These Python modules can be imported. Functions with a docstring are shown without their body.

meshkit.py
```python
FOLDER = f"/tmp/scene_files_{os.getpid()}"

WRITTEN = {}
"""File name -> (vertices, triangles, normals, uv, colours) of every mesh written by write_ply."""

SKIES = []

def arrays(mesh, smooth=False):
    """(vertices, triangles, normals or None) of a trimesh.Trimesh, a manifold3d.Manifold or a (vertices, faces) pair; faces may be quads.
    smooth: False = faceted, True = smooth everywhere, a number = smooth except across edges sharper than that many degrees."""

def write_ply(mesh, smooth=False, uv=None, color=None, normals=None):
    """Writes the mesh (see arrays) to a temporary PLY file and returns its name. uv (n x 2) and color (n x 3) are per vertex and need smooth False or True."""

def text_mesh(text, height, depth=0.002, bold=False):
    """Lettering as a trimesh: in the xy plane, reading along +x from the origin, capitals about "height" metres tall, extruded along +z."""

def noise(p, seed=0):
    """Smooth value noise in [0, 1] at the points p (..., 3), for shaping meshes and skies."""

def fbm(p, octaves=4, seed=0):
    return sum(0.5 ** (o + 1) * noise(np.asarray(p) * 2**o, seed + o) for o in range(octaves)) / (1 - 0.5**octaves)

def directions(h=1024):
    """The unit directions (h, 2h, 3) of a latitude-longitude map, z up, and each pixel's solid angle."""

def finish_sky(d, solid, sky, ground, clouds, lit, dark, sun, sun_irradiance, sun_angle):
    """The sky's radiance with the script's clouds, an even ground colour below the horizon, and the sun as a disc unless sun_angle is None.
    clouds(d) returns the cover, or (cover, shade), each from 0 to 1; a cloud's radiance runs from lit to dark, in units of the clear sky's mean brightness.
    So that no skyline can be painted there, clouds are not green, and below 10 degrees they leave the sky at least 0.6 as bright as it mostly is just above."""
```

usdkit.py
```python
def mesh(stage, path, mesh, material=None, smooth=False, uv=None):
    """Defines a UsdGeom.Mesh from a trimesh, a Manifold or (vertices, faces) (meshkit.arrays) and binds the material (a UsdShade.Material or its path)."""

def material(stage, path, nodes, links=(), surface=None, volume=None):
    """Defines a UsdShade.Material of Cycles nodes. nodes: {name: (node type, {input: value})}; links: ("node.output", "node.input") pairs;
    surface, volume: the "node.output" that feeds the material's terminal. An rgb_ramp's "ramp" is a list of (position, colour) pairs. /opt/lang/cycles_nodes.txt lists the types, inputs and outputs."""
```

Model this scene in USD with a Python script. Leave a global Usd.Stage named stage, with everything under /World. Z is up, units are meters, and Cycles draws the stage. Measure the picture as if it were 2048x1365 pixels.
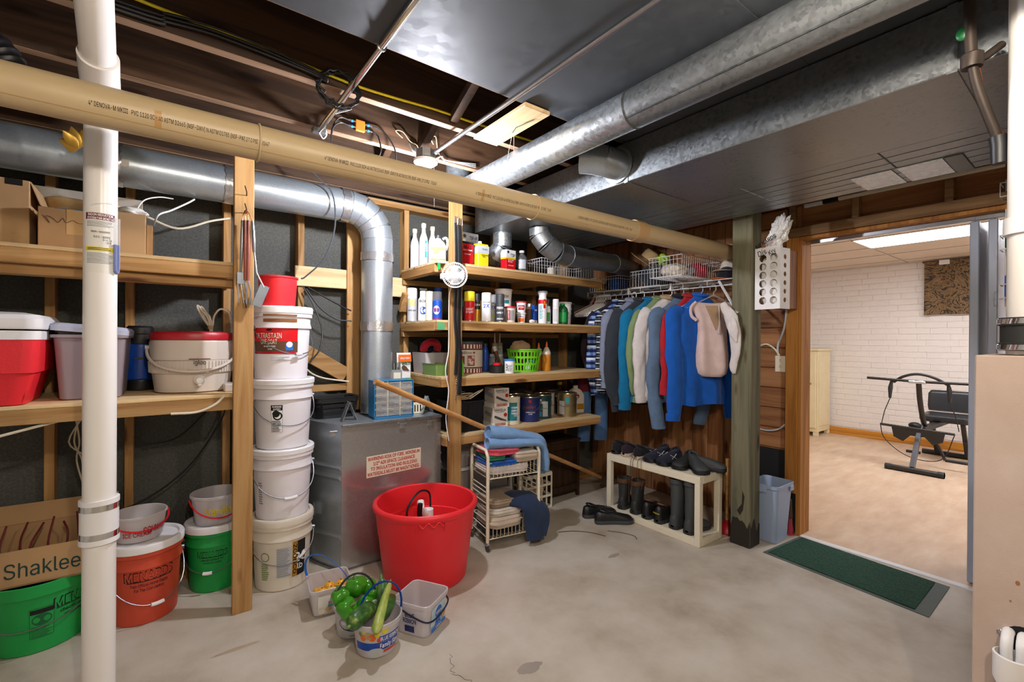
import math, numpy as np, trimesh, usdkit, meshkit
from pxr import Usd, UsdGeom, UsdShade, UsdLux, Gf, Sdf
stage = Usd.Stage.CreateInMemory()
UsdGeom.SetStageUpAxis(stage, 'Z'); UsdGeom.SetStageMetersPerUnit(stage, 1.0)
UsdGeom.Xform.Define(stage, '/World')
PI = math.pi
# ---------------------------------------------------------------- camera and exposure
YAW, PIT, ROL = math.radians(52.92), math.radians(-0.142), math.radians(0.372)
fw = np.array([math.cos(YAW)*math.cos(PIT), math.sin(YAW)*math.cos(PIT), math.sin(PIT)])
rt0 = np.array([math.sin(YAW), -math.cos(YAW), 0.]); up0 = np.cross(rt0, fw)
rt = math.cos(ROL)*rt0 + math.sin(ROL)*up0; up = -math.sin(ROL)*rt0 + math.cos(ROL)*up0
cam = UsdGeom.Camera.Define(stage, '/World/camera')
cam.AddTransformOp().Set(Gf.Matrix4d(*rt, 0, *up, 0, *(-fw), 0, 0, 0, 1.35, 1))
cam.CreateHorizontalApertureAttr(36.0); cam.CreateVerticalApertureAttr(24.0)
cam.CreateFocalLengthAttr(36*916.5/2048)
cam.CreateClippingRangeAttr(Gf.Vec2f(0.02, 100))
cam.CreateExposureAttr(-0.25)
# lamps: bare bulbs in porcelain holders (radiance of the glowing glass), rear and near ones added as unseen fill, troffers in the finished room
BULB_MAIN, FILL_BULB_REAR, FILL_BULB_NEAR, TROFFER = 1800.0, 1500.0, 950.0, 23.0
# ---------------------------------------------------------------- materials
def lin(h):
    if not isinstance(h, str): return tuple(h)
    v = [int(h[i:i+2], 16)/255 for i in (0, 2, 4)]
    return tuple(x/12.92 if x <= .04045 else ((x+.055)/1.055)**2.4 for x in v)
def mul(c, k): return tuple(min(1, max(0, x*k)) for x in c)
M = {}
def mat(name, col, rough=.5, metal=0, var=0, vs=6., vscale=(1,1,1), bump=0, bs=40., spec=.5, detail=4, rand=0, sheen=0, coat=0, ramp=None, aniso=0, bdist=.004):
    c = lin(col); nd = {'p': ('principled_bsdf', {'base_color': c, 'roughness': rough, 'metallic': metal, 'specular_ior_level': spec, 'sheen_weight': sheen, 'coat_weight': coat, 'anisotropic': aniso})}; lk = []
    if var or bump or ramp:
        nd['tc'] = ('texture_coordinate', {}); nd['mp'] = ('mapping', {'scale': vscale, 'mapping_type': 'point'}); lk += [('tc.object', 'mp.vector')]
    if var or ramp:
        nd['n'] = ('noise_texture', {'scale': vs, 'detail': float(detail), 'roughness': .6})
        nd['r'] = ('rgb_ramp', {'ramp': [(a, lin(b)) for a, b in ramp] if ramp else [(.3, mul(c, 1-var)), (.7, mul(c, 1+var))]})
        lk += [('mp.vector', 'n.vector'), ('n.fac', 'r.fac')]; src = 'r.color'
        if rand:
            nd['oi'] = ('object_info', {}); nd['mr'] = ('map_range', {'from_min': 0., 'from_max': 1., 'to_min': 1-rand, 'to_max': 1+rand}); nd['h'] = ('hsv', {'hue': .5, 'saturation': 1., 'fac': 1.})
            lk += [('oi.random', 'mr.value'), ('mr.result', 'h.value'), (src, 'h.color')]; src = 'h.color'
        lk += [(src, 'p.base_color')]
    if bump:
        nd['bn'] = ('noise_texture', {'scale': bs, 'detail': 3.}); nd['b'] = ('bump', {'strength': bump, 'distance': bdist})
        lk += [('mp.vector', 'bn.vector'), ('bn.fac', 'b.height'), ('b.normal', 'p.normal')]
    M[name] = usdkit.material(stage, '/World/Looks/'+name, nd, lk, surface='p.BSDF'); return M[name]
def wood(name, a, b, c, axis=0, rough=.65, rand=.12, ring=9., knots=True):
    s = [ring*2]*3; s[axis] = ring*.12
    k = [9.]*3; k[axis] = 2.2
    nd = {'p': ('principled_bsdf', {'roughness': rough, 'specular_ior_level': .3}), 'tc': ('texture_coordinate', {}),
          'mp': ('mapping', {'scale': s, 'mapping_type': 'point'}), 'n': ('noise_texture', {'scale': 1., 'detail': 5., 'roughness': .55, 'distortion': .6}),
          'w': ('math', {'math_type': 'multiply', 'value2': 5.}), 'fr': ('math', {'math_type': 'pingpong', 'value2': 1.}),
          'r': ('rgb_ramp', {'ramp': [(0, lin(a)), (.55, lin(b)), (1, lin(c))]}),
          'm2': ('mapping', {'scale': k, 'mapping_type': 'point'}), 'v': ('voronoi_texture', {'scale': 1., 'randomness': 1.}),
          'kr': ('rgb_ramp', {'ramp': [(0, (.25, .13, .07)), (.10, (.42, .27, .16)), (.17, (1, 1, 1))]}), 'mx': ('mix', {'mix_type': 'multiply', 'fac': 1. if knots else 0.}),
          'oi': ('object_info', {}), 'mr': ('map_range', {'from_min': 0., 'from_max': 1., 'to_min': 1-rand, 'to_max': 1+rand}), 'h': ('hsv', {'hue': .5, 'saturation': 1., 'fac': 1.}),
          'b': ('bump', {'strength': .12, 'distance': .002})}
    lk = [('tc.object', 'mp.vector'), ('mp.vector', 'n.vector'), ('n.fac', 'w.value1'), ('w.value', 'fr.value1'), ('fr.value', 'r.fac'), ('tc.object', 'm2.vector'), ('m2.vector', 'v.vector'), ('v.distance', 'kr.fac'),
          ('r.color', 'mx.color1'), ('kr.color', 'mx.color2'), ('oi.random', 'mr.value'), ('mr.result', 'h.value'), ('mx.color', 'h.color'), ('h.color', 'p.base_color'), ('fr.value', 'b.height'), ('b.normal', 'p.normal')]
    M[name] = usdkit.material(stage, '/World/Looks/'+name, nd, lk, surface='p.BSDF')
def clear(name, col, alpha=.5, rough=.3):
    'thin translucent plastic: part see-through, part diffuse'
    c = lin(col)
    nd = {'t': ('transparent_bsdf', {'color': (1, 1, 1)}), 'd': ('principled_bsdf', {'base_color': c, 'roughness': rough}), 'tr': ('translucent_bsdf', {'color': c}), 'm1': ('mix_closure', {'fac': .35}), 'm2': ('mix_closure', {'fac': alpha})}
    M[name] = usdkit.material(stage, '/World/Looks/'+name, nd, [('d.BSDF', 'm1.closure1'), ('tr.BSDF', 'm1.closure2'), ('t.BSDF', 'm2.closure1'), ('m1.closure', 'm2.closure2')], surface='m2.closure')
def emit(name, col, s):
    M[name] = usdkit.material(stage, '/World/Looks/'+name, {'e': ('emission', {'color': lin(col), 'strength': float(s)})}, [], surface='e.emission')
def galv(name, col, rough=.35, vs=30., var=.25, metal=.9, crys=60., rv=.13):
    'zinc-coated steel: crystal spangle from voronoi cells, cloudy tone, uneven gloss'
    c = lin(col)
    nd = {'p': ('principled_bsdf', {'metallic': metal, 'roughness': rough}), 'tc': ('texture_coordinate', {}), 'n': ('noise_texture', {'scale': 5., 'detail': 6., 'roughness': .7}), 'v': ('voronoi_texture', {'scale': crys, 'randomness': 1.}),
          'a': ('mix', {'mix_type': 'mix', 'fac': .35}), 'bw': ('rgb_to_bw', {}), 'r': ('rgb_ramp', {'ramp': [(.25, mul(c, 1-var)), (.75, mul(c, 1+var))]}), 'rr': ('map_range', {'from_min': .2, 'from_max': .8, 'to_min': rough-rv, 'to_max': rough+rv}), 'b': ('bump', {'strength': .06, 'distance': .01})}
    lk = [('tc.object', 'n.vector'), ('tc.object', 'v.vector'), ('n.color', 'a.color1'), ('v.color', 'a.color2'), ('a.color', 'bw.color'), ('bw.val', 'r.fac'), ('r.color', 'p.base_color'), ('bw.val', 'rr.value'), ('rr.result', 'p.roughness'), ('n.fac', 'b.height'), ('b.normal', 'p.normal')]
    M[name] = usdkit.material(stage, '/World/Looks/'+name, nd, lk, surface='p.BSDF')
for ax, n in ((0, 'x'), (1, 'y'), (2, 'z')):
    wood('pine_'+n, 'b28d5c', 'a67d4c', '90693b', ax)
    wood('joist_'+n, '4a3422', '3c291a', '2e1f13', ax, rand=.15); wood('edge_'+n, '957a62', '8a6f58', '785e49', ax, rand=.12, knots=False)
    wood('panel_'+n, '9c6e46', '8f603a', '7d4f2d', ax, rand=.14, ring=7.)
    wood('light_'+n, 'd9bf93', 'cfb284', 'c2a375', ax)
wood('oak_trim', 'b9803f', 'ab7233', '935e26', 2)
wood('trim_y', '9a6c3e', '8c5f33', '764c26', 1)
wood('treated', '77725c', '6b6850', '59584a', 2, rough=.8)
wood('old_y', '97734d', '87653f', '735434', 1)
wood('dark_oak', '3d2818', '33210f', '281a0d', 2)
wood('handle_wood', 'c3945f', 'b58550', 'a27443', 0, rough=.45, knots=False)
galv('galv', 'b4bcc2', .32, var=.10, metal=.85); galv('galv_smooth', 'aeb7be', .33, var=.06, crys=160., metal=.72, rv=.02); galv('galv_dull', '858a8d', .40, var=.20, metal=.8, crys=90.); galv('galv_dark', '5a5f62', .45, var=.35, metal=.75); galv('pan_steel', '43474c', .58, var=.12, crys=25., metal=.25); galv('trunk_under', '958d85', .4, var=.16)
galv('panel_steel', 'b0b2b3', .19, var=.05, crys=90., metal=.78, rv=.02)
mat('steel', 'b9bcc0', .25, 1.); mat('chrome', 'd9dbdd', .12, 1.); mat('foil', 'd6d8da', .25, .9, bump=.5, bs=60.); mat('wire_steel', '8e9194', .35, .9); mat('black_steel', '2a2b2d', .4, .6); mat('copper', 'a5603a', .35, .8)
mat('concrete', 'bdb3a3', .62, ramp=[(.25, '9c907e'), (.40, 'b5aa99'), (.52, 'c2b9aa'), (.66, 'cbc3b7'), (.8, 'c0ad93')], vs=2.6, detail=8, bump=.10, bs=90.)
mat('lino', 'cfa983', .45, ramp=[(.3, 'c6a688'), (.5, 'd2b597'), (.72, 'dcc5aa')], vs=3., vscale=(1, 3, 1), detail=7)
mat('foam_board', '5d5d5a', .85, ramp=[(.3, '41423f'), (.5, '4d4e4a'), (.7, '5b5c57')], vs=90., detail=6)
mat('drywall', 'a59d92', .9, var=.04); mat('block', 'dcd8d0', .9, var=.05, bump=.3)
mat('subfloor', '4a3524', .9, var=.25, vs=5.)
mat('brick_paint', 'eae3dc', .6, var=.02, bump=.25, bs=25., vs=20.); mat('mortar', 'e6dfd7', .8)
mat('tile_white', 'd9c9b6', .85, var=.03); mat('grid_white', 'cdbca8', .6)
mat('pvc_white', 'e9e6e3', .28, spec=.5); mat('pvc_tan', 'b9a37d', .42, var=.06, vs=3., vscale=(1, 4, 4), detail=6); mat('pvc_tan2', 'b79466', .4)
mat('white', 'e8e8ea', .4); mat('white_gloss', 'eeeeee', .2); mat('cream', 'e4dcc6', .5); mat('cream_metal', 'e3d9c2', .4); mat('ivory', 'd9cfba', .4); mat('bone', 'c9bfb4', .38)
mat('paper', 'e2e0da', .8); mat('cardboard', 'b08d63', .85, var=.06, vs=4., rand=.1); mat('cardboard2', 'a07a50', .85, var=.08)
mat('black', '151517', .45); mat('black_matte', '121214', .9); mat('ink', '111111', .9); mat('rubber', '2a2c2c', .6, var=.12, bump=.15); mat('rubber_grey', '3e4142', .65, var=.15, bump=.15); mat('grey', '8b8f92', .5); mat('dark_grey', '3c3f44', .45); mat('light_grey', 'b9bcc0', .5)
mat('red', 'd0131d', .38, spec=.4); mat('red_tub', 'e62a33', .42, bump=.04, bs=25., spec=.4); mat('red_cooler', 'e42430', .45, bump=.2, bs=110.); mat('red_dark', 'a8121f', .4); mat('maroon', '6d1d25', .6); mat('orange_red', 'c5462c', .42); mat('orange', 'e0671c', .5)
mat('yellow', 'e3cf18', .5); mat('gold', 'c7952a', .35, .5); mat('green', '0f9a45', .42); mat('green_dark', '115c30', .4); mat('green_bright', '6cc81a', .45); mat('green_soft', '6f8f4a', .6); mat('lime', 'a8cf3a', .5)
mat('blue', '0c46a8', .4); mat('blue_dark', '16245f', .4); mat('blue_bright', '1f6fd2', .4); mat('blue_steel', '2d7fb4', .4, .2); mat('teal', '1b7681', .4); mat('cyan', '35a7b8', .45); mat('navy', '1b2440', .5)
mat('tote_grey', '8a7f86', .5); mat('tote_lid', 'a9adc0', .5); mat('trash_blue', '9fb1cf', .5); mat('pail_white', 'e3e0e6', .35); mat('pail_cream', 'dcd5c6', .4)
clear('clear_plastic', 'cfcac8', .62); clear('tub_plastic', 'e4e0e2', .80); clear('smoke_plastic', '8c8a8a', .5); clear('clear_thin', 'e5e8ea', .3, .1)
mat('brown', '5b3b24', .6); mat('straw', 'b99b6a', .85, var=.12, vs=60., vscale=(1, 1, 6)); mat('rope', 'c2ab84', .9); mat('tape', 'b38a55', .45)
mat('mat_green', '1f4a38', .95, ramp=[(.35, '123325'), (.55, '1f4a38'), (.72, '3a6a56')], vs=160., bump=.8, bs=200.); mat('mat_edge', '55605a', .7)
mat('old_iron', '3b322b', .55, .5, var=.3); mat('brass', 'b08b3c', .35, .8)
# cloth
def cloth(n, c, var=.10, vs=14.): mat(n, c, .9, var=var, vs=vs, bump=.35, bs=220., sheen=.15, spec=.2, bdist=.0015)
for n, c in dict(denim='4d6f9c', denim_light='6f93bd', denim_dark='26344f', denim_grey='59708c', khaki='9a8772', khaki_light='b7a795', cloth_white='cfc8c6', cloth_cream='c9c0b4', cloth_teal='0f6f9e', cloth_sage='7c8f63', cloth_charcoal='31373f', cloth_slate='454b57', cloth_greyblue='8089a0', cloth_royal='1556b0', cloth_black='1c1b22', cloth_red='a8202c', cloth_pink='c64a5c', cloth_blush='cdb4ae', cloth_green='1d6b45', cloth_plum='2b2029', cloth_grey='8d8d93', cloth_tan='a98c6c', cloth_orange='c4532b').items(): cloth(n, c)
def plaid(n, base, c1, c2, s=9.):
    nd = {'p': ('principled_bsdf', {'roughness': .9, 'specular_ior_level': .2}), 'tc': ('texture_coordinate', {}),
          'w1': ('wave_texture', {'wave_type': 'bands', 'bands_direction': 'z', 'scale': s, 'profile': 'sine'}), 'w2': ('wave_texture', {'wave_type': 'bands', 'bands_direction': 'x', 'scale': s, 'profile': 'sine'}), 'w3': ('wave_texture', {'wave_type': 'bands', 'bands_direction': 'z', 'scale': s*.5, 'profile': 'sine', 'phase': 1.}),
          'r1': ('rgb_ramp', {'ramp': [(.45, lin(base)), (.55, lin(c1))]}), 'r2': ('rgb_ramp', {'ramp': [(.5, (1, 1, 1)), (.6, lin(c2))]}), 'r3': ('rgb_ramp', {'ramp': [(.9, (0, 0, 0)), (.95, (1, 1, 1))]}), 'm': ('mix', {'mix_type': 'multiply', 'fac': .8}), 'm2': ('mix', {'mix_type': 'mix', 'color2': (.75, .8, .9)}), 'bw': ('rgb_to_bw', {})}
    lk = [('tc.object', 'w1.vector'), ('tc.object', 'w2.vector'), ('tc.object', 'w3.vector'), ('w1.fac', 'r1.fac'), ('w2.fac', 'r2.fac'), ('w3.fac', 'r3.fac'), ('r1.color', 'm.color1'), ('r2.color', 'm.color2'), ('m.color', 'm2.color1'), ('r3.color', 'bw.color'), ('bw.val', 'm2.fac'), ('m2.color', 'p.base_color')]
    M[n] = usdkit.material(stage, '/World/Looks/'+n, nd, lk, surface='p.BSDF')
plaid('plaid_blue', '26325c', '7f9fd0', '8a93c8', 6.); plaid('plaid_grey', '2e3038', '5d6069', 'a0a0a8', 14.)
emit('bulb_main', 'f4f5ff', BULB_MAIN); emit('fill_bulb_rear', 'fff0de', FILL_BULB_REAR); emit('fill_bulb_near', 'fff0de', FILL_BULB_NEAR); emit('troffer', 'f6f7ff', TROFFER)
mat('stain_a', 'b8ac9a', .6, var=.08, vs=8.); mat('stain_b', 'b09f88', .6, var=.1, vs=8.); mat('stain_c', 'a0968b', .6, var=.1)
mat('door_grey', 'a2aabb', .38, .1, var=.03, bump=.1, bs=120.)
wood('orange_pine', 'd8993f', 'cf8c33', 'b87626', 1, knots=False)
mat('green_paint', '4f9a68', .7, var=.15)
mat('green_ink', '1d3a33', .9)
mat('red_wood', '8a4a3a', .4, var=.1)
mat('stain_brown', '8a5a34', .35, var=.2)
mat('white_wire', 'd9d9d9', .35)
mat('pic_mix', '8a7a70', .6, ramp=[(.3, '2a2c3c'), (.45, 'a83b40'), (.55, 'cfc4bc'), (.7, '4a5a48')], vs=45.)
mat('glue_amber', 'c07a1c', .3)
mat('food', 'b8574a', .6, ramp=[(.3, '8e2f33'), (.5, 'c78c80'), (.65, '7d8a4a')], vs=60.)
mat('gold_lid', 'a89b84', .25, .9); mat('bronze_can', 'a0916c', .3, .85)
mat('pine_green', '123f40', .35)
mat('tomato_yellow', 'e3a52a', .3); mat('pepper', '3f8f1c', .18, var=.15, vs=3.); mat('cuke', '2f5a22', .35, ramp=[(.35, '244a1c'), (.55, '3a6a2a'), (.7, '8a9a45')], vs=26.); mat('squash_pale', '9fae4e', .35, ramp=[(.35, '7f9a3a'), (.6, 'b3bd62')], vs=14.); mat('zuke', '3d6b33', .35, ramp=[(.4, '2f5a2a'), (.6, '5b8447'), (.72, '93a866')], vs=38.)
mat('cyan_pale', 'bfd6e2', .5)
mat('rot', '241d15', .85)
mat('black_leather', '1a1b1d', .4, var=.15, bump=.2, bs=60.); cloth('navy_cloth', '1d2033')
cloth('maroon_cloth', '5a1c28')
mat('bag_white', 'd8d6d2', .35, bump=.8, bs=30.)
mat('panel_paint', 'b9a396', .6, ramp=[(.3, 'b39c8e'), (.6, 'bfab9e'), (.8, 'c8b6ab')], vs=4., detail=8, bump=.1, bs=300.); mat('stain_rust', '9a6a45', .7)
nd = {'p': ('principled_bsdf', {'roughness': .8}), 'tc': ('texture_coordinate', {}), 'n': ('noise_texture', {'scale': 3.4, 'detail': 3., 'distortion': 3.5}), 'w': ('math', {'math_type': 'multiply', 'value2': 11.}), 'f': ('math', {'math_type': 'pingpong', 'value2': 1.}), 'r': ('rgb_ramp', {'ramp': [(.12, lin('31271d')), (.35, lin('5e4a33')), (.6, lin('8a6f48')), (.9, lin('6d553a'))]})}
M['damask'] = usdkit.material(stage, '/World/Looks/damask', nd, [('tc.object', 'n.vector'), ('n.fac', 'w.value1'), ('w.value', 'f.value1'), ('f.value', 'r.fac'), ('r.color', 'p.base_color')], surface='p.BSDF')
mat('cream_wood', 'e2d2a8', .5, var=.05)
mat('gym_black', '34322f', .4, .3); mat('vinyl', '2b2c2f', .35)
mat('steel_dark', '6b7078', .35, .5)
# ---------------------------------------------------------------- geometry helpers
def unit(v): v = np.asarray(v, float); return v/max(np.linalg.norm(v), 1e-12)
def rotz(a): c, s = math.cos(a), math.sin(a); return np.array([[c, -s, 0], [s, c, 0], [0, 0, 1.]])
def grid_faces(nr, nc, wrap=True):
    f = []
    i = np.arange(nr-1)[:, None]; j = np.arange(nc if wrap else nc-1)[None, :]; j2 = (j+1) % nc
    a, b, c, d = i*nc+j, i*nc+j2, (i+1)*nc+j2, (i+1)*nc+j
    return np.concatenate([np.stack([a, b, c], -1).reshape(-1, 3), np.stack([a, c, d], -1).reshape(-1, 3)])
def loft(rings, caps=True, close=False):
    'rings: list of (n,3) point loops; ccw seen along the travel reversed -> outward faces'
    R = [np.asarray(r, float) for r in rings]
    if close: R = R+[R[0]]
    n = len(R[0]); v = np.vstack(R); f = grid_faces(len(R), n)
    if caps and not close:
        v = np.vstack([v, R[0].mean(0), R[-1].mean(0)]); k = np.arange(n); k2 = (k+1) % n; c0 = len(v)-2; b = (len(R)-1)*n
        f = np.vstack([f, np.stack([k2, k, np.full(n, c0)], 1), np.stack([b+k, b+k2, np.full(n, c0+1)], 1)])
    m = trimesh.Trimesh(v, f, process=False)
    return m
def fixn(m):
    if m.volume < 0: m.invert()
    return m
def circle(n, r=1., ph=0.): a = np.arange(n)/n*2*PI+ph; return np.stack([np.cos(a)*r, np.sin(a)*r], 1)
def spline(pts, k=6, closed=False):
    P = np.asarray(pts, float)
    if len(P) < 3: return P
    Q = np.vstack([P[-1], P, P[0], P[1]]) if closed else np.vstack([2*P[0]-P[1], P, 2*P[-1]-P[-2]])
    out = []
    for i in range(1, len(Q)-2):
        t = np.arange(k)[:, None]/k; a, b, c, d = Q[i-1:i+3]
        out.append(.5*(2*b+(c-a)*t+(2*a-5*b+4*c-d)*t*t+(3*b-a-3*c+d)*t**3))
    return np.vstack(out) if closed else np.vstack(out+[P[-1:]])
def frames(P, closed=False):
    P = np.asarray(P, float); T = np.gradient(P, axis=0) if not closed else np.roll(P, -1, 0)-np.roll(P, 1, 0)
    T /= np.maximum(np.linalg.norm(T, axis=1), 1e-12)[:, None]
    u = unit(np.cross(T[0], [0, 0, 1] if abs(T[0][2]) < .9 else [1, 0, 0])); U = []
    for t in T: u = unit(u-t*np.dot(u, t)); U.append(u)
    U = np.array(U); return T, U, np.cross(T, U)
def sweep(P, sec, scale=None, closed=False, caps=True):
    P = np.asarray(P, float); T, U, V = frames(P, closed); sec = np.asarray(sec, float); rings = []
    for i in range(len(P)):
        s = sec if scale is None else sec*scale[i]
        rings.append(P[i]+s[:, :1]*U[i]+s[:, 1:]*V[i])
    return fixn(loft(rings, caps, closed))
def box_mesh(x0, x1, y0, y1, z0, z1, bev=0.):
    if bev <= 0:
        m = trimesh.creation.box([x1-x0, y1-y0, z1-z0]); m.apply_translation([(x0+x1)/2, (y0+y1)/2, (z0+z1)/2]); return m
    b = min(bev, (x1-x0)/2.01, (y1-y0)/2.01, (z1-z0)/2.01); pts = []
    for sx, X in ((1, x0), (-1, x1)):
        for sy, Y in ((1, y0), (-1, y1)):
            for sz, Z in ((1, z0), (-1, z1)):
                pts += [(X, Y+sy*b, Z+sz*b), (X+sx*b, Y, Z+sz*b), (X+sx*b, Y+sy*b, Z)]
    return trimesh.convex.convex_hull(np.array(pts))
class G:
    def __init__(s): s.m = []
    def add(s, m): s.m.append(m); return s
    def box(s, x0, x1, y0, y1, z0, z1, bev=0.): return s.add(box_mesh(x0, x1, y0, y1, z0, z1, bev))
    def beam(s, p0, p1, w, h, upv=(0, 0, 1), bev=0.):
        p0, p1 = np.array(p0, float), np.array(p1, float); L = np.linalg.norm(p1-p0); t = (p1-p0)/L; u = unit(np.cross(upv, t)); v = np.cross(t, u)
        m = box_mesh(0, L, -w/2, w/2, -h/2, h/2, bev); T = np.eye(4); T[:3, 0], T[:3, 1], T[:3, 2], T[:3, 3] = t, u, v, p0; m.apply_transform(T); return s.add(m)
    def cyl(s, p0, p1, r0, r1=None, n=16, caps=True):
        r1 = r0 if r1 is None else r1; P = np.array([p0, p1], float); return s.add(sweep(P, circle(n), [r0, r1], caps=caps))
    def tube(s, P, r, n=7, closed=False, k=0):
        if k: P = spline(P, k, closed)
        P = np.asarray(P, float); sc = np.full(len(P), r) if np.ndim(r) == 0 else np.interp(np.linspace(0, 1, len(P)), np.linspace(0, 1, len(r)), r)
        return s.add(sweep(P, circle(n), sc, closed))
    def lathe(s, prof, c=(0, 0, 0), n=24, sx=1., sy=1., caps=True):
        C = circle(n); rings = [np.column_stack([c[0]+C[:, 0]*max(r, 1e-4)*sx, c[1]+C[:, 1]*max(r, 1e-4)*sy, np.full(n, c[2]+z)]) for r, z in prof]
        return s.add(loft(rings, caps))
    def ball(s, c, r, sub=2, sc=(1, 1, 1)):
        m = trimesh.creation.icosphere(sub, r); m.vertices = m.vertices*np.array(sc)+np.array(c); return s.add(m)
    def mesh(s): return s.m[0] if len(s.m) == 1 else trimesh.util.concatenate(s.m)
    def move(s, loc=(0, 0, 0), R=None):
        for m in s.m: m.vertices = (m.vertices if R is None else m.vertices @ np.asarray(R).T)+np.asarray(loc)
        return s
    def put(s, name, material, parent=None, smooth=35, **kw): return obj(name, s.mesh(), material, parent, smooth, **kw)
NAMES = {}
def path_for(name, parent=None):
    base = (str(parent.GetPath()) if parent else '/World')+'/'+name; k = NAMES.get(base, -1)+1; NAMES[base] = k
    return base if k == 0 else '%s_%03d' % (base, k)
def meta(p, **kw):
    for k, v in kw.items():
        if v: p.SetCustomDataByKey(k, v)
    return p
def obj(name, mesh, material, parent=None, smooth=35, **kw):
    m = usdkit.mesh(stage, path_for(name, parent), mesh, M[material] if isinstance(material, str) else material, smooth=smooth)
    return meta(m.GetPrim(), **kw)
def thing(name, label, cat, loc=(0, 0, 0), rz=0., group=None, kind=None):
    x = UsdGeom.Xform.Define(stage, path_for(name)); x.AddTranslateOp().Set(Gf.Vec3d(*map(float, loc)))
    if rz: x.AddRotateZOp().Set(math.degrees(rz))
    return meta(x.GetPrim(), label=label, category=cat, group=group, kind=kind)
def struct(name, parent=None):
    x = UsdGeom.Xform.Define(stage, path_for(name)); p = x.GetPrim(); meta(p, kind='structure'); return p
TXT = {}
def text(s, h, bold=False, w=None):
    'lettering centred on the origin in the xy plane'
    k = (s, bold)
    if k not in TXT:
        m = meshkit.text_mesh(s, 1., .01, bold); v = m.vertices; lo, hi = v.min(0), v.max(0); v = v-[(lo[0]+hi[0])/2, .5, 0]; TXT[k] = (v, np.array(m.faces), hi[0]-lo[0])
    v, f, L = TXT[k]; sx = h if w is None else w/L
    return trimesh.Trimesh(v*[sx, h, .03], f.copy(), process=False)
def quad(w, h, nx=1, ny=1):
    x, y = np.meshgrid(np.linspace(-w/2, w/2, nx+1), np.linspace(-h/2, h/2, ny+1)); v = np.column_stack([x.ravel(), y.ravel(), np.zeros(x.size)])
    return trimesh.Trimesh(v, grid_faces(ny+1, nx+1, False), process=False)
def disc(r, n=20, sx=1.):
    v = np.vstack([np.column_stack([circle(n, r)*[sx, 1], np.zeros(n)]), [0, 0, 0]]); k = np.arange(n)
    return trimesh.Trimesh(v, np.stack([k, (k+1) % n, np.full(n, n)], 1), process=False)
def ringflat(r0, r1, n=24):
    v = np.vstack([np.column_stack([circle(n, r0), np.zeros(n)]), np.column_stack([circle(n, r1), np.zeros(n)])]); return trimesh.Trimesh(v, grid_faces(2, n)[:, ::-1], process=False)
def poly(pts, z=0.):
    p = np.asarray(pts, float); import shapely; m = trimesh.creation.triangulate_polygon(shapely.Polygon(p), engine='earcut'); return trimesh.Trimesh(np.column_stack([m[0], np.full(len(m[0]), z)]), m[1], process=False)
def wrap(m, rf, a, z0, off=.0006, x=0., y=0., rot=0.):
    'bends a flat mesh round a vertical axis: x runs right along the surface seen from outside, y runs up'
    v = m.vertices.copy(); 
    if rot: c, s = math.cos(rot), math.sin(rot); v[:, :2] = v[:, :2] @ np.array([[c, s], [-s, c]])
    z = z0+y+v[:, 1]; R = np.array([rf(q) for q in z]); an = a+(v[:, 0]+x)/rf(z0); R = R+off+v[:, 2]
    return trimesh.Trimesh(np.column_stack([R*np.cos(an), R*np.sin(an), z]), m.faces, process=False)
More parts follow.
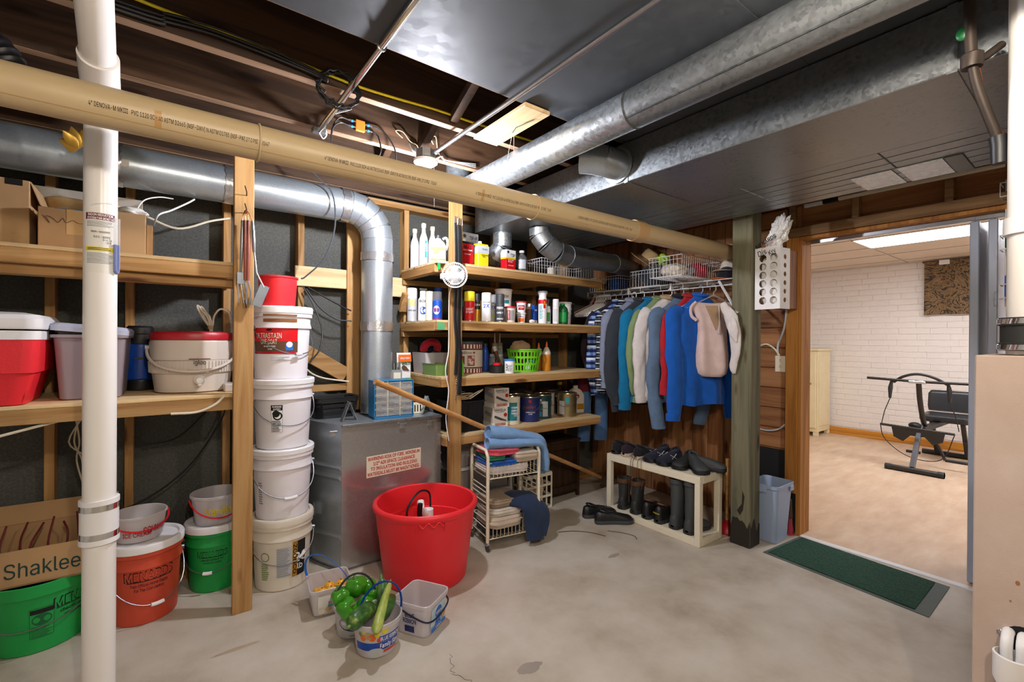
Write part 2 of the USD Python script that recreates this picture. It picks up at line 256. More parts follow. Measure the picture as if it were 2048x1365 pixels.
def flat(m, o, u, v=(0, 0, 1), off=.0006, x=0., y=0., rot=0.):
    'lays a flat mesh on the plane through o with axes u (right) and v (up)'
    u, v = unit(u), unit(v); n = np.cross(u, v); q = m.vertices.copy()
    if rot: c, s = math.cos(rot), math.sin(rot); q[:, :2] = q[:, :2] @ np.array([[c, s], [-s, c]])
    return trimesh.Trimesh(np.asarray(o)+np.outer(q[:, 0]+x, u)+np.outer(q[:, 1]+y, v)+np.outer(q[:, 2]+off, n), m.faces, process=False)
def face_cam(x, y): return math.atan2(-y, -x)
def lines(rows, w, lh, rng, gap=.5, ragged=.3):
    'small print too fine to read: rows of short bars'
    ms = []
    for i in range(rows):
        L = w*(1-ragged*rng.random()); q = quad(L, lh*gap, 6, 1); q.apply_translation([(L-w)/2, -(i+.5)*lh+rows*lh/2, 0]); ms.append(q)
    return trimesh.util.concatenate(ms)
RNG = np.random.default_rng(7)
# ---------------------------------------------------------------- the setting
fl = struct('floor'); G().box(-1.9, 3.52, -2.2, 3.42, -.12, 0).put('slab', 'concrete', fl)
def crack(pts, w=.0022):
    P = spline(pts, 8); n = np.random.default_rng(len(pts)); P = P+n.normal(0, .006, P.shape)*[1, 1, 0]; P[:, 2] = .0006
    T = np.gradient(P, axis=0); N = np.column_stack([-T[:, 1], T[:, 0], 0*T[:, 0]]); N /= np.linalg.norm(N, axis=1)[:, None]
    v = np.vstack([P-N*w/2, P+N*w/2]); k = len(P); f = np.array([[i, i+1, k+i+1] for i in range(k-1)]+[[i, k+i+1, k+i] for i in range(k-1)]); f = f[:, ::-1]
    obj('crack', trimesh.Trimesh(v, f, process=False), 'dark_grey', fl, False)
crack([(1.95, .50, 0), (1.78, .43, 0), (1.60, .47, 0), (1.42, .42, 0)], .003); crack([(.98, 1.72, 0), (.93, 1.62, 0), (.96, 1.54, 0), (.92, 1.45, 0)], .002)
def stain(x, y, sx, sy, m, sd):
    a = np.arange(28)/28*2*PI; r = 1+.35*(meshkit.fbm(np.column_stack([np.cos(a)*1.5+sd, np.sin(a)*1.5, a*0]), 3, sd)-.5)*2
    v = np.vstack([np.column_stack([x+sx*r*np.cos(a), y+sy*r*np.sin(a), np.full(28, .0004)]), [x, y, .0004]]); k = np.arange(28)
    obj('stain', trimesh.Trimesh(v, np.stack([k, (k+1) % 28, np.full(28, 28)], 1), process=False), m, fl, False)
stain(1.2, 1.45, .06, .03, 'stain_c', 3); stain(.25, 2.3, .1, .012, 'stain_b', 6); stain(2.25, 1.9, .05, .02, 'stain_c', 4); stain(.55, 1.75, .03, .016, 'stain_c', 11)
fn = struct('floor'); G().box(3.52, 8.1, -1.5, 3.5, -.12, 0).put('linoleum', 'lino', fn); G().box(3.50, 3.55, .352, 1.325, -.02, .006, .003).put('threshold', 'white', fn)
# back wall: grey foam board behind a 2x4 stud frame
wb = struct('wall_back'); G().box(-1.9, 3.6, 3.29, 3.42, 0, 2.62).put('foam_board', 'foam_board', wb)
for x in (-1.62, -1.02, -.46, -.155, .29, .70, 1.43, 1.85, 2.26, 2.67, 3.07): G().box(x-.019, x+.019, 3.2, 3.29, .04, 2.31, .002).put('stud', 'pine_z', wb)
G().box(.985, 1.105, 3.17, 3.2, .86, 2.31, .003).put('plank', 'pine_z', wb)
G().box(-1.9, 3.5, 3.19, 3.29, 2.31, 2.352, .002).put('top_plate', 'pine_x', wb); G().box(-1.9, 3.5, 3.13, 3.29, 0, .04, .002).put('bottom_plate', 'pine_x', wb)
G().box(.66, .985, 3.18, 3.2, 1.69, 1.82, .003).put('board', 'light_x', wb); G().box(1.105, 1.42, 3.18, 3.2, 1.66, 1.80, .003).put('board', 'light_x', wb)
G().box(.66, .985, 3.16, 3.2, 1.0, 1.045, .003).put('ledger', 'pine_x', wb); G().beam((.66, 3.185, 1.30), (.985, 3.185, 1.10), .028, .1, (0, 0, 1), .003).put('brace', 'pine_x', wb)
# door wall: pine boarding on the room side, framed opening, header with cripple studs
wr = struct('wall_right')
G().box(3.552, 3.66, 1.345, 3.42, 0, 2.62).box(3.552, 3.66, -2.2, .352, 0, 2.62).box(3.575, 3.66, .352, 1.345, 2.075, 2.62).put('sheathing', 'panel_y', wr)
r = np.random.default_rng(3); y = 1.612
while y < 3.27:
    w = min(.135, 3.28-y); G().box(3.53, 3.552, y+.0015, y+w-.0015, .0, 2.30, .004).put('plank', 'panel_z', wr); y += w
for k in range(16): G().box(3.53, 3.552, 1.425, 1.61, .145*k+.0015, min(.145*(k+1), 2.30)-.0015, .004).put('board', 'panel_y', wr)
for k in range(6): G().box(3.53, 3.552, -.55+.15*k+.0015, min(-.55+.15*(k+1), .29)-.0015, 0, 2.30, .004).put('plank', 'panel_z', wr)
G().box(3.50, 3.552, .27, 1.44, 2.08, 2.145, .003).put('header_board', 'old_y', wr); G().box(3.50, 3.552, -1.9, 3.18, 2.305, 2.352, .003).put('top_plate', 'panel_y', wr)
for yy in (.30, .58, 1.02, 1.39): G().box(3.515, 3.575, yy-.019, yy+.019, 2.145, 2.305, .002).put('cripple_stud', 'old_y', wr)
dr = struct('door_1')
G().box(3.515, 3.67, 1.325, 1.345, 0, 2.055, .002).put('jamb', 'oak_trim', dr); G().box(3.515, 3.67, .335, .352, 0, 2.055, .002).put('jamb', 'oak_trim', dr); G().box(3.515, 3.67, .335, 1.345, 2.055, 2.078, .002).put('head_jamb', 'oak_trim', dr)
G().box(3.508, 3.53, 1.345, 1.425, 0, 2.08, .004).put('casing', 'oak_trim', dr); G().box(3.508, 3.53, .275, .335, 0, 2.08, .004).put('casing', 'oak_trim', dr)
G().box(3.585, 3.615, .353, 1.324, 2.03, 2.055, .002).put('track', 'steel', dr)
def bifold(y0, y1, lab):
    t = thing('folding_door', lab, 'door', (3.78, (y0+y1)/2, 0)); w = (y1-y0)/2
    G().box(-.2, .2, -w, w, .012, 2.025, .004).put('door_panel', 'door_grey', t); G().cyl((-.19, 0, 2.025), (-.19, 0, 2.045), .006, n=8).put('roller_pin', 'steel', t)
bifold(.466, .504, 'grey steel folding door leaf nearest the opening, standing open at the right of the doorway'); bifold(.394, .432, 'grey steel folding door leaf folded behind the other, against the right jamb')
# finished room beyond
wf = struct('wall_far'); G().box(7.9, 8.05, -1.5, 3.5, 0, 2.6).put('mortar_bed', 'mortar', wf)
r = np.random.default_rng(11); ncol = 0
rows = 29
for k in range(rows):
    z0 = .115+k*.079; yy = 1.0-(.11 if k % 2 else 0)-.02*(k % 3)
    while yy < 2.84:
        L = .30+.02*r.random(); ncol += 1
        if ncol <= 298: G().box(7.893+.003*r.random(), 7.905, yy+.002, yy+L-.002, z0+.002, z0+.077, .004).put('brick', 'brick_paint', wf)
        yy += L
g = G()
for k in range(rows):
    yy = -1.5
    while yy < .86: g.box(7.888, 7.905, yy, yy+.29, .118+k*.079, .191+k*.079); yy += .3
g.put('brick_field', 'brick_paint', wf, kind='stuff')
wl = struct('wall_far_left'); G().box(3.66, 8.05, 3.4, 3.5, 0, 2.6).put('panel', 'brick_paint', wl)
wq = struct('wall_far_right'); G().box(3.66, 8.05, -1.5, -1.4, 0, 2.6).put('panel', 'brick_paint', wq)
wi = struct('wall_far_near'); G().box(3.662, 3.675, 1.36, 3.4, 0, 2.6).box(3.662, 3.675, -1.4, .335, 0, 2.6).box(3.662, 3.675, .335, 1.36, 2.08, 2.6).put('panel', 'brick_paint', wi)
bs = struct('baseboard_far'); G().box(7.872, 7.886, -1.4, 3.4, 0, .105, .004).put('board', 'orange_pine', bs)
cn = struct('ceiling'); G().box(3.66, 8.05, -1.5, 3.5, 2.43, 2.5).put('backing', 'tile_white', cn)
for i in range(7):
    for j in range(4):
        x0, y0 = 3.90+.615*i, -.74+1.22*j-.0
        if i == 3 and j == 1: continue
        if x0 < 7.85: G().box(x0+.008, min(x0+.607, 7.88), y0+.008, min(y0+1.212, 3.38), 2.418, 2.43, .003).put('ceiling_tile', 'tile_white', cn)
g = G()
for i in range(8): g.box(3.894+.615*i, 3.906+.615*i, -1.4, 3.4, 2.412, 2.43)
for j in range(5): g.box(3.68, 7.88, -.746+1.22*j, -.734+1.22*j, 2.412, 2.43)
g.put('ceiling_grid', 'grid_white', cn)
t = thing('ceiling_light', 'long glowing ceiling light panel in the finished room seen through the doorway', 'ceiling light', (6.05, 1.09, 2.41))
G().box(-.30, .30, -.60, .60, .004, .012).put('diffuser', 'troffer', t); g = G(); g.box(-.31, -.295, -.61, .61, 0, .018).box(.295, .31, -.61, .61, 0, .018).box(-.31, .31, -.61, -.595, 0, .018).box(-.31, .31, .595, .61, 0, .018).put('frame', 'white', t)
t = thing('ceiling_light', 'second ceiling light panel of the finished room, mostly hidden by the folding doors', 'ceiling light', (6.05, -.55, 2.41))
G().box(-.30, .30, -.60, .60, .004, .012).put('diffuser', 'troffer', t); g = G(); g.box(-.31, -.295, -.61, .61, 0, .018).box(.295, .31, -.61, .61, 0, .018).box(-.31, .31, -.61, -.595, 0, .018).box(-.31, .31, .595, .61, 0, .018).put('frame', 'white', t)
# walls out of the photograph that close the room
w = struct('wall_left'); G().box(-2.0, -1.9, -2.2, 3.42, 0, 2.62).put('blockwork', 'block', w)
w = struct('wall_front'); G().box(-2.0, 3.66, -2.3, -2.2, 0, 2.62).put('blockwork', 'block', w)
# ceiling: bare joists, subfloor, sheet-metal panned return over the near part
ce = struct('ceiling'); G().box(-1.95, 3.6, -2.2, 3.42, 2.6, 2.64).put('subfloor', 'subfloor', ce)
for k in range(-9, 5):
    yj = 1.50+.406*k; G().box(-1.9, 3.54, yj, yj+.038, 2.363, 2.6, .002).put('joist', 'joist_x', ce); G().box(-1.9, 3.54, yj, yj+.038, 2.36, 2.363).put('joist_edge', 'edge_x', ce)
for y0, y1 in ((-2.19, -.55), (-.555, .688), (.682, 1.525)): G().box(-1.89, 3.4, y0, y1, 2.3535 if y0 != -.555 else 2.355, 2.3585).put('steel_panel', 'pan_steel', ce, 20)
def brace(x0, y0, x1, y1, flip):
    za, zb = (2.39, 2.57) if flip else (2.57, 2.39); G().beam((x0, y0, za), (x1, y1, zb), .04, .04, (1, 0, 0), .002).put('bridging_brace', 'joist_z', ce)
for x, y0, fl2 in ((1.06, 1.944, 1), (1.11, 1.944, 0), (.98, 2.35, 1), (1.03, 2.35, 0), (1.08, 1.54, 0), (-.6, 1.944, 1), (-.55, 1.944, 0)): brace(x, y0+.004, x, y0+.364, fl2)
# ---------------------------------------------------------------- ducts
t = thing('round_duct', 'round galvanised supply duct running along the ceiling toward the camera', 'duct', (1.482, 0, 2.272))
R6 = .0762
for a, b, mm in ((-2.1, .25, 'galv_dull'), (.25, 1.165, 'galv_dull'), (1.165, 2.40, 'galv')):
    g = G(); g.cyl((0, a, 0), (0, b, 0), R6-.001*(mm == 'galv'), n=40); g.put('duct_section', mm, t)
for yy in (.25, 1.165): G().tube([(R6*1.012*math.cos(a), yy, R6*1.012*math.sin(a)) for a in np.linspace(0, 2*PI, 40, False)], .0022, 5, True).put('seam_ring', 'galv_dark', t)
G().box(-.056, -.053, -2.1, 1.16, -.057, -.051).put('lock_seam', 'galv_dark', t)
g = G(); g.tube([(0, 2.4, 0), (0, 2.46, .005), (0, 2.52, .05), (0, 2.54, .12), (0, 2.54, .3)], R6, 32); g.put('elbow', 'galv', t)
t = thing('trunk_duct', 'rectangular galvanised trunk duct running under the joists', 'duct', (2.125, 0, 2.15))
for a, b in ((-2.1, -.9), (-.898, .3), (.302, 1.5), (1.502, 2.92)): G().box(-.275, .275, a, b, 0, .2, .003).put('duct_section', 'galv_dull', t, 20)
for yy in (-.9, .301, 1.501): G().box(-.278, .278, yy-.012, yy+.012, -.004, .2).put('drive_cleat', 'galv_dull', t, 20)
t = thing('return_duct', 'flat galvanised return duct with panel seams beside the trunk duct', 'duct', (2.68, 0, 2.153))
ys = [-2.1, -1.2, -.6, .02, .62, 1.2, 1.9, 2.9]
for a, b in zip(ys, ys[1:]): G().box(-.272, .27, a+.001, b-.001, 0, .197, .003).put('duct_section', 'galv_dull', t, 20)
for xx in (-.18, -.09, .0, .09, .18): G().box(xx-.001, xx+.001, -2., 2.9, -.0015, .0).put('rib', 'galv_dark', t, 20)
G().box(-.0, .27, .40, .46, -.006, .0, .002).put('drive_cleat', 'galv_dark', t); G().box(-.0, .268, .465, .62, -.004, 0).box(-.0, .268, .64, .80, -.004, 0).put('access_panel', 'galv', t)
t = thing('takeoff_collar', 'short bright round collar on the side of the trunk duct', 'duct', (1.85, 1.55, 2.245))
g = G(); g.cyl((-.004, 0, 0), (-.012, 0, 0), .09, n=32); g.put('flange', 'galv_smooth', t); g = G(); g.tube([(-.012, 0, 0), (-.06, 0, .0), (-.09, .02, .01)], .075, 32); g.tube([(-.088, .019, .009), (-.13, .05, .02), (-.17, .10, .03)], .0745, 32); g.put('elbow', 'galv_smooth', t)
G().tube([(-.088+.076*math.cos(a)*.25, .019+.076*math.cos(a)*.95, .009+.076*math.sin(a)) for a in np.linspace(0, 2*PI, 32, False)], .0022, 5, True).put('seam_ring', 'galv_dark', t)
def gore_duct(name, lab, pts, r, mm, k=2, seams=True, extra=None):
    P = np.array(pts, float); t = thing(name, lab, 'duct', P[0]); Q = P-P[0]
    for i in range(len(Q)-1):
        g = G(); d = unit(Q[i+1]-Q[i]); g.cyl(Q[i]-d*.004*(i > 0), Q[i+1]+d*.004*(i < len(Q)-2), r, n=36); 
        g.put('gore' if np.linalg.norm(Q[i+1]-Q[i]) < .3 else 'duct_section', mm, t, 50)
    if seams:
        for i in range(1, len(Q)-1):
            d = unit(unit(Q[i+1]-Q[i])+unit(Q[i]-Q[i-1])); u = unit(np.cross(d, [.3, .5, .8])); v = np.cross(d, u)
            G().tube([Q[i]+(u*math.cos(a)+v*math.sin(a))*(r+.001) for a in np.linspace(0, 2*PI, 36, False)], .0028, 5, True).put('seam_ring', 'galv', t)
    return t
def arc_pts(c, a0, a1, R, n, ax0, ax1): return [np.array(c)+np.array(ax0)*R*math.cos(a)+np.array(ax1)*R*math.sin(a) for a in np.linspace(a0, a1, n)]
# fireplace flue: along the wall, down through an adjustable elbow into the firebox
R8 = .1016; ex = 1.13; zc = 2.205
el = arc_pts((ex-.19, 3.0, zc-.19), PI/2, 0, .19, 5, (1, 0, 0), (0, 0, 1))
t = gore_duct('flue_duct', 'silver galvanised flue pipe running along the back wall and turning down into the firebox', [(-1.88, 3.0, zc), (-.2, 3.0, zc), (.30, 3.0, zc)]+el+[(ex, 3.0, 1.42), (ex, 3.0, .862)], R8, 'galv_smooth')
o = np.array([-1.88, 3.0, zc])
def band(p, d, w, r, m='foil'):
    p, d = np.array(p)-o, unit(d); u = unit(np.cross(d, [.3, .5, .8])); v = np.cross(d, u); rings = []
    rr = np.random.default_rng(5)
    for s in np.linspace(-w/2, w/2, 5): rings.append([p+d*(s+.004*rr.normal())+(u*math.cos(a)+v*math.sin(a))*(r+.0022+.0016*rr.random()) for a in np.linspace(0, 2*PI, 40, False)])
    obj('foil_tape', fixn(loft(rings, False)), m, t, 60)
band((.30-.02, 3, zc), (1, 0, 0), .05, R8); band((.905, 3, zc), (1, 0, 0), .05, R8+.002); band((ex, 3, 1.895), (0, 0, 1), .055, R8+.002); band((ex, 3, 1.435), (0, 0, 1), .06, R8+.002); band((ex, 3, .90), (0, 0, 1), .05, R8); band((-.22, 3, zc), (1, 0, 0), .09, R8+.001)
G().move().box(1.70, 1.735, -.1035, -.1015, -.03, .0).put('paper_sticker', 'bone', t)
# two take-offs under the trunk
gore_duct('takeoff_elbow', 'small galvanised take-off elbow dropping from the trunk duct behind the paint thinner cans', [(2.02, 2.80, 2.15), (2.02, 2.80, 2.05), (1.99, 2.86, 1.985), (1.92, 2.96, 1.955), (1.82, 3.09, 1.95)], .072, 'galv')
gore_duct('branch_duct', 'large galvanised elbow and branch duct turning right under the trunk above the top shelf', [(2.13, 2.50, 2.15), (2.135, 2.50, 2.10), (2.17, 2.47, 2.035), (2.25, 2.45, 1.985), (2.36, 2.46, 1.975), (3.05, 2.62, 2.01), (3.5, 2.76, 2.02)], .0762, 'galv_dull')
# ---------------------------------------------------------------- plumbing
t = thing('drain_pipe', 'tan plastic drain pipe with black print crossing the room under the joists', 'pipe', (0, 1.746, 2.006))
R4 = .0572; G().cyl((-1.88, 0, 0), (3.40, 0, 0), R4, n=44).put('pipe', 'pvc_tan', t)
G().cyl((2.21, 0, 0), (2.30, 0, 0), R4+.006, n=44).put('coupling', 'pvc_tan2', t); G().cyl((3.33, 0, 0), (3.43, 0, 0), R4+.007, n=44).put('coupling', 'pvc_tan2', t); G().tube([(3.4, 0, 0), (3.46, 0, 0), (3.5, .03, 0), (3.51, .1, 0)], R4, 24).put('elbow', 'pvc_tan2', t)
def wrapx(m, a, R=R4, off=.0007):
    v = m.vertices; an = a-v[:, 1]/R; return trimesh.Trimesh(np.column_stack([v[:, 0], np.cos(an)*(R+off), np.sin(an)*(R+off)]), m.faces, process=False)
pr = '4" DENOVA-M MKIII   PVC 1120 SCH 40 ASTM D2665 [NSF-DWV] N ASTM D1785 [NSF-PW] 27.0 PSI   7/0/47'
for x0 in (-.17, .445, 1.075, 1.70):
    m = text(pr, .0125, w=.44); m.vertices[:, 0] += x0+.22; obj('print', wrapx(m, PI+.30), 'ink', t, False)
for x, w_, a in ((-.02, .016, .35), (1.115, .014, .35)): m = quad(w_, .05, 1, 6); m.vertices[:, 0] += x; obj('tape_mark', wrapx(m, PI+a), 'tape', t, False)
m = quad(5.2, .0016, 1, 1); m.vertices[:, 0] += .75; obj('red_line', wrapx(m, PI+.75), 'tape', t, False)
for x in (.245, 1.44): G().tube([(x, (R4+.003)*math.cos(a), (R4+.003)*math.sin(a)) for a in np.linspace(-PI/2-.9, PI*1.5-.9, 28)], .003, 6).put('hanger_strap', 'rope', t)
t = thing('radon_pipe', 'white plastic radon vent pipe standing in the foreground at left', 'pipe', (-.178, 2.089, 0))
R3 = .0445; G().lathe([(R3, 0), (R3, 2.16)], n=40).put('pipe', 'pvc_white', t)
g = G(); P = [(0, 0, 2.10), (0, 0, 2.165), (.001, -.03, 2.195), (.003, -.09, 2.215), (.006, -.15, 2.235)]; g.tube(P, .052, 36); g.put('elbow', 'pvc_white', t)
g = G(); g.tube([(.004, -.12, 2.225), (.016, -.41, 2.325), (.016, -.44, 2.345), (.016, -.45, 2.38), (.016, -.45, 2.59)], R3, 36); g.put('upper_pipe', 'pvc_white', t)
g = G(); g.lathe([(R3, .655), (.0535, .656), (.0535, .672), (.0515, .675), (.0515, .69), (.0515, .69), (.0515, .77), (.0515, .785), (.0535, .787), (.0535, .803), (R3, .804)], n=40, caps=False).put('coupling', 'white', t)
for z in (.683, .777): G().lathe([(.0515, z-.010), (.0528, z-.010), (.0528, z+.010), (.0515, z+.010)], n=40, caps=False).put('hose_clamp', 'chrome', t)
fa = face_cam(-.178, 2.089); rf = lambda z: R3
rr = np.random.default_rng(2)
lab = obj('radon_label', wrap(quad(.084, .20, 16, 1), rf, fa, 1.665, .0004), 'paper', t, True, label='white radon system label with red heading and yellow band')
obj('heading', wrap(quad(.082, .022, 16, 1), rf, fa, 1.665, .0008, y=.087), 'maroon', t, False)
obj('heading_text', wrap(text('RADON REDUCTION', .0075, True, .066), rf, fa, 1.665, .0012, y=.092), 'white', t, False); obj('heading_text', wrap(text('SYSTEM FAN MONITOR', .0075, True, .07), rf, fa, 1.665, .0012, y=.081), 'white', t, False)
obj('yellow_band', wrap(quad(.082, .013, 16, 1), rf, fa, 1.665, .0008, y=-.021), 'yellow', t, False)
obj('small_print', wrap(lines(5, .074, .004, rr), rf, fa, 1.665, .0008, y=.062), 'grey', t, False); obj('small_print', wrap(lines(8, .074, .0045, rr), rf, fa, 1.665, .0008, y=-.052), 'grey', t, False); obj('small_print', wrap(lines(2, .07, .005, rr), rf, fa, 1.665, .0012, y=-.021), 'dark_grey', t, False)
for s, x, y_, w_ in (('RNA-400099', .0, .036, .048), ('521-2092', .004, .019, .042), ('8-4-25', .018, .010, .024), ('0.9', .022, .001, .012)): obj('handwriting', wrap(text(s, .0065, w=w_), rf, fa, 1.665, .0012, x=x, y=y_), 'ink', t, False)
ga = fa+.95; gx, gy = R3*1.14*math.cos(ga), R3*1.14*math.sin(ga); tx = np.array([-math.sin(ga), math.cos(ga)])
uz = [(s, z) for s, z in ((-.007, 1.755), (-.007, 1.60), (-.006, 1.575), (0, 1.568), (.006, 1.575), (.007, 1.60), (.007, 1.755))]
gm = obj('manometer_tube', G().tube([(gx+tx[0]*s, gy+tx[1]*s, z) for s, z in uz], .0055, 8).mesh(), 'clear_thin', t, label='clear U-shaped gauge tube half filled with blue liquid')
obj('blue_liquid', G().tube([(gx+tx[0]*s, gy+tx[1]*s, z) for s, z in [(-.007, 1.665), (-.007, 1.60), (-.006, 1.575), (0, 1.568), (.006, 1.575), (.007, 1.60), (.007, 1.665)]], .0042, 8).mesh(), 'blue', t)
G().tube([(gx, gy, 1.755), (gx*.9+.004, gy*.9, 1.79), (gx*.4+.01, gy*.75-.018, 1.80), (-.012, -.047, 1.79), (-.02, -.04, 1.785)], .0025, 6, k=4).put('gauge_hose', 'clear_thin', t)
# ---------------------------------------------------------------- conduits, lamp fittings, wiring
t = thing('conduit', 'shiny steel conduit crossing the joists at upper left centre', 'conduit', (.58, 0, 2.342)); G().cyl((0, -1.9, 0), (0, 2.32, 0), .0125, n=20).put('tube', 'chrome', t)
G().tube([(.014*math.cos(a), 1.51, .014*math.sin(a)) for a in np.linspace(0, 2*PI, 20, False)], .004, 6, True).box(-.045, -.012, 1.502, 1.518, .012, .016).put('strap', 'steel', t); G().box(-.03, .03, 2.29, 2.33, -.012, .014, .004).put('end_clamp', 'wire_steel', t); G().tube([(.0, 2.30, -.012), (.02, 2.31, -.03), (.035, 2.31, -.01), (.03, 2.3, .01)], .003, 6, k=4).put('ground_wire', 'white', t)
t = thing('conduit', 'thinner steel conduit running to the porcelain lampholder', 'conduit', (1.085, 0, 2.298)); G().cyl((0, -1.9, 0), (0, 2.10, 0), .0105, n=18).put('tube', 'steel', t); G().cyl((0, 2.07, 0), (0, 2.108, 0), .014, n=18).put('connector', 'wire_steel', t)
def lampholder(lab, x, y, m, z=2.36):
    t = thing('lampholder', lab, 'lamp', (x, y, z)); G().lathe([(.048, -.045), (.052, -.04), (.052, 0)], n=8).put('junction_box', 'galv_dull', t)
    G().lathe([(.02, -.112), (.026, -.11), (.028, -.085), (.05, -.07), (.06, -.062), (.062, -.05), (.05, -.045)], n=32).put('porcelain_base', 'white_gloss', t)
    G().lathe([(.002, -.21), (.018, -.205), (.029, -.185), (.032, -.165), (.028, -.145), (.018, -.125), (.013, -.105)], n=24).put('bulb', m, t); G().tube([(.045, 0, -.06), (.05, 0, -.1), (.05, .0, -.28)], .0012, 5).put('pull_chain', 'steel', t); return t
lampholder('porcelain ceiling lampholder with pull chain above the tan drain pipe', 1.062, 2.15, 'bulb_main', 2.318)
lampholder('porcelain lampholder added as unseen fill light behind the camera', .15, -.35, 'fill_bulb_rear'); lampholder('second porcelain lampholder added as unseen fill light, overhead, nearer the round duct', 1.0, .12, 'fill_bulb_near')  # added fill: unseen bulbs that brighten the foreground floor and boxed panel
t = obj('ceiling_board', G().box(1.195, 1.335, 1.50, 1.905, 2.33, 2.349, .003).mesh(), 'light_y'); meta(t, label='short pale pine board nailed across the joists with a hanging string', category='board')
t = thing('hanging_string', 'white string looped from a bent nail under the pale ceiling board', 'string', (1.27, 1.66, 2.33)); G().tube([(.03, -.09, -.002), (.0, .0, -.012), (-.005, .02, -.03)], .002, 6).put('bent_nail', 'wire_steel', t); G().tube([(-.005, .02, -.03), (-.02, .03, -.12), (-.028, .03, -.21), (.01, .03, -.21), (.003, .02, -.03)], .0013, 5).put('string', 'white', t)
def wire(name, lab, cat, pts, r, m, k=6, n=6, group=None, noun='cable'):
    P = np.array(pts, float); o = P[0]; q = obj(name, G().tube(P, r, n, k=k).mesh(), m); return meta(q, label=lab, category=cat, group=group)
wire('yellow_cable', 'bright yellow flat cable stapled along the joist', 'cable', [(-.55, 1.89, 2.47), (-.044, 1.89, 2.425), (.27, 1.89, 2.418), (.40, 1.893, 2.405), (.615, 1.893, 2.390), (.80, 1.893, 2.394), (1.0, 1.893, 2.404), (1.3, 1.893, 2.405), (2.2, 1.893, 2.43)], .0055, 'yellow')
for i, (dz, nm) in enumerate(((.0, 'lowest'), (.013, 'middle'), (.026, 'topmost'))):
    wire('black_cable', 'black coaxial cable on the joist face, %s of three side by side' % nm, 'cable', [(-1.2, 1.885, 2.40+dz), (-.13, 1.885, 2.372+dz), (.0, 1.884, 2.385+dz), (.12, 1.884, 2.395+dz), (.27, 1.885, 2.39+dz), (.44, 1.88, 2.375+dz*.6), (.50, 1.86, 2.35+dz*.5)], .0048, 'black')
t = thing('cable_coil', 'coiled black coaxial cable hanging from the conduit', 'cable', (.545, 1.868, 2.36)); r = np.random.default_rng(8)
for k in range(5): a0 = r.random()*6; G().tube([((.075+.006*r.normal())*math.cos(a), -.012+.007*k, (.07+.006*r.normal())*math.sin(a)-.02) for a in np.linspace(0, 2*PI, 26, False)], .0042, 6, True).put('loop', 'black', t)
G().tube([(.045, 0, -.07), (.06, .05, -.06), (.05, .2, -.02), (.05, .35, .02), (.03, .41, -.02), (.06, .42, .0)], .0042, 6, k=5).put('tail', 'light_grey', t)
t = thing('cable_splitter', 'orange cable splitter with blue-banded connectors on the joist', 'splitter', (.775, 2.30, 2.42)); G().box(-.024, .024, -.004, .011, -.028, .028, .003).put('body', 'orange', t)
for sx in (-1, 1):
    for sz in (-.014, .014): G().cyl((sx*.024, 0, sz), (sx*.06, 0, sz), .005, n=8).put('connector', 'steel', t); G().cyl((sx*.035, 0, sz), (sx*.046, 0, sz), .007, n=8).put('blue_band', 'blue_bright', t)
G().tube([(-.06, 0, .014), (-.10, -.005, .01), (-.13, -.01, -.03), (-.14, -.01, -.08)], .0036, 6, k=5).tube([(-.06, 0, -.014), (-.10, -.005, -.015), (-.14, -.02, -.06), (-.15, -.03, -.13)], .0036, 6, k=5).tube([(.06, 0, .014), (.12, -.005, .0), (.17, -.02, -.07), (.18, -.03, -.15)], .0036, 6, k=5).tube([(.06, 0, -.014), (.09, -.005, -.03), (.10, -.02, -.1), (.09, -.02, -.14)], .0036, 6, k=5).put('lead', 'black', t)
wire('coaxial_cable', 'grey coaxial cable with bare connector dangling in front of the flue pipe', 'cable', [(.66, 2.88, 2.36), (.73, 2.86, 2.29), (.79, 2.86, 2.24), (.815, 2.86, 2.13), (.806, 2.86, 1.98), (.75, 2.87, 1.823), (.655, 2.88, 1.715), (.63, 2.88, 1.70)], .0048, 'dark_grey')
t = thing('twine', 'knotted jute twine tied round grey wires on the joist near the lampholder', 'twine', (1.06, 2.30, 2.40))
G().tube([(-.06, 0, .02), (-.10, -.005, .045), (-.06, -.005, .05), (-.02, -.008, .01), (.02, -.006, .0), (.03, -.006, -.03)], .0026, 6, k=5).tube([(.12, -.005, .03), (.10, -.01, .06), (.13, -.01, .075), (.14, -.008, .03), (.15, -.008, -.01), (.19, -.01, -.05)], .0026, 6, k=5).put('loop', 'rope', t)
for s in range(3): G().tube([(-.02+.01*s, .0, .0), (.0, -.03-.006*s, -.06), (.08, -.03, -.08-.01*s), (.16, -.02, -.03), (.2, -.01, -.04), (.4, .0, -.01-.01*s)], .003, 6, k=5).put('grey_wire', 'grey', t)
for pts, lb in (([(-.2, 3.10, 2.02), (-.1, 3.12, 2.0), (.05, 3.12, 1.95), (.2, 3.15, 2.02), (.3, 3.18, 2.06)], 'cream cable drooping under the flue pipe at left'), ([(-1.2, 2.62, .85), (-.7, 2.62, .92), (-.35, 2.66, 1.0), (-.2, 2.72, 1.02)], 'cream cable drooping below the lower left shelf'), ([(.02, 2.62, 1.0), (.12, 2.618, 1.0), (.19, 2.618, 1.03), (.23, 2.62, 1.07)], 'cream cable end tucked under the lower left shelf near the post'), ([(.62, 3.12, 1.35), (.70, 3.13, 1.18), (.80, 3.14, 1.10), (.99, 3.14, 1.06)], 'cream cable crossing below the diagonal brace')): wire('cream_cable', lb, 'cable', pts, .006, 'ivory')
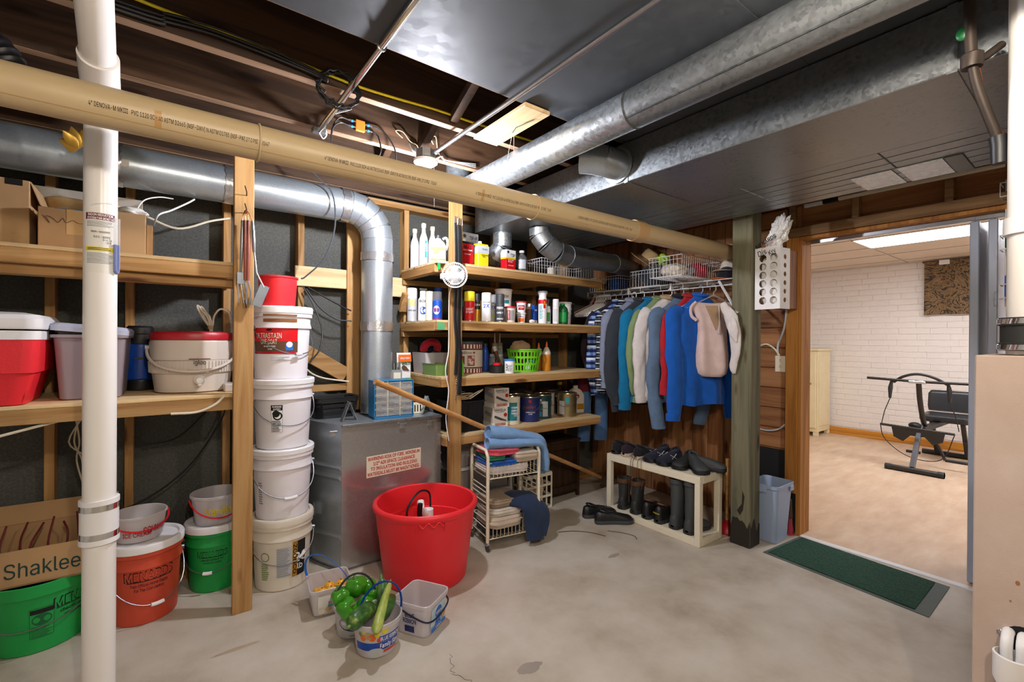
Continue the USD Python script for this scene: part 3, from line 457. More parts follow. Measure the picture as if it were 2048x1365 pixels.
for pts, lb in (([(-.35, 3.17, .40), (-.1, 3.16, .47), (.1, 3.15, .62), (.25, 3.16, .85), (.29, 3.16, .98)], 'long black cable sagging below the lower left shelf, lower of two'), ([(-.1, 3.17, .77), (.05, 3.17, .79), (.18, 3.16, .92), (.24, 3.16, .99)], 'black cable rising to the lower left shelf, upper of two'), ([(.70, 3.14, 1.68), (.76, 3.1, 1.55), (.80, 3.08, 1.40), (.78, 3.06, 1.28), (.72, 3.06, 1.2)], 'black cable looping in front of the diagonal brace'), ([(.72, 3.15, 1.67), (.80, 3.13, 1.55), (.9, 3.12, 1.48), (1.0, 3.12, 1.47)], 'thick black cable curving behind the flue pipe, lower of two'), ([(.73, 3.15, 1.68), (.85, 3.13, 1.61), (.95, 3.13, 1.56), (1.0, 3.13, 1.54)], 'thick black cable curving behind the flue pipe, upper of two')): wire('black_wire', lb, 'cable', pts, .005, 'black')
t = thing('wire_bundle', 'cream wires spilling from a hole in the back wall below the lower shelf', 'cable', (-.386, 3.285, 1.01)); G().lathe([(.028, 0), (.028, .004)], n=20).move((0, -.002, 0), np.array([[1, 0, 0], [0, 0, -1], [0, 1, 0.]])).put('hole', 'black_matte', t)
for k in range(3): G().tube([(0, -.0, .0), (.01+.02*k, -.02, -.05), (.03-.02*k, -.03, -.2), (.02+.02*k, -.03, -.3), (.05, -.03, -.45)], .004, 6, k=5).put('wire', 'ivory', t)
# ---------------------------------------------------------------- shelving
t = thing('wooden_shelving', 'open wooden shelving with two deep plywood shelves at the left behind the radon pipe', 'shelving', (0, 2.6, 0))
G().box(.262, .348, -.015, .023, 0, 2.36, .003).put('post', 'pine_z', t)
for z in (1.722, 1.075):
    G().box(-1.85, .30, .03, .585, z-.016, z, .001).put('shelf_board', 'light_x', t); G().box(-1.85, .30, .03, .068, z-.016-.062, z-.0165, .002).put('front_rail', 'pine_x', t); G().box(-1.85, .30, .547, .585, z-.078, z-.0165, .002).put('back_rail', 'pine_x', t)
G().box(-1.85, .29, .07, .16, 1.722-.118, 1.722-.079, .002).put('ledger', 'pine_x', t)
for x in (-1.2, -.45): G().box(x, x+.038, .07, .547, 1.075-.078, 1.0585, .002).put('cross_bearer', 'pine_y', t)
for z, s in ((2.05, 1), (1.965, 0), (1.50, 0)): G().tube([(.315, -.014, z), (.31, -.055, z+.006), (.30, -.075, z+.03)], .0025, 6).put('bent_nail', 'old_iron', t)
t = thing('wooden_shelving', 'open wooden shelving with four stocked shelves at the centre and right of the back wall', 'shelving', (0, 2.6, 0))
G().box(1.462, 1.548, -.01, .028, 0, 2.36, .003).put('post', 'pine_z', t)
for i, (z, x0, x1) in enumerate(((1.858, 1.385, 2.93), (1.476, 1.385, 2.93), (1.105, 1.42, 2.93), (.716, 1.46, 2.93))):
    G().box(x0, x1, .03, .595, z-.016, z, .001).put('shelf_board', 'light_x', t); G().box(x0+(.0 if i else .06), x1, .03, .068, z-.016-.05, z-.0165, .002).put('front_rail', 'pine_x', t)
    G().box(x0+.0, x0+.06, .069, .595, z-.07, z-.0165, .002).put('cross_bearer', 'pine_y', t); G().box(2.4, 2.438, .069, .595, z-.07, z-.0165, .002).put('cross_bearer', 'pine_y', t); G().box(x0, x1, .557, .595, z-.108, z-.071, .002).put('back_rail', 'pine_x', t)
G().box(1.386, 1.405, .028, .0305, 1.80, 1.842).put('green_mark', 'green', t); G().box(1.386, 1.44, .028, .0305, 1.412, 1.459).put('green_mark', 'green_paint', t)
G().beam((1.40, .50, 1.68), (1.40, .58, 1.56), .04, .08, (1, 0, 0), .002).put('bracket_block', 'pine_z', t)
# ---------------------------------------------------------------- containers
def bail(t, r, z, face, drop, grip=None, m='wire_steel', gm='white', gr=.009, wr=.0025):
    pts = [((r+.005)*math.cos(face+a), (r+.005)*math.sin(face+a), z-drop*math.cos(a)**.8*(1 if True else 0)) for a in np.linspace(-PI/2, PI/2, 25)]
    hd = G().tube(pts, wr, 6).put('handle', m, t)
    if grip: G().tube([((r+.006)*math.cos(face+a), (r+.006)*math.sin(face+a), z-drop*math.cos(a)**.8-.0) for a in np.linspace(-grip, grip, 7)], gr, 8).put('grip', gm, hd)
    for s in (-1, 1): a = face+s*PI/2; G().cyl((r*math.cos(a)*.97, r*math.sin(a)*.97, z), ((r+.012)*math.cos(a), (r+.012)*math.sin(a), z), .012, n=12).put('handle_ear', gm if gm != 'white' else m, t)
def pail(lab, x, y, z, m, rb=.131, rt=.148, h=.368, lid=None, handle=(0, .12), grip=.25, ribs=True, name='bucket', cat='bucket', group=None, open_depth=None, face=None, gm='white', lidh=.02):
    t = thing(name, lab, cat, (x, y, z), group=group); fa = face_cam(x, y) if face is None else face
    prof = [(rb-.012, 0), (rb-.003, .003), (rb, .012)]
    f = lambda q: rb+(rt-rb)*q/h
    if ribs:
        for zr, wd in ((h*.74, .008), (h*.90, .008)): prof += [(f(zr)-.001, zr-.002), (f(zr)+wd, zr), (f(zr)+wd, zr+.022 if zr > h*.8 else zr+.006), (f(zr)+.001, zr+.024 if zr > h*.8 else zr+.03)]
    prof += [(f(h*.96), h*.96), (rt+.004, h*.965), (rt+.005, h)]
    if open_depth or lid is None: prof += [(rt-.002, h), (f(h*.5)-.004, h*.5), (rb-.006, .01), (.001, .008)]
    else: prof += [(.001, h-.002)]
    G().lathe(prof, n=40).put('body', m, t)
    if lid: G().lathe([(rt+.004, h-.018), (rt+.010, h-.016), (rt+.011, h+lidh*.5), (rt+.006, h+lidh), (rt-.010, h+lidh), (rt-.014, h+lidh*.4), (.001, h+lidh*.4)], n=40, caps=False).put('lid', lid, t)
    if handle is not None: bail(t, f(h*.74)+.008, h*.74, fa+handle[0], handle[1], grip, gm=gm)
    return t, f, fa
def shop_print(t, rf, fa, z, size, m, lines2, name='lettering'):
    obj(name, wrap(text('MENARDS', size, True, size*5.6), rf, fa, z, .0014), m, t, False)
    obj('underline', wrap(quad(size*5.2, size*.10, 12), rf, fa, z-size*.75, .0008), 'ink', t, False)
    for i, s in enumerate(lines2): obj(name, wrap(text(s, size*.42, w=size*(4.3 if i == 0 else 3.4)), rf, fa, z-size*(1.25+.65*i), .0010), 'ink', t, False)
def outline_back(t, rf, fa, z, size): obj('letter_shadow', wrap(text('MENARDS', size*1.25, True, size*5.85), rf, fa, z, .0007), 'ink', t, False)
# floor, left
rr = np.random.default_rng(4)
t, f, fa = pail('large green round tub with black print at far left, under a cardboard box', -.445, 2.925, 0, 'green', .158, .186, .30, None, (-.25, .10), None, ribs=False, name='tub', cat='tub')
G().lathe([(.183, .25), (.192, .252), (.194, .30), (.188, .303)], n=40, caps=False).put('rim_band', 'green', t)
outline_back(t, f, fa+.78, .20, .034); shop_print(t, f, fa+.78, .20, .034, 'green', ['dedicated to', 'service and quality']); obj('warning_panel', wrap(quad(.075, .13, 10), f, fa+.02, .135, .0006), 'green_dark', t, False)
obj('warning_panel', wrap(quad(.071, .126, 10), f, fa+.02, .135, .0009), 'green', t, False); obj('warning_panel', wrap(quad(.071, .02, 8), f, fa+.02, .185, .0012), 'ink', t, False); obj('warning_mark', wrap(disc(.026, 20, 1.2), f, fa+.02, .148, .0012), 'green_dark', t, False); obj('small_print', wrap(lines(8, .064, .0065, rr), f, fa+.02, .095, .0012), 'green_dark', t, False)
t = thing('cardboard_box', 'open brown cardboard box of garden stakes lettered in dark green, on the green tub', 'box', (-.445, 2.925, .304), -.05)
w, d, h = .24, .16, .15
for a in ((-w, w, -d, -d+.006), (-w, w, d-.006, d), (-w, -w+.006, -d+.006, d-.006), (w-.006, w, -d+.006, d-.006)): G().box(*a, 0, h if a[2] < 0 and a[3] < 0 else h+.02).put('side', 'cardboard', t)
G().box(-w, w, -d, d, -.001, .005).put('bottom', 'cardboard', t); G().beam((0, d, h+.02), (0, d+.08, h+.09), .004, 2*w, (1, 0, 0)).put('flap', 'cardboard', t)
obj('lettering', flat(text('Shaklee', .062, False, .235), (.0, -d, .068), (1, 0, 0), x=.04), 'green_ink', t, False)
for k in range(7): G().tube([(-.12+.05*k, .05*math.sin(k), .02), (-.13+.052*k, .06*math.sin(k*2), .12), (-.12+.05*k+.02*math.sin(k), .05, .20+.03*math.sin(k*3))], .004, 6, k=4).put('stick', 'maroon', t)
t, f, fa = pail('orange-red bucket with white lid and black print, on the floor right of the radon pipe', -.075, 2.875, 0, 'orange_red', .128, .146, .36, 'white', (.30, .17), .16); outline_back(t, f, fa+.12, .235, .034); shop_print(t, f, fa+.12, .235, .034, 'orange_red', ['Your Official Home Supply', 'For The 21st Century'])
t, f, fa = pail('small green bucket with white lid behind the first post, on the floor', .225, 3.0, 0, 'green', .118, .137, .335, 'white', (-.25, .13), .14); outline_back(t, f, fa-.12, .21, .024); shop_print(t, f, fa-.12, .21, .024, 'green', ['dedicated to', 'service and quality'])
def tub(lab, x, y, z, rb, rt, h, m='tub_plastic', name='plastic_tub', handle=None, hm='red', rim=True, n=36):
    t = thing(name, lab, 'tub', (x, y, z)); f = lambda q: rb+(rt-rb)*q/h
    G().lathe([(.001, 0), (rb-.004, 0), (rb, .006), (f(h*.9), h*.9), (rt+.004, h*.905), (rt+.004, h-.003), (rt+.001, h), (rt-.003, h-.002), (f(h*.5)-.003, h*.5), (rb-.004, .006), (.001, .004)], n=n, caps=False).put('body', m, t)
    if handle:
        a0, drop = handle; fa = face_cam(x, y)+a0
        pts = [((rt+.008)*math.cos(fa+a), (rt+.008)*math.sin(fa+a), h*.86-drop*math.cos(a)) for a in np.linspace(-PI/2, PI/2, 21)]; G().tube(pts, .0042, 6).put('handle', hm, t)
    return t, f
t, f = tub('empty clear ice cream tub with red lettering on the orange-red bucket', -.10, 2.89, .374, .092, .108, .125, handle=(0.2, .05))
fa = face_cam(-.12, 2.90); obj('lettering', wrap(text('SCHWANN', .03, True, .12), f, fa+.75, .055, .0012), 'red_dark', t, False); obj('lettering', wrap(text('ICE CREAM', .02, True, .11), f, fa-.1, .04, .0012), 'red_dark', t, False)
t, f = tub('empty translucent ice cream tub with red handle on the small green bucket', .225, 2.985, .349, .095, .117, .16, handle=(.25, .09)); obj('lettering', wrap(text('Vanilla', .035, True, .12), f, face_cam(.2, 2.93)+.1, .08, .0012), 'yellow', t, False)
# lower shelf, left
ZL = 1.0755
def rrect(w, d, r, n=5):
    p = []
    for cx, cy, a0 in ((w-r, d-r, 0), (-w+r, d-r, PI/2), (-w+r, -d+r, PI), (w-r, -d+r, 1.5*PI)):
        for k in range(n): a = a0+k/(n-1)*PI/2; p.append((cx+r*math.cos(a), cy+r*math.sin(a)))
    return np.array(p)
def rloft(levels, r=.03, n=5, caps=True):
    'levels: (z, half width, half depth[, r])'
    return loft([np.column_stack([rrect(l[1], l[2], min(l[3] if len(l) > 3 else r, l[1]*.98, l[2]*.98), n), np.full(4*n, l[0])]) for l in levels], caps)
t = thing('cooler', 'big red picnic cooler with white lid jutting over the shelf edge at far left', 'cooler', (-.655, 2.80, ZL))
obj('body', rloft([(0, .195, .165, .05), (.004, .205, .172, .05), (.13, .235, .197, .05), (.131, .245, .206, .05), (.262, .252, .212, .05)]), 'red_cooler', t); obj('collar', rloft([(.262, .252, .212, .05), (.263, .256, .216, .05), (.298, .256, .216, .05)]), 'white', t)
obj('lid', rloft([(.304, .258, .218, .05), (.312, .262, .222, .05), (.345, .262, .222, .05), (.362, .25, .21, .05), (.372, .20, .17, .05)]), 'white', t); G().box(.235, .262, -.05, .05, .285, .305, .004).put('latch', 'black', t); G().box(.205, .214, -.16, -.155, .02, .12).put('groove_rib', 'red_cooler', t)
t = thing('storage_tote', 'grey plastic tote with loose lid, behind the radon pipe on the lower left shelf', 'tote', (-.262, 2.90, ZL), -.02)
obj('body', rloft([(0, .095, .16, .03), (.006, .102, .165, .03), (.27, .118, .185, .03), (.272, .128, .195, .03), (.285, .128, .195, .03)]), 'tote_grey', t); m = rloft([(0, .130, .196, .03), (.02, .130, .196, .03), (.034, .12, .185, .03), (.036, .1, .15, .03)]); R = trimesh.transformations.rotation_matrix(.085, [0, 1, 0]); m.apply_transform(R); m.apply_translation([-.0, 0, .293]); obj('lid', m, 'tote_lid', t)
t = thing('water_jug', 'blue insulated jug with black screw lid on the lower left shelf', 'jug', (-.106, 3.10, ZL)); G().lathe([(.055, 0), (.064, .004), (.066, .045), (.064, .055)], n=32).put('base', 'black', t); G().lathe([(.064, .055), (.071, .062), (.071, .225), (.066, .24)], n=32, caps=False).put('body', 'blue', t); G().lathe([(.064, .24), (.066, .244), (.066, .29), (.058, .295), (.058, .325), (.05, .335), (.001, .335)], n=32).put('lid', 'black', t); G().box(-.02, .02, -.0725, -.069, .16, .172).put('name_plate', 'black', t)
t = thing('drink_cooler', 'bone-coloured drink cooler with red lid and spigot on the lower left shelf', 'cooler', (.115, 2.91, ZL))
ELL = dict(sx=1.03, sy=.93, n=48)
G().lathe([(.14, .0), (.155, .006), (.166, .095), (.172, .098), (.176, .10), (.178, .16), (.170, .163), (.174, .165), (.177, .25), (.172, .262), (.001, .262)], **ELL).put('body', 'bone', t)
g = G()
for a in np.arange(0, 2*PI, PI/36): g.beam((.182*math.cos(a), .1645*math.sin(a), .103), (.184*math.cos(a), .1665*math.sin(a), .157), .006, .004, (math.cos(a), math.sin(a), 0))
g.put('rib_band', 'bone', t, kind='stuff'); G().lathe([(.168, .262), (.176, .264), (.178, .288), (.170, .302), (.13, .308), (.001, .309)], **ELL).put('lid', 'red_dark', t)
fa = -PI/2-.05; bail(t, .185, .225, fa, .115, None, 'bone', wr=.007)
G().lathe([(.022, 0), (.024, .01), (.018, .02), (.014, .035), (.001, .036)], n=20).move((.02, -.155, .065), np.array([[1, 0, 0], [0, 0, -1], [0, 1, 0.]])).box(.012, .028, -.182, -.168, .035, .062, .003).put('spigot', 'white_gloss', t); obj('red_stripe', flat(quad(.09, .004, 6), (.02, -.1695, .170), (1, 0, 0)), 'maroon', t, False); obj('lettering', flat(text('igloo', .022, w=.05), (.02, -.1695, .154), (1, 0, 0)), 'ink', t, False); obj('handwriting', flat(text('SCHLEE', .011, w=.05), (-.005, -.187, .112), (1, 0, 0), rot=PI-.06), 'ink', t, False)
t = thing('lamp_cord', 'looped cream cord bundle standing behind the bone drink cooler', 'cord', (.20, 3.10, ZL)); G().tube([(0, 0, 0), (.0, 0, .34), (-.04, .0, .43), (-.06, 0, .455), (-.05, 0, .42), (.005, .0, .33), (.02, 0, .40), (.05, 0, .44), (.09, 0, .42), (.10, .0, .36)], .0055, 7, k=5).tube([(.01, 0, 0), (.008, 0, .34), (-.02, .01, .42), (-.045, .01, .45), (-.03, .01, .40), (.0, .01, .33)], .0055, 7, k=5).put('cord', 'ivory', t); G().cyl((.003, 0, .325), (.003, 0, .345), .014, n=12).put('tie', 'rope', t)
t = thing('power_strip', 'beige power strip with black cord at the right end of the lower left shelf', 'power strip', (.262, 2.82, ZL)); G().box(-.024, .024, -.09, .09, 0, .04, .005).put('body', 'bone', t); G().tube([(0, .09, .02), (.0, .14, .05), (.01, .16, .10), (-.01, .14, .13), (0, .12, .08), (.01, .17, .03)], .006, 7, k=5).put('cord', 'black', t)
# upper shelf, left
ZU = 1.7225
def carton(name, lab, x, y, z, w, d, h, m, rz=0., flap=None, cat='box', group=None):
    t = thing(name, lab, cat, (x, y, z), rz, group); G().box(-w/2, w/2, -d/2, d/2, 0, h, .002).put('body', m, t); return t
t = carton('cardboard_box', 'tall brown cardboard box at the left end of the upper shelf', -.62, 2.86, ZU, .34, .3, .27, 'cardboard'); G().box(.171, .1715, -.06, .06, .20, .27).put('tape_strip', 'tape', t); G().beam((.17, 0, .27), (.20, .0, .18), .003, .28, (0, 1, 0)).put('flap', 'cardboard', t); G().box(.10, .15, -.1508, -.15, .245, .27).put('black_tape', 'black', t)
t = carton('cardboard_box', 'low worn brown cardboard box with taped front on the upper left shelf', -.315, 2.80, ZU, .21, .26, .165, 'cardboard2'); G().box(-.02, .03, -.1308, -.13, .06, .165).put('tape_strip', 'tape', t); G().tube([(-.09, -.1305, .13), (-.07, -.1305, .10), (-.08, -.1305, .128), (-.06, -.1305, .12), (-.045, -.1305, .105), (-.03, -.1305, .125), (-.02, -.1305, .108), (.0, -.1305, .12), (.02, -.1305, .11), (.05, -.1305, .118)], .0012, 5, k=4).put('handwriting', 'brown', t)
t = thing('tools_tray', 'blue folded plastic sheet lying on the low cardboard box', 'sheet', (-.31, 2.80, ZU+.166)); G().tube([(-.07, -.05, .008), (.0, -.06, .008), (.10, -.04, .010)], .008, 8, k=4).put('rolled_edge', 'blue_steel', t); G().box(-.06, .10, -.05, .08, 0, .006, .002).put('sheet', 'light_grey', t)
t = thing('wooden_bowl', 'round pale straw bowl with green sprig behind the low cardboard box', 'bowl', (-.36, 3.035, ZU)); G().lathe([(.085, 0), (.095, .01), (.10, .27), (.094, .275), (.088, .25), (.001, .24)], n=32).put('bowl', 'straw', t); G().ball((.10, 0, .30), .02, 1).ball((.12, .0, .32), .014, 1).ball((.09, .01, .325), .013, 1).put('sprig', 'green', t)
t = thing('styrofoam_panel', 'grey foam sheet leaning against the studs behind the cardboard boxes', 'panel', (-.72, 3.16, ZU)); G().box(-.55, .62, -.012, .012, 0, .36, .004).put('sheet', 'drywall', t)
t = carton('cardboard_box', 'narrow cardboard carton with torn top right of the radon pipe on the upper shelf', -.125, 2.82, ZU, .10, .25, .19, 'cardboard'); G().box(.051, .075, -.10, .10, 0, .15, .002).put('flap', 'cardboard2', t)
obj('crumpled_paper', trimesh.Trimesh(*(lambda s: (s.vertices*np.array([.06, .07, .022])*(1+.5*(meshkit.fbm(s.vertices*2.2, 3, 4)[:, None]-.5)), s.faces))(trimesh.creation.icosphere(3, 1.)), process=False), 'paper', t)
for p in stage.GetPrimAtPath(t.GetPath()).GetChildren():
    if p.GetName() == 'crumpled_paper': UsdGeom.Xformable(p).AddTranslateOp().Set(Gf.Vec3d(.0, -.06, .205))
wire('white_cable', 'pair of thin white cables hanging below the flue pipe over the upper left shelf', 'cable', [(-.13, 2.95, 1.93), (-.12, 2.96, 1.98), (-.09, 3.0, 2.05), (-.03, 3.05, 2.09), (.03, 3.08, 2.10)], .0035, 'white'); wire('white_cable', 'white flex with clip end drooping onto the upper left shelf', 'cable', [(-.05, 2.86, 1.90), (-.03, 2.88, 1.96), (.02, 2.92, 2.0), (.09, 2.96, 2.06), (.12, 2.98, 2.09)], .0045, 'white')
t = thing('flex_duct', 'black ribbed flexible hose end above the tan pipe at far left', 'hose', (-.42, 2.12, 2.24)); g = G(); P = spline([(-.25, .0, .03), (-.12, 0, .045), (-.03, .0, .03), (.02, .0, -.03), (.03, 0, -.10)], 14); g.add(sweep(P, circle(20), [.045*(1+.05*math.sin(i*1.57)) for i in range(len(P))])); g.put('hose', 'black', t)
t = thing('brass_leaves', 'brass leaf ornament hanging from the flue pipe beside the radon pipe', 'ornament', (-.29, 2.60, 2.13))
for k, (a, L) in enumerate(((1.0, .075), (.6, .085), (.25, .08), (1.5, .065), (1.9, .045))):
    v = np.array([math.cos(a+1.2), -.3+.1*k, math.sin(a+1.2)*.9]); v = unit(v); s = unit(np.cross(v, [0, 1, 0.2])); n = np.cross(s, v); P = [v*L*q for q in np.linspace(0, 1, 9)]; W = np.sin(np.linspace(.08, PI-.05, 9))*.020
    rings = [np.array([p+s*w_*math.cos(b)+n*w_*.18*math.sin(b) for b in np.linspace(0, 2*PI, 10, False)]) for p, w_ in zip(P, W)]; obj('leaf', fixn(loft(rings)), 'brass', t)
# barbecue tools hung on a nail in the post
def tool_handle(t, x0, z0, x1, z1, y, r, m): G().tube([(x0, y, z0), ((x0+x1)/2, y-.004, (z0+z1)/2), (x1, y, z1)], [r*.8, r, r*1.05, r*.8], 10, k=4).put('handle', m, t)
for i, (lab, hx, m) in enumerate((('barbecue fork with steel handle, leftmost tool on the post nail', -.012, 'wire_steel'), ('barbecue tongs with wooden handle hanging on the post nail', .0, 'red_wood'), ('basting brush with wooden handle hanging on the post nail', .014, 'red_wood'), ('slotted barbecue spatula with steel handle, rightmost tool on the post nail', .030, 'wire_steel'))):
    t = thing('barbecue_tool', lab, 'barbecue tool', (.305, 2.555-.004*i, 1.97), group=None); G().tube([(.0, 0, 0), (hx*.6, 0, -.02), (hx, 0, -.05)], .002, 6, k=4).put('hanging_loop', 'copper', t)
    if i == 0: tool_handle(t, hx, -.05, hx-.005, -.30, 0, .007, m); G().box(hx-.022, hx+.012, -.003, .003, -.36, -.30, .002).put('fork_base', 'steel_dark', t); [G().tube([(hx-.018+.013*k, 0, -.36), (hx-.012+.02*k, -.004, -.45)], .0025, 6).put('tine', 'steel', t) for k in range(3)]
    elif i < 3: tool_handle(t, hx, -.05, hx-.004*(i-1.5), -.34, 0, .009, m); G().tube([(hx, 0, -.34), (hx+.01, 0, -.40), (hx+.006, 0, -.46)], .004, 6).put('shank', 'steel', t)
    else: tool_handle(t, hx, -.05, hx+.008, -.20, 0, .009, m); G().tube([(hx+.008, 0, -.2), (hx+.018, 0, -.3), (hx+.05, 0, -.37)], .005, 8).put('shank', 'steel', t); m_ = box_mesh(-.022, .022, -.002, .002, -.11, .0, .001); R = trimesh.transformations.rotation_matrix(.35, [0, 1, 0]); m_.apply_transform(R); m_.apply_translation([hx+.055, -.002, -.36]); obj('blade', m_, 'steel_dark', t)
# bucket stack behind the post
BX, BY = .525, 2.81
t, f, fa = pail('off-white bucket with yellow and black label at the foot of the bucket stack', BX, BY, 0, 'pail_cream', .134, .150, .365, 'pail_cream', (.05, .12), None); ft = fa
obj('black_label', wrap(quad(.075, .19, 10), f, fa+.62, .16, .0006), 'ink', t, False); obj('yellow_band', wrap(quad(.026, .19, 4), f, fa+.44, .16, .0010), 'gold', t, False); obj('lettering', wrap(text('ZCONCO', .018, True, .16), f, fa+.44, .16, .0014, rot=-PI/2), 'ink', t, False); obj('lettering', wrap(text('20', .05, True), f, fa+.68, .165, .0012), 'white', t, False); obj('lettering', wrap(text('lb', .03, True), f, fa+.66, .115, .0012), 'white', t, False)
obj('grey_label', wrap(quad(.075, .16, 8), f, fa+.06, .155, .0006), 'light_grey', t, False); obj('small_print', wrap(lines(16, .068, .0095, rr), f, fa+.06, .155, .0010), 'grey', t, False); obj('warning_mark', wrap(ringflat(.02, .024), f, fa-.62, .19, .0008), 'green_soft', t, False); obj('small_print', wrap(lines(9, .045, .01, rr), f, fa-.62, .11, .0008), 'green_soft', t, False)
G().tube([(.148*math.cos(fa+.62), .148*math.sin(fa+.62), .155), (.152*math.cos(fa+.8), .152*math.sin(fa+.8), .185)], .009, 8).put('grip', 'white', t)
t, f, fa = pail('plain white bucket, second from the floor in the bucket stack', BX, BY, .3755, 'pail_white', .131, .150, .37, 'white', (.25, .15), .2, lidh=.012)
obj('small_print', wrap(lines(10, .03, .012, rr), f, fa-.85, .15, .0008), 'grey', t, False)
t, f, fa = pail('white bucket with black warning panel, third from the floor in the bucket stack', BX, BY, .754, 'pail_white', .131, .150, .365, 'white', (.30, .14), None, lidh=.012)
obj('warning_panel', wrap(quad(.056, .145, 6), f, fa-.22, .17, .0006), 'ink', t, False); obj('warning_panel', wrap(quad(.053, .115, 6), f, fa-.22, .156, .0010), 'white', t, False); obj('lettering', wrap(text('WARNING', .009, True, .046), f, fa-.22, .234, .0010), 'white', t, False); obj('lettering', wrap(text('AVISO', .009, True, .036), f, fa-.22, .221, .0010), 'white', t, False); obj('warning_mark', wrap(disc(.018), f, fa-.24, .196, .0014), 'ink', t, False); obj('warning_mark', wrap(ringflat(.016, .023), f, fa-.19, .185, .0016), 'ink', t, False); obj('small_print', wrap(lines(8, .048, .0075, rr), f, fa-.22, .13, .0014), 'dark_grey', t, False)
t, f, fa = pail('stain bucket with red and brown label, topmost white bucket of the stack', BX-.01, BY, 1.1275, 'pail_white', .131, .150, .375, 'white', (.55, .14), .10)
obj('red_label', wrap(quad(.24, .125, 24), f, fa-.27, .215, .0006), 'red', t, False); obj('brown_label', wrap(quad(.24, .055, 24), f, fa-.27, .180, .0010), 'brown', t, False); obj('red_strip', wrap(quad(.24, .012, 24), f, fa-.27, .146, .0014), 'red_dark', t, False)
obj('lettering', wrap(text('ULTRASTAIN', .027, True, .135), f, fa-.47, .237, .0014), 'ivory', t, False); obj('lettering', wrap(text('ONE COAT', .025, True, .085), f, fa-.45, .205, .0014), 'ivory', t, False); obj('lettering', wrap(text('WATERPROOFING', .008, True, .06), f, fa-.42, .180, .0014), 'white', t, False); obj('lettering', wrap(text('STAIN', .008, True, .022), f, fa-.40, .166, .0014), 'white', t, False)
obj('seal', wrap(quad(.036, .038, 4), f, fa+.27, .178, .0016), 'blue_bright', t, False); obj('seal', wrap(disc(.016), f, fa+.27, .19, .0020), 'white', t, False); obj('crest', wrap(disc(.006, 12, 2.6), f, fa-.42, .268, .0014), 'ink', t, False); obj('small_print', wrap(lines(3, .09, .008, rr), f, fa-.05, .115, .0008), 'light_grey', t, False); obj('stain_drip', wrap(quad(.17, .018, 14), f, fa-.05, .318, .0012), 'stain_brown', t, False); obj('stain_drip', wrap(quad(.12, .014, 12), f, fa-.1, .290, .0012), 'stain_brown', t, False); obj('stain_drip', wrap(quad(.16, .010, 14), f, fa-.05, .345, .0098), 'stain_brown', t, False)
t, f, fa = pail('small red pail on top of the bucket stack', BX-.03, BY, 1.524, 'red_tub', .088, .098, .165, None, None, ribs=False, name='pail', cat='bucket'); G().lathe([(.098, .155), (.103, .156), (.103, .165)], n=36, caps=False).put('rim', 'red_tub', t)
# ---------------------------------------------------------------- goods on the right-hand shelves
def lt(name, lab, cat, x, y, z, parts, group=None, n=24, sx=1., sy=1., rz=0.):
    t = thing(name, lab, cat, (x, y, z), rz, group)
    for nm, prof, m in parts: G().lathe(prof, n=n, sx=sx, sy=sy).put(nm, m, t, 40)
    return t
def spray(lab, x, y, z, r, h, body, cap, capr=1., caph=.24, label=None, txt=None, dome=True, name='spray_can', lh=.45, lz=.38, tm='ink', th=.022):
    cz = h*(1-caph); p = [('can', [(r*.9, 0), (r, .004), (r, cz*.90), (r*.98, cz*.92), (r*.72, cz*.985), (r*.70, cz)], body)]
    p.append(('cap', [(r*capr*.98, cz*.93), (r*capr, cz*.95), (r*capr*.98, h-.004), (r*capr*.85, h), (.001, h)], cap))
    t = lt(name, lab, 'spray can', x, y, z, p); f = lambda q: r; fa = face_cam(x, y)
    G().lathe([(r*1.004, 0), (r*1.012, .002), (r*1.004, .005)], caps=False).put('base_rim', 'steel', t)
    if label: obj('label', wrap(quad(r*1.7, h*lh, 10), f, fa, h*lz, .0004), label, t, True)
    for i, (s, m, zz, hh) in enumerate(txt or []): obj('lettering', wrap(text(s, hh, True, None if len(s) < 4 else r*1.5), f, fa, h*zz, .0010), m, t, False)
    return t, f, fa
S1, S2, S3, S4 = 1.8585, 1.4765, 1.1055, .7165
def bottle(lab, x, y, z, r, h, m, cap='white', cr=.34, neck=.80, label=None, lz=.4, lh=.35, name='bottle', txt=None, group=None):
    t = lt(name, lab, 'bottle', x, y, z, [('body', [(r*.9, 0), (r, .006), (r, h*(neck-.22)), (r*.85, h*(neck-.12)), (r*cr*.9, h*(neck)), (r*cr*.85, h*.9), (.001, h*.9)], m), ('cap', [(r*cr*1.12, h*.9), (r*cr*1.12, h-.003), (r*cr, h), (.001, h)], cap)], group)
    f = lambda q: r; fa = face_cam(x, y)
    if label: obj('label', wrap(quad(r*1.6, h*lh, 10), f, fa, h*lz, .0004), label, t, True)
    for s, m_, zz, hh, w in txt or []: obj('lettering', wrap(text(s, hh, True, w), f, fa, h*zz, .0010), m_, t, False)
    return t, f, fa
for i, (x, y, lab) in enumerate(((1.438, 3.08, 'tall white bottle at the left end of the top shelf'), (1.462, 2.985, 'tall white bottle with teal side label, second from the left on the top shelf'), (1.555, 3.03, 'tall white bottle behind the white jug on the top shelf'))):
    t, f, fa = bottle(lab, x, y, S1, .031, .315 if i else .29, 'white', 'ivory', .5, .80)
    obj('small_print', wrap(lines(14, .03, .009, rr), f, fa-.35, .12, .0006), 'light_grey', t, False)
    if i == 1: obj('side_label', wrap(quad(.016, .12, 4), f, fa+.55, .13, .0006), 'cyan', t, False); obj('lettering', wrap(text('NAVY', .012, True, .06), f, fa+.55, .14, .0010, rot=-PI/2), 'white', t, False)
t = thing('cleaner_jug', 'white jug with handle and orange and yellow cleaner label behind the second post', 'jug', (1.50, 2.84, S1), -.5)
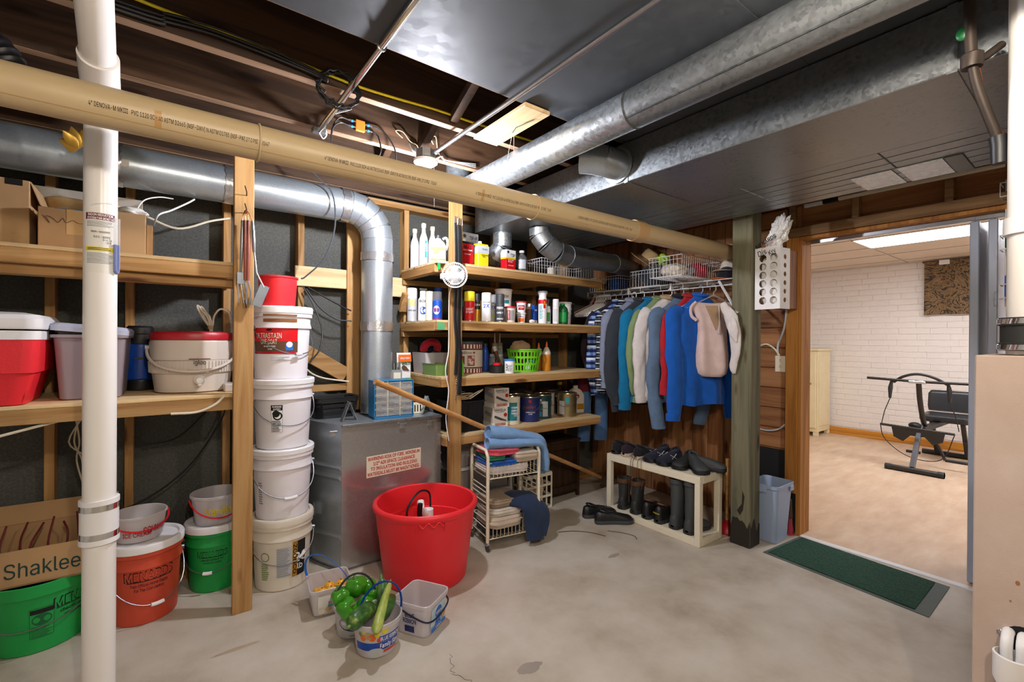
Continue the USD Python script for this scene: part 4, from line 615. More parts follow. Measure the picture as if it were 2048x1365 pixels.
obj('body', rloft([(0, .05, .038, .02), (.006, .055, .042, .02), (.135, .055, .042, .02), (.16, .042, .036, .02), (.18, .022, .022, .02), (.19, .018, .018, .018)]), 'white', t); G().cyl((0, 0, .188), (0, 0, .208), .021, n=20).put('cap', 'dark_grey', t); G().tube([(.03, 0, .185), (.055, 0, .195), (.066, 0, .16), (.055, 0, .11)], .009, 8, k=4).put('handle', 'white', t)
obj('label', flat(quad(.095, .09), (0, -.042, .075), (1, 0, 0)), 'ivory', t, False); obj('label_band', flat(quad(.095, .022), (0, -.042, .11), (1, 0, 0), off=.001), 'orange', t, False); obj('label_band', flat(quad(.095, .016), (0, -.042, .036), (1, 0, 0), off=.001), 'orange', t, False); obj('label_patch', flat(quad(.035, .03), (-.012, -.042, .088), (1, 0, 0), off=.0015), 'yellow', t, False); obj('lettering', flat(text('CLEAN', .012, w=.05), (.005, -.042, .06), (1, 0, 0), off=.0015), 'blue', t, False)
def carton2(name, lab, x, y, z, w, d, h, m, rz, bands=(), txt=(), cat='box', group=None, bev=.0015):
    t = thing(name, lab, cat, (x, y, z), rz, group); G().box(-w/2, w/2, -d/2, d/2, 0, h, bev).put('body', m, t)
    for z0, z1, bm in bands:
        G().box(-w/2-.0006, w/2+.0006, -d/2-.0006, d/2+.0006, z0, z1).put('printed_band', bm, t, False)
    for s, hh, w_, x_, z_, tm in txt: obj('lettering', flat(text(s, hh, True, w_), (x_, -d/2, z_), (1, 0, 0), off=.0013), tm, t, False)
    return t
def tin(lab, x, y, m, rz, bands, txt, cap='white', top='yellow'):
    t = carton2('solvent_tin', lab, x, y, S1, .098, .06, .165, m, rz, bands, txt, 'tin', bev=.006); G().lathe([(.014, .165), (.014, .185), (.012, .188), (.001, .188)], c=(-.01, 0, 0), n=16).put('cap', cap, t); G().box(-.046, .046, -.027, .027, .1645, .168, .002).put('rim', top, t)
tin('red paint thinner tin with white cap right of the second post', 1.655, 2.735, 'red', .05, ((0.092, .095, 'ink'), (.15, .1652, 'ink')), (('M-1', .026, .06, 0, .128, 'ink'), ('PAINT THINNER', .008, .075, 0, .108, 'white'), ('SOLVENT', .008, .05, 0, .08, 'white')), top='dark_grey')
tin('yellow and grey solvent tin next to the red tin on the top shelf', 1.785, 2.735, 'yellow', .08, ((.10, .155, 'light_grey'),), (('KLEEN', .010, .045, .012, .13, 'teal'), ('ODORLESS MINERAL', .006, .06, .012, .088, 'ink'), ('SPIRITS', .006, .03, .004, .077, 'ink')))
t = carton2('cleaner_box', 'grey cleaner box standing behind the solvent tins', 1.775, 2.90, S1, .145, .07, .272, 'light_grey', .05, (), (('TSP-PF', .024, .07, .028, .235, 'blue_dark'), ('PHOSPHATE FREE', .006, .05, .03, .212, 'dark_grey'))); obj('round_mark', flat(disc(.013), (-.05, -.035, .245), (1, 0, 0), off=.001), 'dark_grey', t, False)
t = carton2('cleaner_box', 'red, white and yellow cleaner box on the top shelf beside the clear bottle', 2.03, 2.74, S1, .095, .06, .155, 'red', .12, ((.10, .1552, 'paper'), (.088, .1, 'yellow')), (('TSP', .022, .045, .018, .118, 'blue_dark'), ('HEAVY DUTY', .007, .06, .0, .08, 'white'), ('CLEANER', .007, .045, -.008, .068, 'white'), ('DISSOLVES GREASE', .005, .055, 0, .04, 'white'))); obj('round_mark', flat(disc(.010), (-.028, -.03, .138), (1, 0, 0), off=.001), 'blue_dark', t, False)
bottle('clear bottle of dark liquid with white cap on the top shelf', 2.175, 2.76, S1, .042, .175, 'smoke_plastic', 'white', .42, .85, 'light_grey', .38, .4)
def wire_basket(name, lab, x, y, z, w, d, h, rz=0., m='white_wire', group=None, r=.0022, step=.028, flare=.0):
    t = thing(name, lab, 'basket', (x, y, z), rz, group)
    def loop(zz, k=0.): return [(-w/2-k, -d/2-k, zz), (w/2+k, -d/2-k, zz), (w/2+k, d/2+k, zz), (-w/2-k, d/2+k, zz)]
    for zz, kk in ((h, flare), (r, 0.)): P = loop(zz, kk); g = G(); [g.cyl(P[i], P[(i+1) % 4], r*1.4, n=6) for i in range(4)]; g.put('rim' if zz == h else 'base_ring', m, t)
    g = G(); k = flare; g2 = [g.cyl(a, b, r*.9, n=5, caps=False) for a, b in zip(loop(h*.8, k*.8), loop(h*.8, k*.8)[1:]+loop(h*.8, k*.8)[:1])]
    nx, ny = max(2, int(w/step)), max(2, int(d/step))
    for i in range(nx+1): X = -w/2+w*i/nx; g.tube([(X, -d/2-k, h), (X, -d/2, r), (X, d/2, r), (X, d/2+k, h)], r*.8, 5)
    for i in range(1, ny): Y = -d/2+d*i/ny; g.cyl((-w/2-k, Y, h), (-w/2, Y, r), r*.8, n=5, caps=False).cyl((w/2+k, Y, h), (w/2, Y, r), r*.8, n=5, caps=False)
    g.put('wires', m, t, kind='stuff'); return t
wire_basket('wire_basket', 'white wire basket under the branch duct at the right of the top wooden shelf', 2.60, 2.80, S1, .60, .26, .125)
lt('jar', 'small cream jar standing inside the wire basket on the top wooden shelf', 'jar', 2.46, 2.74, S1+.006, [('body', [(.03, 0), (.032, .004), (.032, .06), (.028, .065), (.001, .065)], 'ivory')])
# second shelf
spray('rubber sealant spray can with white cap at the left end of the second shelf', 1.428, 3.095, S2, .036, .245, 'light_grey', 'white', 1., .26, None, (('FLEX', 'yellow', .62, .022), ('SEAL', 'yellow', .52, .022), ('STOPS LEAKS', 'ink', .33, .010)))
t = lt('pump_bottle', 'white pump bottle with trigger top on the second shelf behind the snow can', 'bottle', 1.515, 3.06, S2, [('body', [(.028, 0), (.03, .005), (.03, .15), (.012, .18), (.012, .20), (.001, .20)], 'ivory'), ('collar', [(.016, .195), (.016, .215), (.006, .22), (.006, .235), (.001, .235)], 'light_grey')]); G().box(-.045, .012, -.008, .008, .232, .245, .003).put('pump_head', 'light_grey', t)
t, f, fa = spray('spray snow can with blue panel of snowflakes on the second shelf', 1.448, 2.965, S2, .033, .215, 'white', 'white', .62, .22, None, (('SNOW', 'ink', .66, .018),)); obj('blue_panel', wrap(disc(.028, 24, .85), f, fa+.1, .075, .0008), 'blue', t, False)
for q, (dx, dz) in enumerate(((-.008, .015), (.006, -.002), (-.004, -.014))): obj('snowflake', wrap(text('*', .02, True), f, fa+.1, .072+dz, .0014, x=dx), 'white', t, False)
spray('plain cream spray can left of the blue hair spray on the second shelf', 1.455, 2.875, S2, .027, .205, 'ivory', 'ivory', 1., .25)
spray('tall blue-capped spray can at the back of the second shelf left of the post', 1.62, 3.06, S2, .030, .26, 'white', 'blue', 1., .30)
t, f, fa = spray('blue hair spray can with oval label touching the second post', 1.462, 2.775, S2, .032, .195, 'blue', 'smoke_plastic', 1., .26, None, ()); obj('oval_label', wrap(disc(.03, 24, .75), f, fa-.15, .07, .0006), 'light_grey', t, False); obj('lettering', wrap(text('HAIR', .010, True, .026), f, fa-.15, .078, .0012), 'red', t, False); obj('lettering', wrap(text('SPRAY', .010, True, .03), f, fa-.15, .062, .0012), 'red', t, False); G().lathe([(.0325, 0), (.0325, .012)], caps=False).put('red_band', 'red', t)
spray('slim black oil spray can just right of the second post', 1.62, 2.74, S2, .022, .15, 'black', 'teal', 1., .28, 'dark_grey', (('OIL', 'red', .58, .010),))
t, f, fa = spray('red spray foam can with yellow cap on the second shelf', 1.672, 2.70, S2, .036, .205, 'red', 'yellow', 1.02, .28, None, (('GREAT', 'white', .40, .016), ('STUFF', 'white', .30, .013)))
t, f, fa = spray('gold and black spray can right of the red foam can', 1.79, 2.79, S2, .031, .205, 'gold', 'black', .8, .2, 'black', (('FOAM', 'white', .60, .014),), lh=.35, lz=.62)
spray('white spray paint can with large blue 2X on the second shelf', 1.808, 2.695, S2, .0345, .205, 'white', 'white', 1., .28, None, (('2X', 'blue', .54, .024), ('ULTRA COVER', 'ink', .66, .006)))
spray('second spray can marked 2X, grey cap and green band, behind the dark grey can', 1.94, 2.80, S2, .031, .208, 'light_grey', 'grey', 1., .28, 'lime', (('2X', 'blue', .54, .024),), lh=.06, lz=.2)
spray('dark grey spray primer can with white lettering on the second shelf', 1.93, 2.70, S2, .0325, .205, 'dark_grey', 'dark_grey', .95, .3, None, (('PRIMER', 'white', .5, .016), ('GREY', 'white', .33, .012), ('SANDABLE', 'white', .12, .010)))
def pot(name, lab, x, y, z, rb, rt, h, m, lid, label=None, txt=(), group=None, lh=.45, lz=.45, lt_=.008):
    t = thing(name, lab, 'tub', (x, y, z), 0, group); f = lambda q: rb+(rt-rb)*q/h; G().lathe([(rb*.95, 0), (rb, .003), (f(h-.012), h-.012), (.001, h-.011)], n=28).put('body', m, t); G().lathe([(rt+.001, h-.012), (rt+.004, h-.011), (rt+.004, h-.003), (rt-.003, h), (rt-.005, h-.003), (.001, h-.003)], n=28).put('lid', lid, t); fa = face_cam(x, y)
    if label: obj('label', wrap(quad(rb*1.7, h*lh, 10), f, fa, h*lz, .0005), label, t, True)
    for s, m_, zz, hh in txt: obj('lettering', wrap(text(s, hh, True, rb*1.4), f, fa, h*zz, .0010), m_, t, False)
    return t, f, fa
pot('filler_tub', 'large white tub with white lid at the back of the second shelf', 2.09, 2.88, S2, .056, .066, .265, 'white', 'pail_white', 'teal', (('PATCH', 'ink', .78, .018),), lh=.10, lz=.62)
t, f, fa = pot('putty_tub', 'clear putty tub with flat red lid in front of the large white tub', 2.035, 2.715, S2, .034, .040, .12, 'bone', 'red', 'grey', (), lh=.6); obj('red_label', wrap(quad(.022, .07, 4), f, fa-.35, .055, .0012), 'red_dark', t, False); obj('lettering', wrap(text('PLASTIC WOOD', .010, True, .06), f, fa-.35, .055, .0016, rot=PI/2), 'white', t, False)
pot('filler_cup', 'small white filler cup, lower of two stacked cups on the second shelf', 2.165, 2.75, S2, .026, .034, .082, 'white', 'white', 'orange', (('FILL', 'blue', .62, .010),), lh=.35, lz=.3)
pot('filler_cup', 'small white filler cup with red lid, upper of two stacked cups on the second shelf', 2.165, 2.75, S2+.0825, .030, .038, .086, 'white', 'red', 'red_dark', (('FIX', 'white', .45, .014),), lh=.4, lz=.42)
lt('jar', 'brown jar of nails behind the stacked filler cups', 'jar', 2.325, 2.85, S2, [('body', [(.034, 0), (.036, .005), (.036, .13), (.03, .14), (.001, .14)], 'brown'), ('lid', [(.034, .14), (.034, .162), (.001, .163)], 'steel')])
t = thing('light_bulb', 'white spare light bulb lying on the second shelf', 'light bulb', (2.235, 2.70, S2+.0155)); G().lathe([(.001, -.03), (.012, -.022), (.0155, -.008), (.012, .008), (.008, .018)], n=18).move((0, 0, 0), np.array([[0, 0, 1], [0, 1, 0], [-1, 0, 0.]])).put('glass', 'white_gloss', t); G().cyl((.016, 0, 0), (.03, 0, 0), .0075, n=12).put('screw_base', 'steel', t)
t = carton2('glue_carton', 'small blue and white glue carton leaning at the back of the second shelf', 2.335, 2.80, S2, .042, .03, .15, 'blue', .3, ((0, .03, 'ivory'),), (('GLUE', .012, .03, 0, .11, 'white'),))
t, f, fa = bottle('white and red sealant bottle with clear cap on the second shelf', 2.345, 2.71, S2, .034, .255, 'white', 'clear_thin', 1., .94); G().lathe([(.0345, .155), (.0345, .185)], caps=False).put('red_band', 'red', t); obj('red_side', wrap(quad(.018, .07, 4), f, fa+.45, .155, .0010), 'red', t, False); obj('lettering', wrap(text('Vox', .012, True, .03), f, fa+.45, .16, .0014, rot=PI/2), 'yellow', t, False); obj('small_print', wrap(lines(12, .03, .009, rr), f, fa-.3, .09, .0008), 'cyan', t, False)
spray('thin white and green glue tube standing on the second shelf', 2.44, 2.75, S2, .019, .145, 'white', 'white', .8, .12, 'green', (), lh=.5, lz=.4, name='glue_tube'); spray('spray can with black cap behind the green glue tube', 2.535, 2.86, S2, .026, .215, 'dark_grey', 'black', 1., .25)
t, f, fa = spray('plain white spray can with white cap near the hangers on the second shelf', 2.475, 2.70, S2, .025, .20, 'white', 'white', 1., .22); obj('small_print', wrap(lines(9, .03, .011, rr), f, fa, .07, .0008), 'light_grey', t, False)
bottle('rounded green garden spray bottle on the second shelf', 2.58, 2.735, S2, .045, .172, 'green_dark', 'green', .4, .92, 'green', .35, .45)
t, f, fa = pot('white_pot', 'white plastic pot with black writing at the back of the second shelf', 2.735, 2.88, S2, .058, .064, .20, 'white', 'white', None, (('2', 'ink', .45, .06),)); t, f, fa = pot('dark_pot', 'dark paint tin with white lettering at the far right of the second shelf', 2.865, 2.97, S2, .058, .060, .20, 'black', 'dark_grey', None, (('premium', 'white', .75, .012), ('exterior', 'white', .55, .012)))
# third shelf
t = thing('storage_bin', 'translucent bin with red and blue things left of the second post on the third shelf', 'bin', (1.545, 3.03, S3), -.05)
obj('body', loft([np.column_stack([rrect(w_, d_, .015, 4), np.full(16, z_)]) for z_, w_, d_ in ((0, .085, .12), (.15, .095, .13), (.15, .092, .127), (.006, .082, .117))]), 'tub_plastic', t)
t = thing('soft_toy', 'red and white ring-shaped cushion lying in the translucent bin', 'cushion', (1.53, 3.0, S3+.15)); G().tube([(.055*math.cos(a), -.02*math.sin(a), .03+.045*math.sin(a)) for a in np.linspace(-.3, PI+.3, 14)], .028, 12).put('ring', 'cloth_red', t)
t = thing('plastic_bag', 'dark blue bag heaped at the back of the translucent bin', 'bag', (1.56, 3.09, S3+.15)); m = trimesh.creation.icosphere(3, 1.); m.vertices = m.vertices*np.array([.07, .05, .055])*(1+.35*(meshkit.fbm(m.vertices*2.5, 3, 9)[:, None]-.5))+[0, 0, .05]; obj('bag', m, 'navy', t)
t = thing('green_tray', 'soft green plastic tray at the left front of the third shelf', 'tray', (1.475, 2.83, S3), .05); obj('body', loft([np.column_stack([rrect(w_, d_, .012, 4), np.full(16, z_)]) for z_, w_, d_ in ((0, .04, .09), (.075, .048, .098), (.08, .052, .102), (.08, .046, .096), (.006, .037, .087))]), 'green_soft', t)
t = thing('popcorn_tin', 'round cream popcorn tin with stripes and a picture panel on the third shelf', 'tin', (1.80, 2.93, S3)); f = lambda q: .112; fa = face_cam(1.8, 2.93); G().lathe([(.110, 0), (.112, .004), (.112, .215), (.001, .215)], n=48).put('body', 'bone', t); G().lathe([(.1125, .21), (.114, .214), (.114, .228), (.108, .232), (.001, .233)], n=48).put('lid', 'dark_grey', t)
for zz in (.018, .195):
    G().lathe([(.1122, zz-.017), (.1124, zz-.016), (.1124, zz+.016)], n=48, caps=False).put('stripe_band', 'maroon', t)
    for k in range(11): obj('stripe', wrap(quad(.012, .028, 2), f, fa-1.1+k*.22, zz, .0010), 'ivory', t, False)
    obj('film_strip', wrap(quad(.30, .007, 24), f, fa, zz+(.022 if zz < .1 else -.022), .0010), 'ink', t, False)
obj('lettering', wrap(text('traditions', .020, w=.085), f, fa-.12, .150, .0010), 'ink', t, False); obj('lettering', wrap(text('*', .03, True), f, fa+.42, .143, .0010), 'maroon', t, False); obj('picture_panel', wrap(quad(.054, .074, 6), f, fa+.22, .092, .0008), 'maroon', t, False); obj('picture', wrap(quad(.048, .064, 6), f, fa+.22, .094, .0014), 'pic_mix', t, False); obj('picture', wrap(quad(.03, .06, 6), f, fa-.33, .095, .0010), 'brown', t, False)
bottle('tall blue bottle between the popcorn tin and the grey jar', 1.99, 2.98, S3, .027, .215, 'blue', 'dark_grey', .6, .88)
lt('jar', 'grey plastic jar with pale lid on the third shelf', 'jar', 2.075, 2.95, S3, [('body', [(.055, 0), (.06, .005), (.06, .10), (.05, .112), (.001, .112)], 'grey'), ('lid', [(.054, .112), (.054, .133), (.001, .134)], 'light_grey')])
t = lt('polish_tin', 'flat black round tin with red and black knob in front of the grey jar', 'tin', 1.955, 2.77, S3, [('body', [(.055, 0), (.058, .004), (.058, .05), (.05, .056), (.001, .056)], 'black'), ('red_knob', [(.03, .056), (.03, .075), (.001, .076)], 'red'), ('knob_top', [(.014, .076), (.016, .10), (.001, .102)], 'black')])
t, f, fa = pot('sealer_tub', 'small white tub with blue lid and sideways lettering at the front of the third shelf', 2.0, 2.675, S3, .034, .038, .105, 'white', 'blue_bright', None); obj('lettering', wrap(text('DAP', .018, True, .05), f, fa-.5, .045, .0010, rot=PI/2), 'blue_dark', t, False); obj('small_print', wrap(lines(6, .03, .008, rr), f, fa+.2, .04, .0008), 'grey', t, False)
for i, (x, y, a, lab) in enumerate(((2.15, 3.08, .02, 'caulk tube standing with its nozzle up, left of two'), (2.215, 3.10, -.02, 'caulk tube standing with its nozzle up, right of two'))):
    t = thing('caulk_tube', lab, 'caulk tube', (x, y, S3)); G().lathe([(.022, 0), (.024, .004), (.024, .215), (.02, .22), (.001, .22)], n=20).put('tube', 'ivory', t); G().lathe([(.008, .22), (.003, .30), (.001, .30)], n=12).put('nozzle', 'white', t); f = lambda q: .024; obj('label', wrap(quad(.035, .10, 6), f, face_cam(x, y), .13, .0006), 'brown' if i == 0 else 'grey', t, False)
t = thing('marker_pen', 'thick brown marker leaning on the grey jar', 'marker', (2.045, 2.865, S3+.014)); G().cyl((.02, .0, 0), (-.03, .012, .145), .014, n=14).put('barrel', 'brown', t); G().cyl((-.03, .012, .145), (-.043, .015, .18), .0145, n=14).put('cap', 'bone', t)
t = thing('laundry_basket', 'small lime green basket with oval slots on the third shelf', 'basket', (2.235, 2.80, S3)); rb_, rt_, hb = .105, .135, .17; fR = lambda z: rb_+(rt_-rb_)*z/hb
ncol = 28; g = G()
zs = [.012, .055, .065, .108, .118, .158]
for (za, zb_) in ((0, .014), (.052, .068), (.105, .121), (.152, .17)): g.lathe([(fR(za), za), (fR(zb_), zb_), (fR(zb_)-.003, zb_), (fR(za)-.003, za), (fR(za), za)], n=56, caps=False)
for k in range(ncol):
    a = k/ncol*2*PI; g.beam((fR(.005)*.99*math.cos(a), fR(.005)*.99*math.sin(a), .005), (fR(.165)*.99*math.cos(a), fR(.165)*.99*math.sin(a), .165), .011, .003, (math.cos(a), math.sin(a), 0))
g.lathe([(.001, 0), (rb_, 0), (rb_, .003), (.001, .003)], n=40, caps=False); g.put('slotted_body', 'green_bright', t, kind='stuff'); G().tube([(rt_*math.cos(a), rt_*math.sin(a), hb) for a in np.linspace(0, 2*PI, 48, False)], .0045, 8, True).put('rim', 'green_bright', t)
for i, (dx, dy, hh, m, lab) in enumerate(((-.05, -.03, .10, 'brown', 'brown bottle inside the lime basket'), (.0, -.05, .09, 'white', 'white tube inside the lime basket'), (.045, -.03, .11, 'cyan', 'turquoise bottle inside the lime basket'), (-.02, .03, .12, 'dark_grey', 'dark bottle inside the lime basket'))): bottle(lab, 2.235+dx, 2.80+dy, S3+.004, .023, hh, m, 'white')
t = thing('plastic_bag', 'crumpled clear-brown bag heaped on top of the lime basket', 'bag', (2.215, 2.82, S3+.125)); m = trimesh.creation.icosphere(3, 1.); m.vertices = m.vertices*np.array([.085, .07, .06])*(1+.4*(meshkit.fbm(m.vertices*2.5, 3, 5)[:, None]-.5)); m.vertices[:, 2] += .055; obj('bag', m, 'cloth_tan', t)
for x, y, s, lab in ((2.425, 2.75, 1., 'amber wood glue bottle with pale pointed tip on the third shelf'), (2.47, 2.90, .95, 'second amber glue bottle, behind and left of the first on the third shelf')):
    lt('glue_bottle', lab, 'bottle', x, y, S3, [('body', [(.031, 0), (.034, .005), (.034, .14*s), (.028, .155*s), (.012, .185*s), (.012, .19*s), (.001, .19*s)], 'glue_amber'), ('shoulder', [(.0345, .13*s), (.0345, .142*s), (.029, .157*s), (.014, .187*s), (.001, .188*s)], 'bone'), ('nozzle', [(.011, .19*s), (.009, .205*s), (.004, .23*s), (.001, .232*s)], 'orange')])
bottle('slim lime green bottle with red and white cap just right of the second post', 1.60, 2.685, S3, .018, .12, 'green_bright', 'red', .6, .8)
# fourth shelf
t = thing('black_bin', 'black ribbed bin with coiled cord on top, right of the second post', 'bin', (1.665, 2.81, S4)); g = G(); obj('body', loft([np.column_stack([rrect(w_, d_, .02, 4), np.full(16, z_)]) for z_, w_, d_ in ((0, .11, .12), (.20, .122, .132), (.204, .132, .142), (.21, .132, .142), (.21, .118, .128), (.15, .115, .125), (.15, .001, .001))]), 'black', t)
for k in range(14): X = -.10+k*.2/13; g.beam((X, -.1215, .005), (X*1.1, -.1335, .195), .006, .004, (0, -1, 0))
g.put('ribs', 'black', t, kind='stuff')
t = thing('rope_coil', 'loose coil of cream cord heaped on the black ribbed bin', 'cord', (1.665, 2.80, S4+.212)); r = np.random.default_rng(3)
for k in range(5): a0, s = r.random()*6, .05+.05*r.random(); G().tube([(s*1.2*math.cos(a+a0)+.02*r.normal()*0, s*math.sin(a+a0), .006+.009*k+.006*math.sin(2*a)) for a in np.linspace(0, 2*PI*.93, 22)], .0042, 6).put('loop', 'rope', t)
G().tube([(.02, -.09, .01), (.07, -.12, .05), (.12, -.10, .07), (.11, -.05, .05), (.03, -.06, .02)], .0045, 6, k=5).put('loop', 'ivory', t)
def chop(lab, z, dx, rz):
    t = carton2('chopper_box', lab, 1.955+dx, 2.785, z, .125, .15, .14, 'bone', rz, ((0, .03, 'paper'),), (('CHOPZILLA', .014, .095, -.004, .122, 'ink'), ('MULTI CHOPPER', .005, .07, -.004, .108, 'dark_grey')))
    obj('red_seal', flat(disc(.014, 16), (.042, -.075, .085), (1, 0, 0), off=.0013), 'red_dark', t, False); obj('picture', flat(poly([(-.045, .045), (.05, .005), (.052, -.002), (.0, .008), (-.05, .03), (-.045, .045)]), (0, -.075, .04), (1, 0, 0), off=.0013), 'dark_grey', t, False); obj('food_picture', flat(quad(.09, .022), (0, -.075, .018), (1, 0, 0), off=.0016), 'food', t, False); obj('side_picture', flat(poly([(-.06, .02), (-.03, .04), (.05, .03), (.06, .0), (.0, .005), (-.06, .02)]), (-.0625, 0, .07), (0, -1, 0), off=.0013), 'grey', t, False)
chop('kitchen chopper box with cutter picture, lower of two stacked on the fourth shelf', S4, 0, -.12); chop('kitchen chopper box with cutter picture, upper of two stacked on the fourth shelf', S4+.1405, .01, -.08)
def paint_can(lab, x, y, body, bands=(), txt=(), r=.082, h=.195, handle=True, hang=.0, tsz=1., lid='gold_lid'):
    t = thing('paint_can', lab, 'paint can', (x, y, S4)); f = lambda q: r; fa = face_cam(x, y)
    G().lathe([(r*.98, 0), (r+.001, .002), (r, .006), (r, h-.008), (r*.98, h-.004)], n=40).put('can', body, t); G().lathe([(r, h-.009), (r+.0025, h-.006), (r+.001, h), (r*.9, h), (r*.88, h-.006), (r*.78, h-.006), (r*.76, h-.002), (.001, h-.002)], n=40, caps=False).put('lid', lid, t)
    for a0, w_, z0, z1, m in bands: obj('label_panel', wrap(quad(w_, z1-z0, max(4, int(w_/.012))), f, fa+a0, (z0+z1)/2, .0006), m, t, True)
    for s, hh, w_, a0, zz, m in txt: obj('lettering', wrap(text(s, hh, True, w_), f, fa+a0, zz, .0012), m, t, False)
    if handle: bail(t, r, h*.82, fa+hang, .075, None, wr=.0018)
    return t
paint_can('teal and white paint can next to the chopper boxes', 2.095, 2.775, 'ivory', ((-.15, .115, .03, .165, 'teal'), (.75, .06, .06, .09, 'bone')), (('valspar', .015, .05, .35, .13, 'white'), ('CABINET', .013, .05, .4, .105, 'white'), ('FURNITURE', .013, .05, .4, .085, 'white')), r=.066, h=.215, handle=False)
paint_can('dark blue paint can, second from the left in the front row of paint cans', 2.285, 2.79, 'blue_dark', (), (('SuperPaint', .022, .10, .0, .115, 'copper'), ('INTERIOR ACRYLIC', .007, .075, .1, .075, 'white'), ('LATEX', .007, .03, .1, .062, 'white'), ('SW', .02, .022, .05, .16, 'red')), hang=.1)
paint_can('dark teal-green paint can, third from the left in the front row of paint cans', 2.455, 2.845, 'pine_green', ((.42, .045, .02, .14, 'light_grey'), (-.2, .04, .02, .06, 'blue_steel')), (('Emerald', .022, .08, -.12, .135, 'white'), ('interior', .008, .04, -.1, .08, 'cyan')), hang=.5)
paint_can('plain bone-white paint can behind the bronze can', 2.59, 2.955, 'bone', (), (), hang=.9); paint_can('bronze metal paint can with a small blue sticker at the right of the fourth shelf', 2.70, 2.80, 'bronze_can', ((.05, .036, .115, .16, 'cyan'), (-.55, .05, .02, .13, 'light_grey')), (('paint', .008, .03, .1, .10, 'dark_grey'),), hang=-.1)
for x, y, m, lab in ((2.12, 2.965, 'dark_grey', 'dark paint can at the left of the back row on the fourth shelf'), (2.30, 2.985, 'brown', 'brown paint can, second in the back row on the fourth shelf'), (2.44, 3.075, 'grey', 'grey paint can, third in the back row on the fourth shelf'), (2.70, 3.02, 'dark_grey', 'dark paint can behind the bronze can')): paint_can(lab, x, y, m, handle=False, h=.205)
t = thing('chemical_jug', 'white chemical jug with yellow label at the right end of the fourth shelf', 'jug', (2.86, 2.86, S4), -.2); obj('body', rloft([(0, .06, .045, .02), (.006, .068, .05, .02), (.16, .068, .05, .02), (.20, .045, .035, .02), (.215, .022, .022, .02)]), 'bone', t); G().cyl((0, 0, .213), (0, 0, .24), .022, n=18).put('cap', 'bone', t); obj('label', flat(quad(.07, .05), (.02, -.05, .06), (1, 0, 0)), 'gold', t, False); obj('round_mark', flat(disc(.018), (-.01, -.05, .15), (1, 0, 0)), 'red_dark', t, False)
bottle('dark bottle with yellow cap at the back right of the fourth shelf', 2.86, 3.06, S4, .04, .255, 'brown', 'yellow', .5, .85)
# clip fan, belts and cord on the second post
t = thing('clip_fan', 'small white clip-on fan mounted on the second post', 'fan', (1.425, 2.475, 1.748)); d = unit([-.42, -.86, -.12]); u = unit(np.cross([0, 0, 1], d)); v = np.cross(d, u); Rm = np.column_stack([u, v, d])
def fp(g): return g.move((0, 0, 0), Rm)
g = G(); [g.tube([(rr_*math.cos(a), rr_*math.sin(a), zz) for a in np.linspace(0, 2*PI, 40, False)], .0022 if rr_ < .07 else .0035, 6, True) for rr_, zz in ((.076, .0), (.074, -.018), (.055, .012), (.076, -.01))]; fp(g).put('guard_rings', 'white_gloss', t, kind='stuff')
g = G(); [g.tube([(.022*math.cos(a), .022*math.sin(a), .018), (.055*math.cos(a+.15), .055*math.sin(a+.15), .012), (.075*math.cos(a+.25), .075*math.sin(a+.25), 0), (.07*math.cos(a+.25), .07*math.sin(a+.25), -.022), (.035*math.cos(a+.25), .035*math.sin(a+.25), -.036)], .0009, 5) for a in np.linspace(0, 2*PI, 36, False)]; fp(g).put('guard_wires', 'white_gloss', t, kind='stuff')
fp(G().lathe([(.024, .012), (.025, .016), (.02, .021), (.001, .022)], n=28)).put('hub_cap', 'white_gloss', t); fp(G().lathe([(.001, -.075), (.026, -.07), (.032, -.05), (.03, -.032), (.001, -.03)], n=24)).put('motor', 'white_gloss', t)
for k in range(4):
    a0 = k*PI/2; P = [[(q*math.cos(a0+b), q*math.sin(a0+b), -.012+.012*b) for q in (.015, .04, .062)] for b in (-.5, -.1, .3, .6)]; vv = np.array(P).reshape(-1, 3); m = trimesh.Trimesh(vv, grid_faces(4, 3, False), process=False); m.vertices = m.vertices @ Rm.T; obj('blade', m, 'light_grey', t, True)
G().tube([(-.0, .01, .0), (-.02, .055, .0), (-.025, .085, .002)], .011, 8).box(-.045, .025, .075, .113, -.02, .02, .006).put('clip_arm', 'white_gloss', t)
t = thing('fan_cord', 'white cord running down the second post from the clip fan', 'cord', (1.455, 2.575, 1.70)); G().tube([(-.01, -.05, 0), (-.012, .0, -.06), (-.01, .006, -.25), (-.012, .006, -.42), (-.035, .003, -.55), (-.01, .006, -.68), (-.03, .003, -.85), (-.006, .006, -1.0)], .0035, 6, k=5).put('cord', 'white', t)
for x, z0, L, w_, m, lab in ((1.488, 2.10, .98, .024, 'black', 'long black leather belt hanging on the second post, left of two'), (1.515, 2.09, 1.10, .03, 'black', 'wide black belt hanging on the second post, right of two')):
    t = thing('belt', lab, 'belt', (x, 2.578, z0)); P = [(0, 0, 0), (.004, -.004, -L*.3), (-.002, .0, -L*.6), (.012, -.003, -L*.8), (.006, 0, -L)]; g = G(); P = spline(P, 6); g.add(sweep(P, [(w_/2*math.cos(a), .0025*math.sin(a)) for a in np.linspace(0, 2*PI, 10, False)])); 
    T, U, V = frames(P); g = G(); rings = [np.array([p+np.array([w_/2, 0, 0])*math.cos(a)+np.array([0, .003, 0])*math.sin(a) for a in np.linspace(0, 2*PI, 10, False)]) for p in P]; obj('strap', fixn(loft(rings)), m, t); G().tube([(-w_*.6, -.006, .0), (w_*.6, -.006, .0), (w_*.6, -.006, .04), (-w_*.6, -.006, .04)], .003, 6, True).cyl((0, -.006, 0), (0, -.006, .04), .0025, n=6).put('buckle', 'chrome', t)

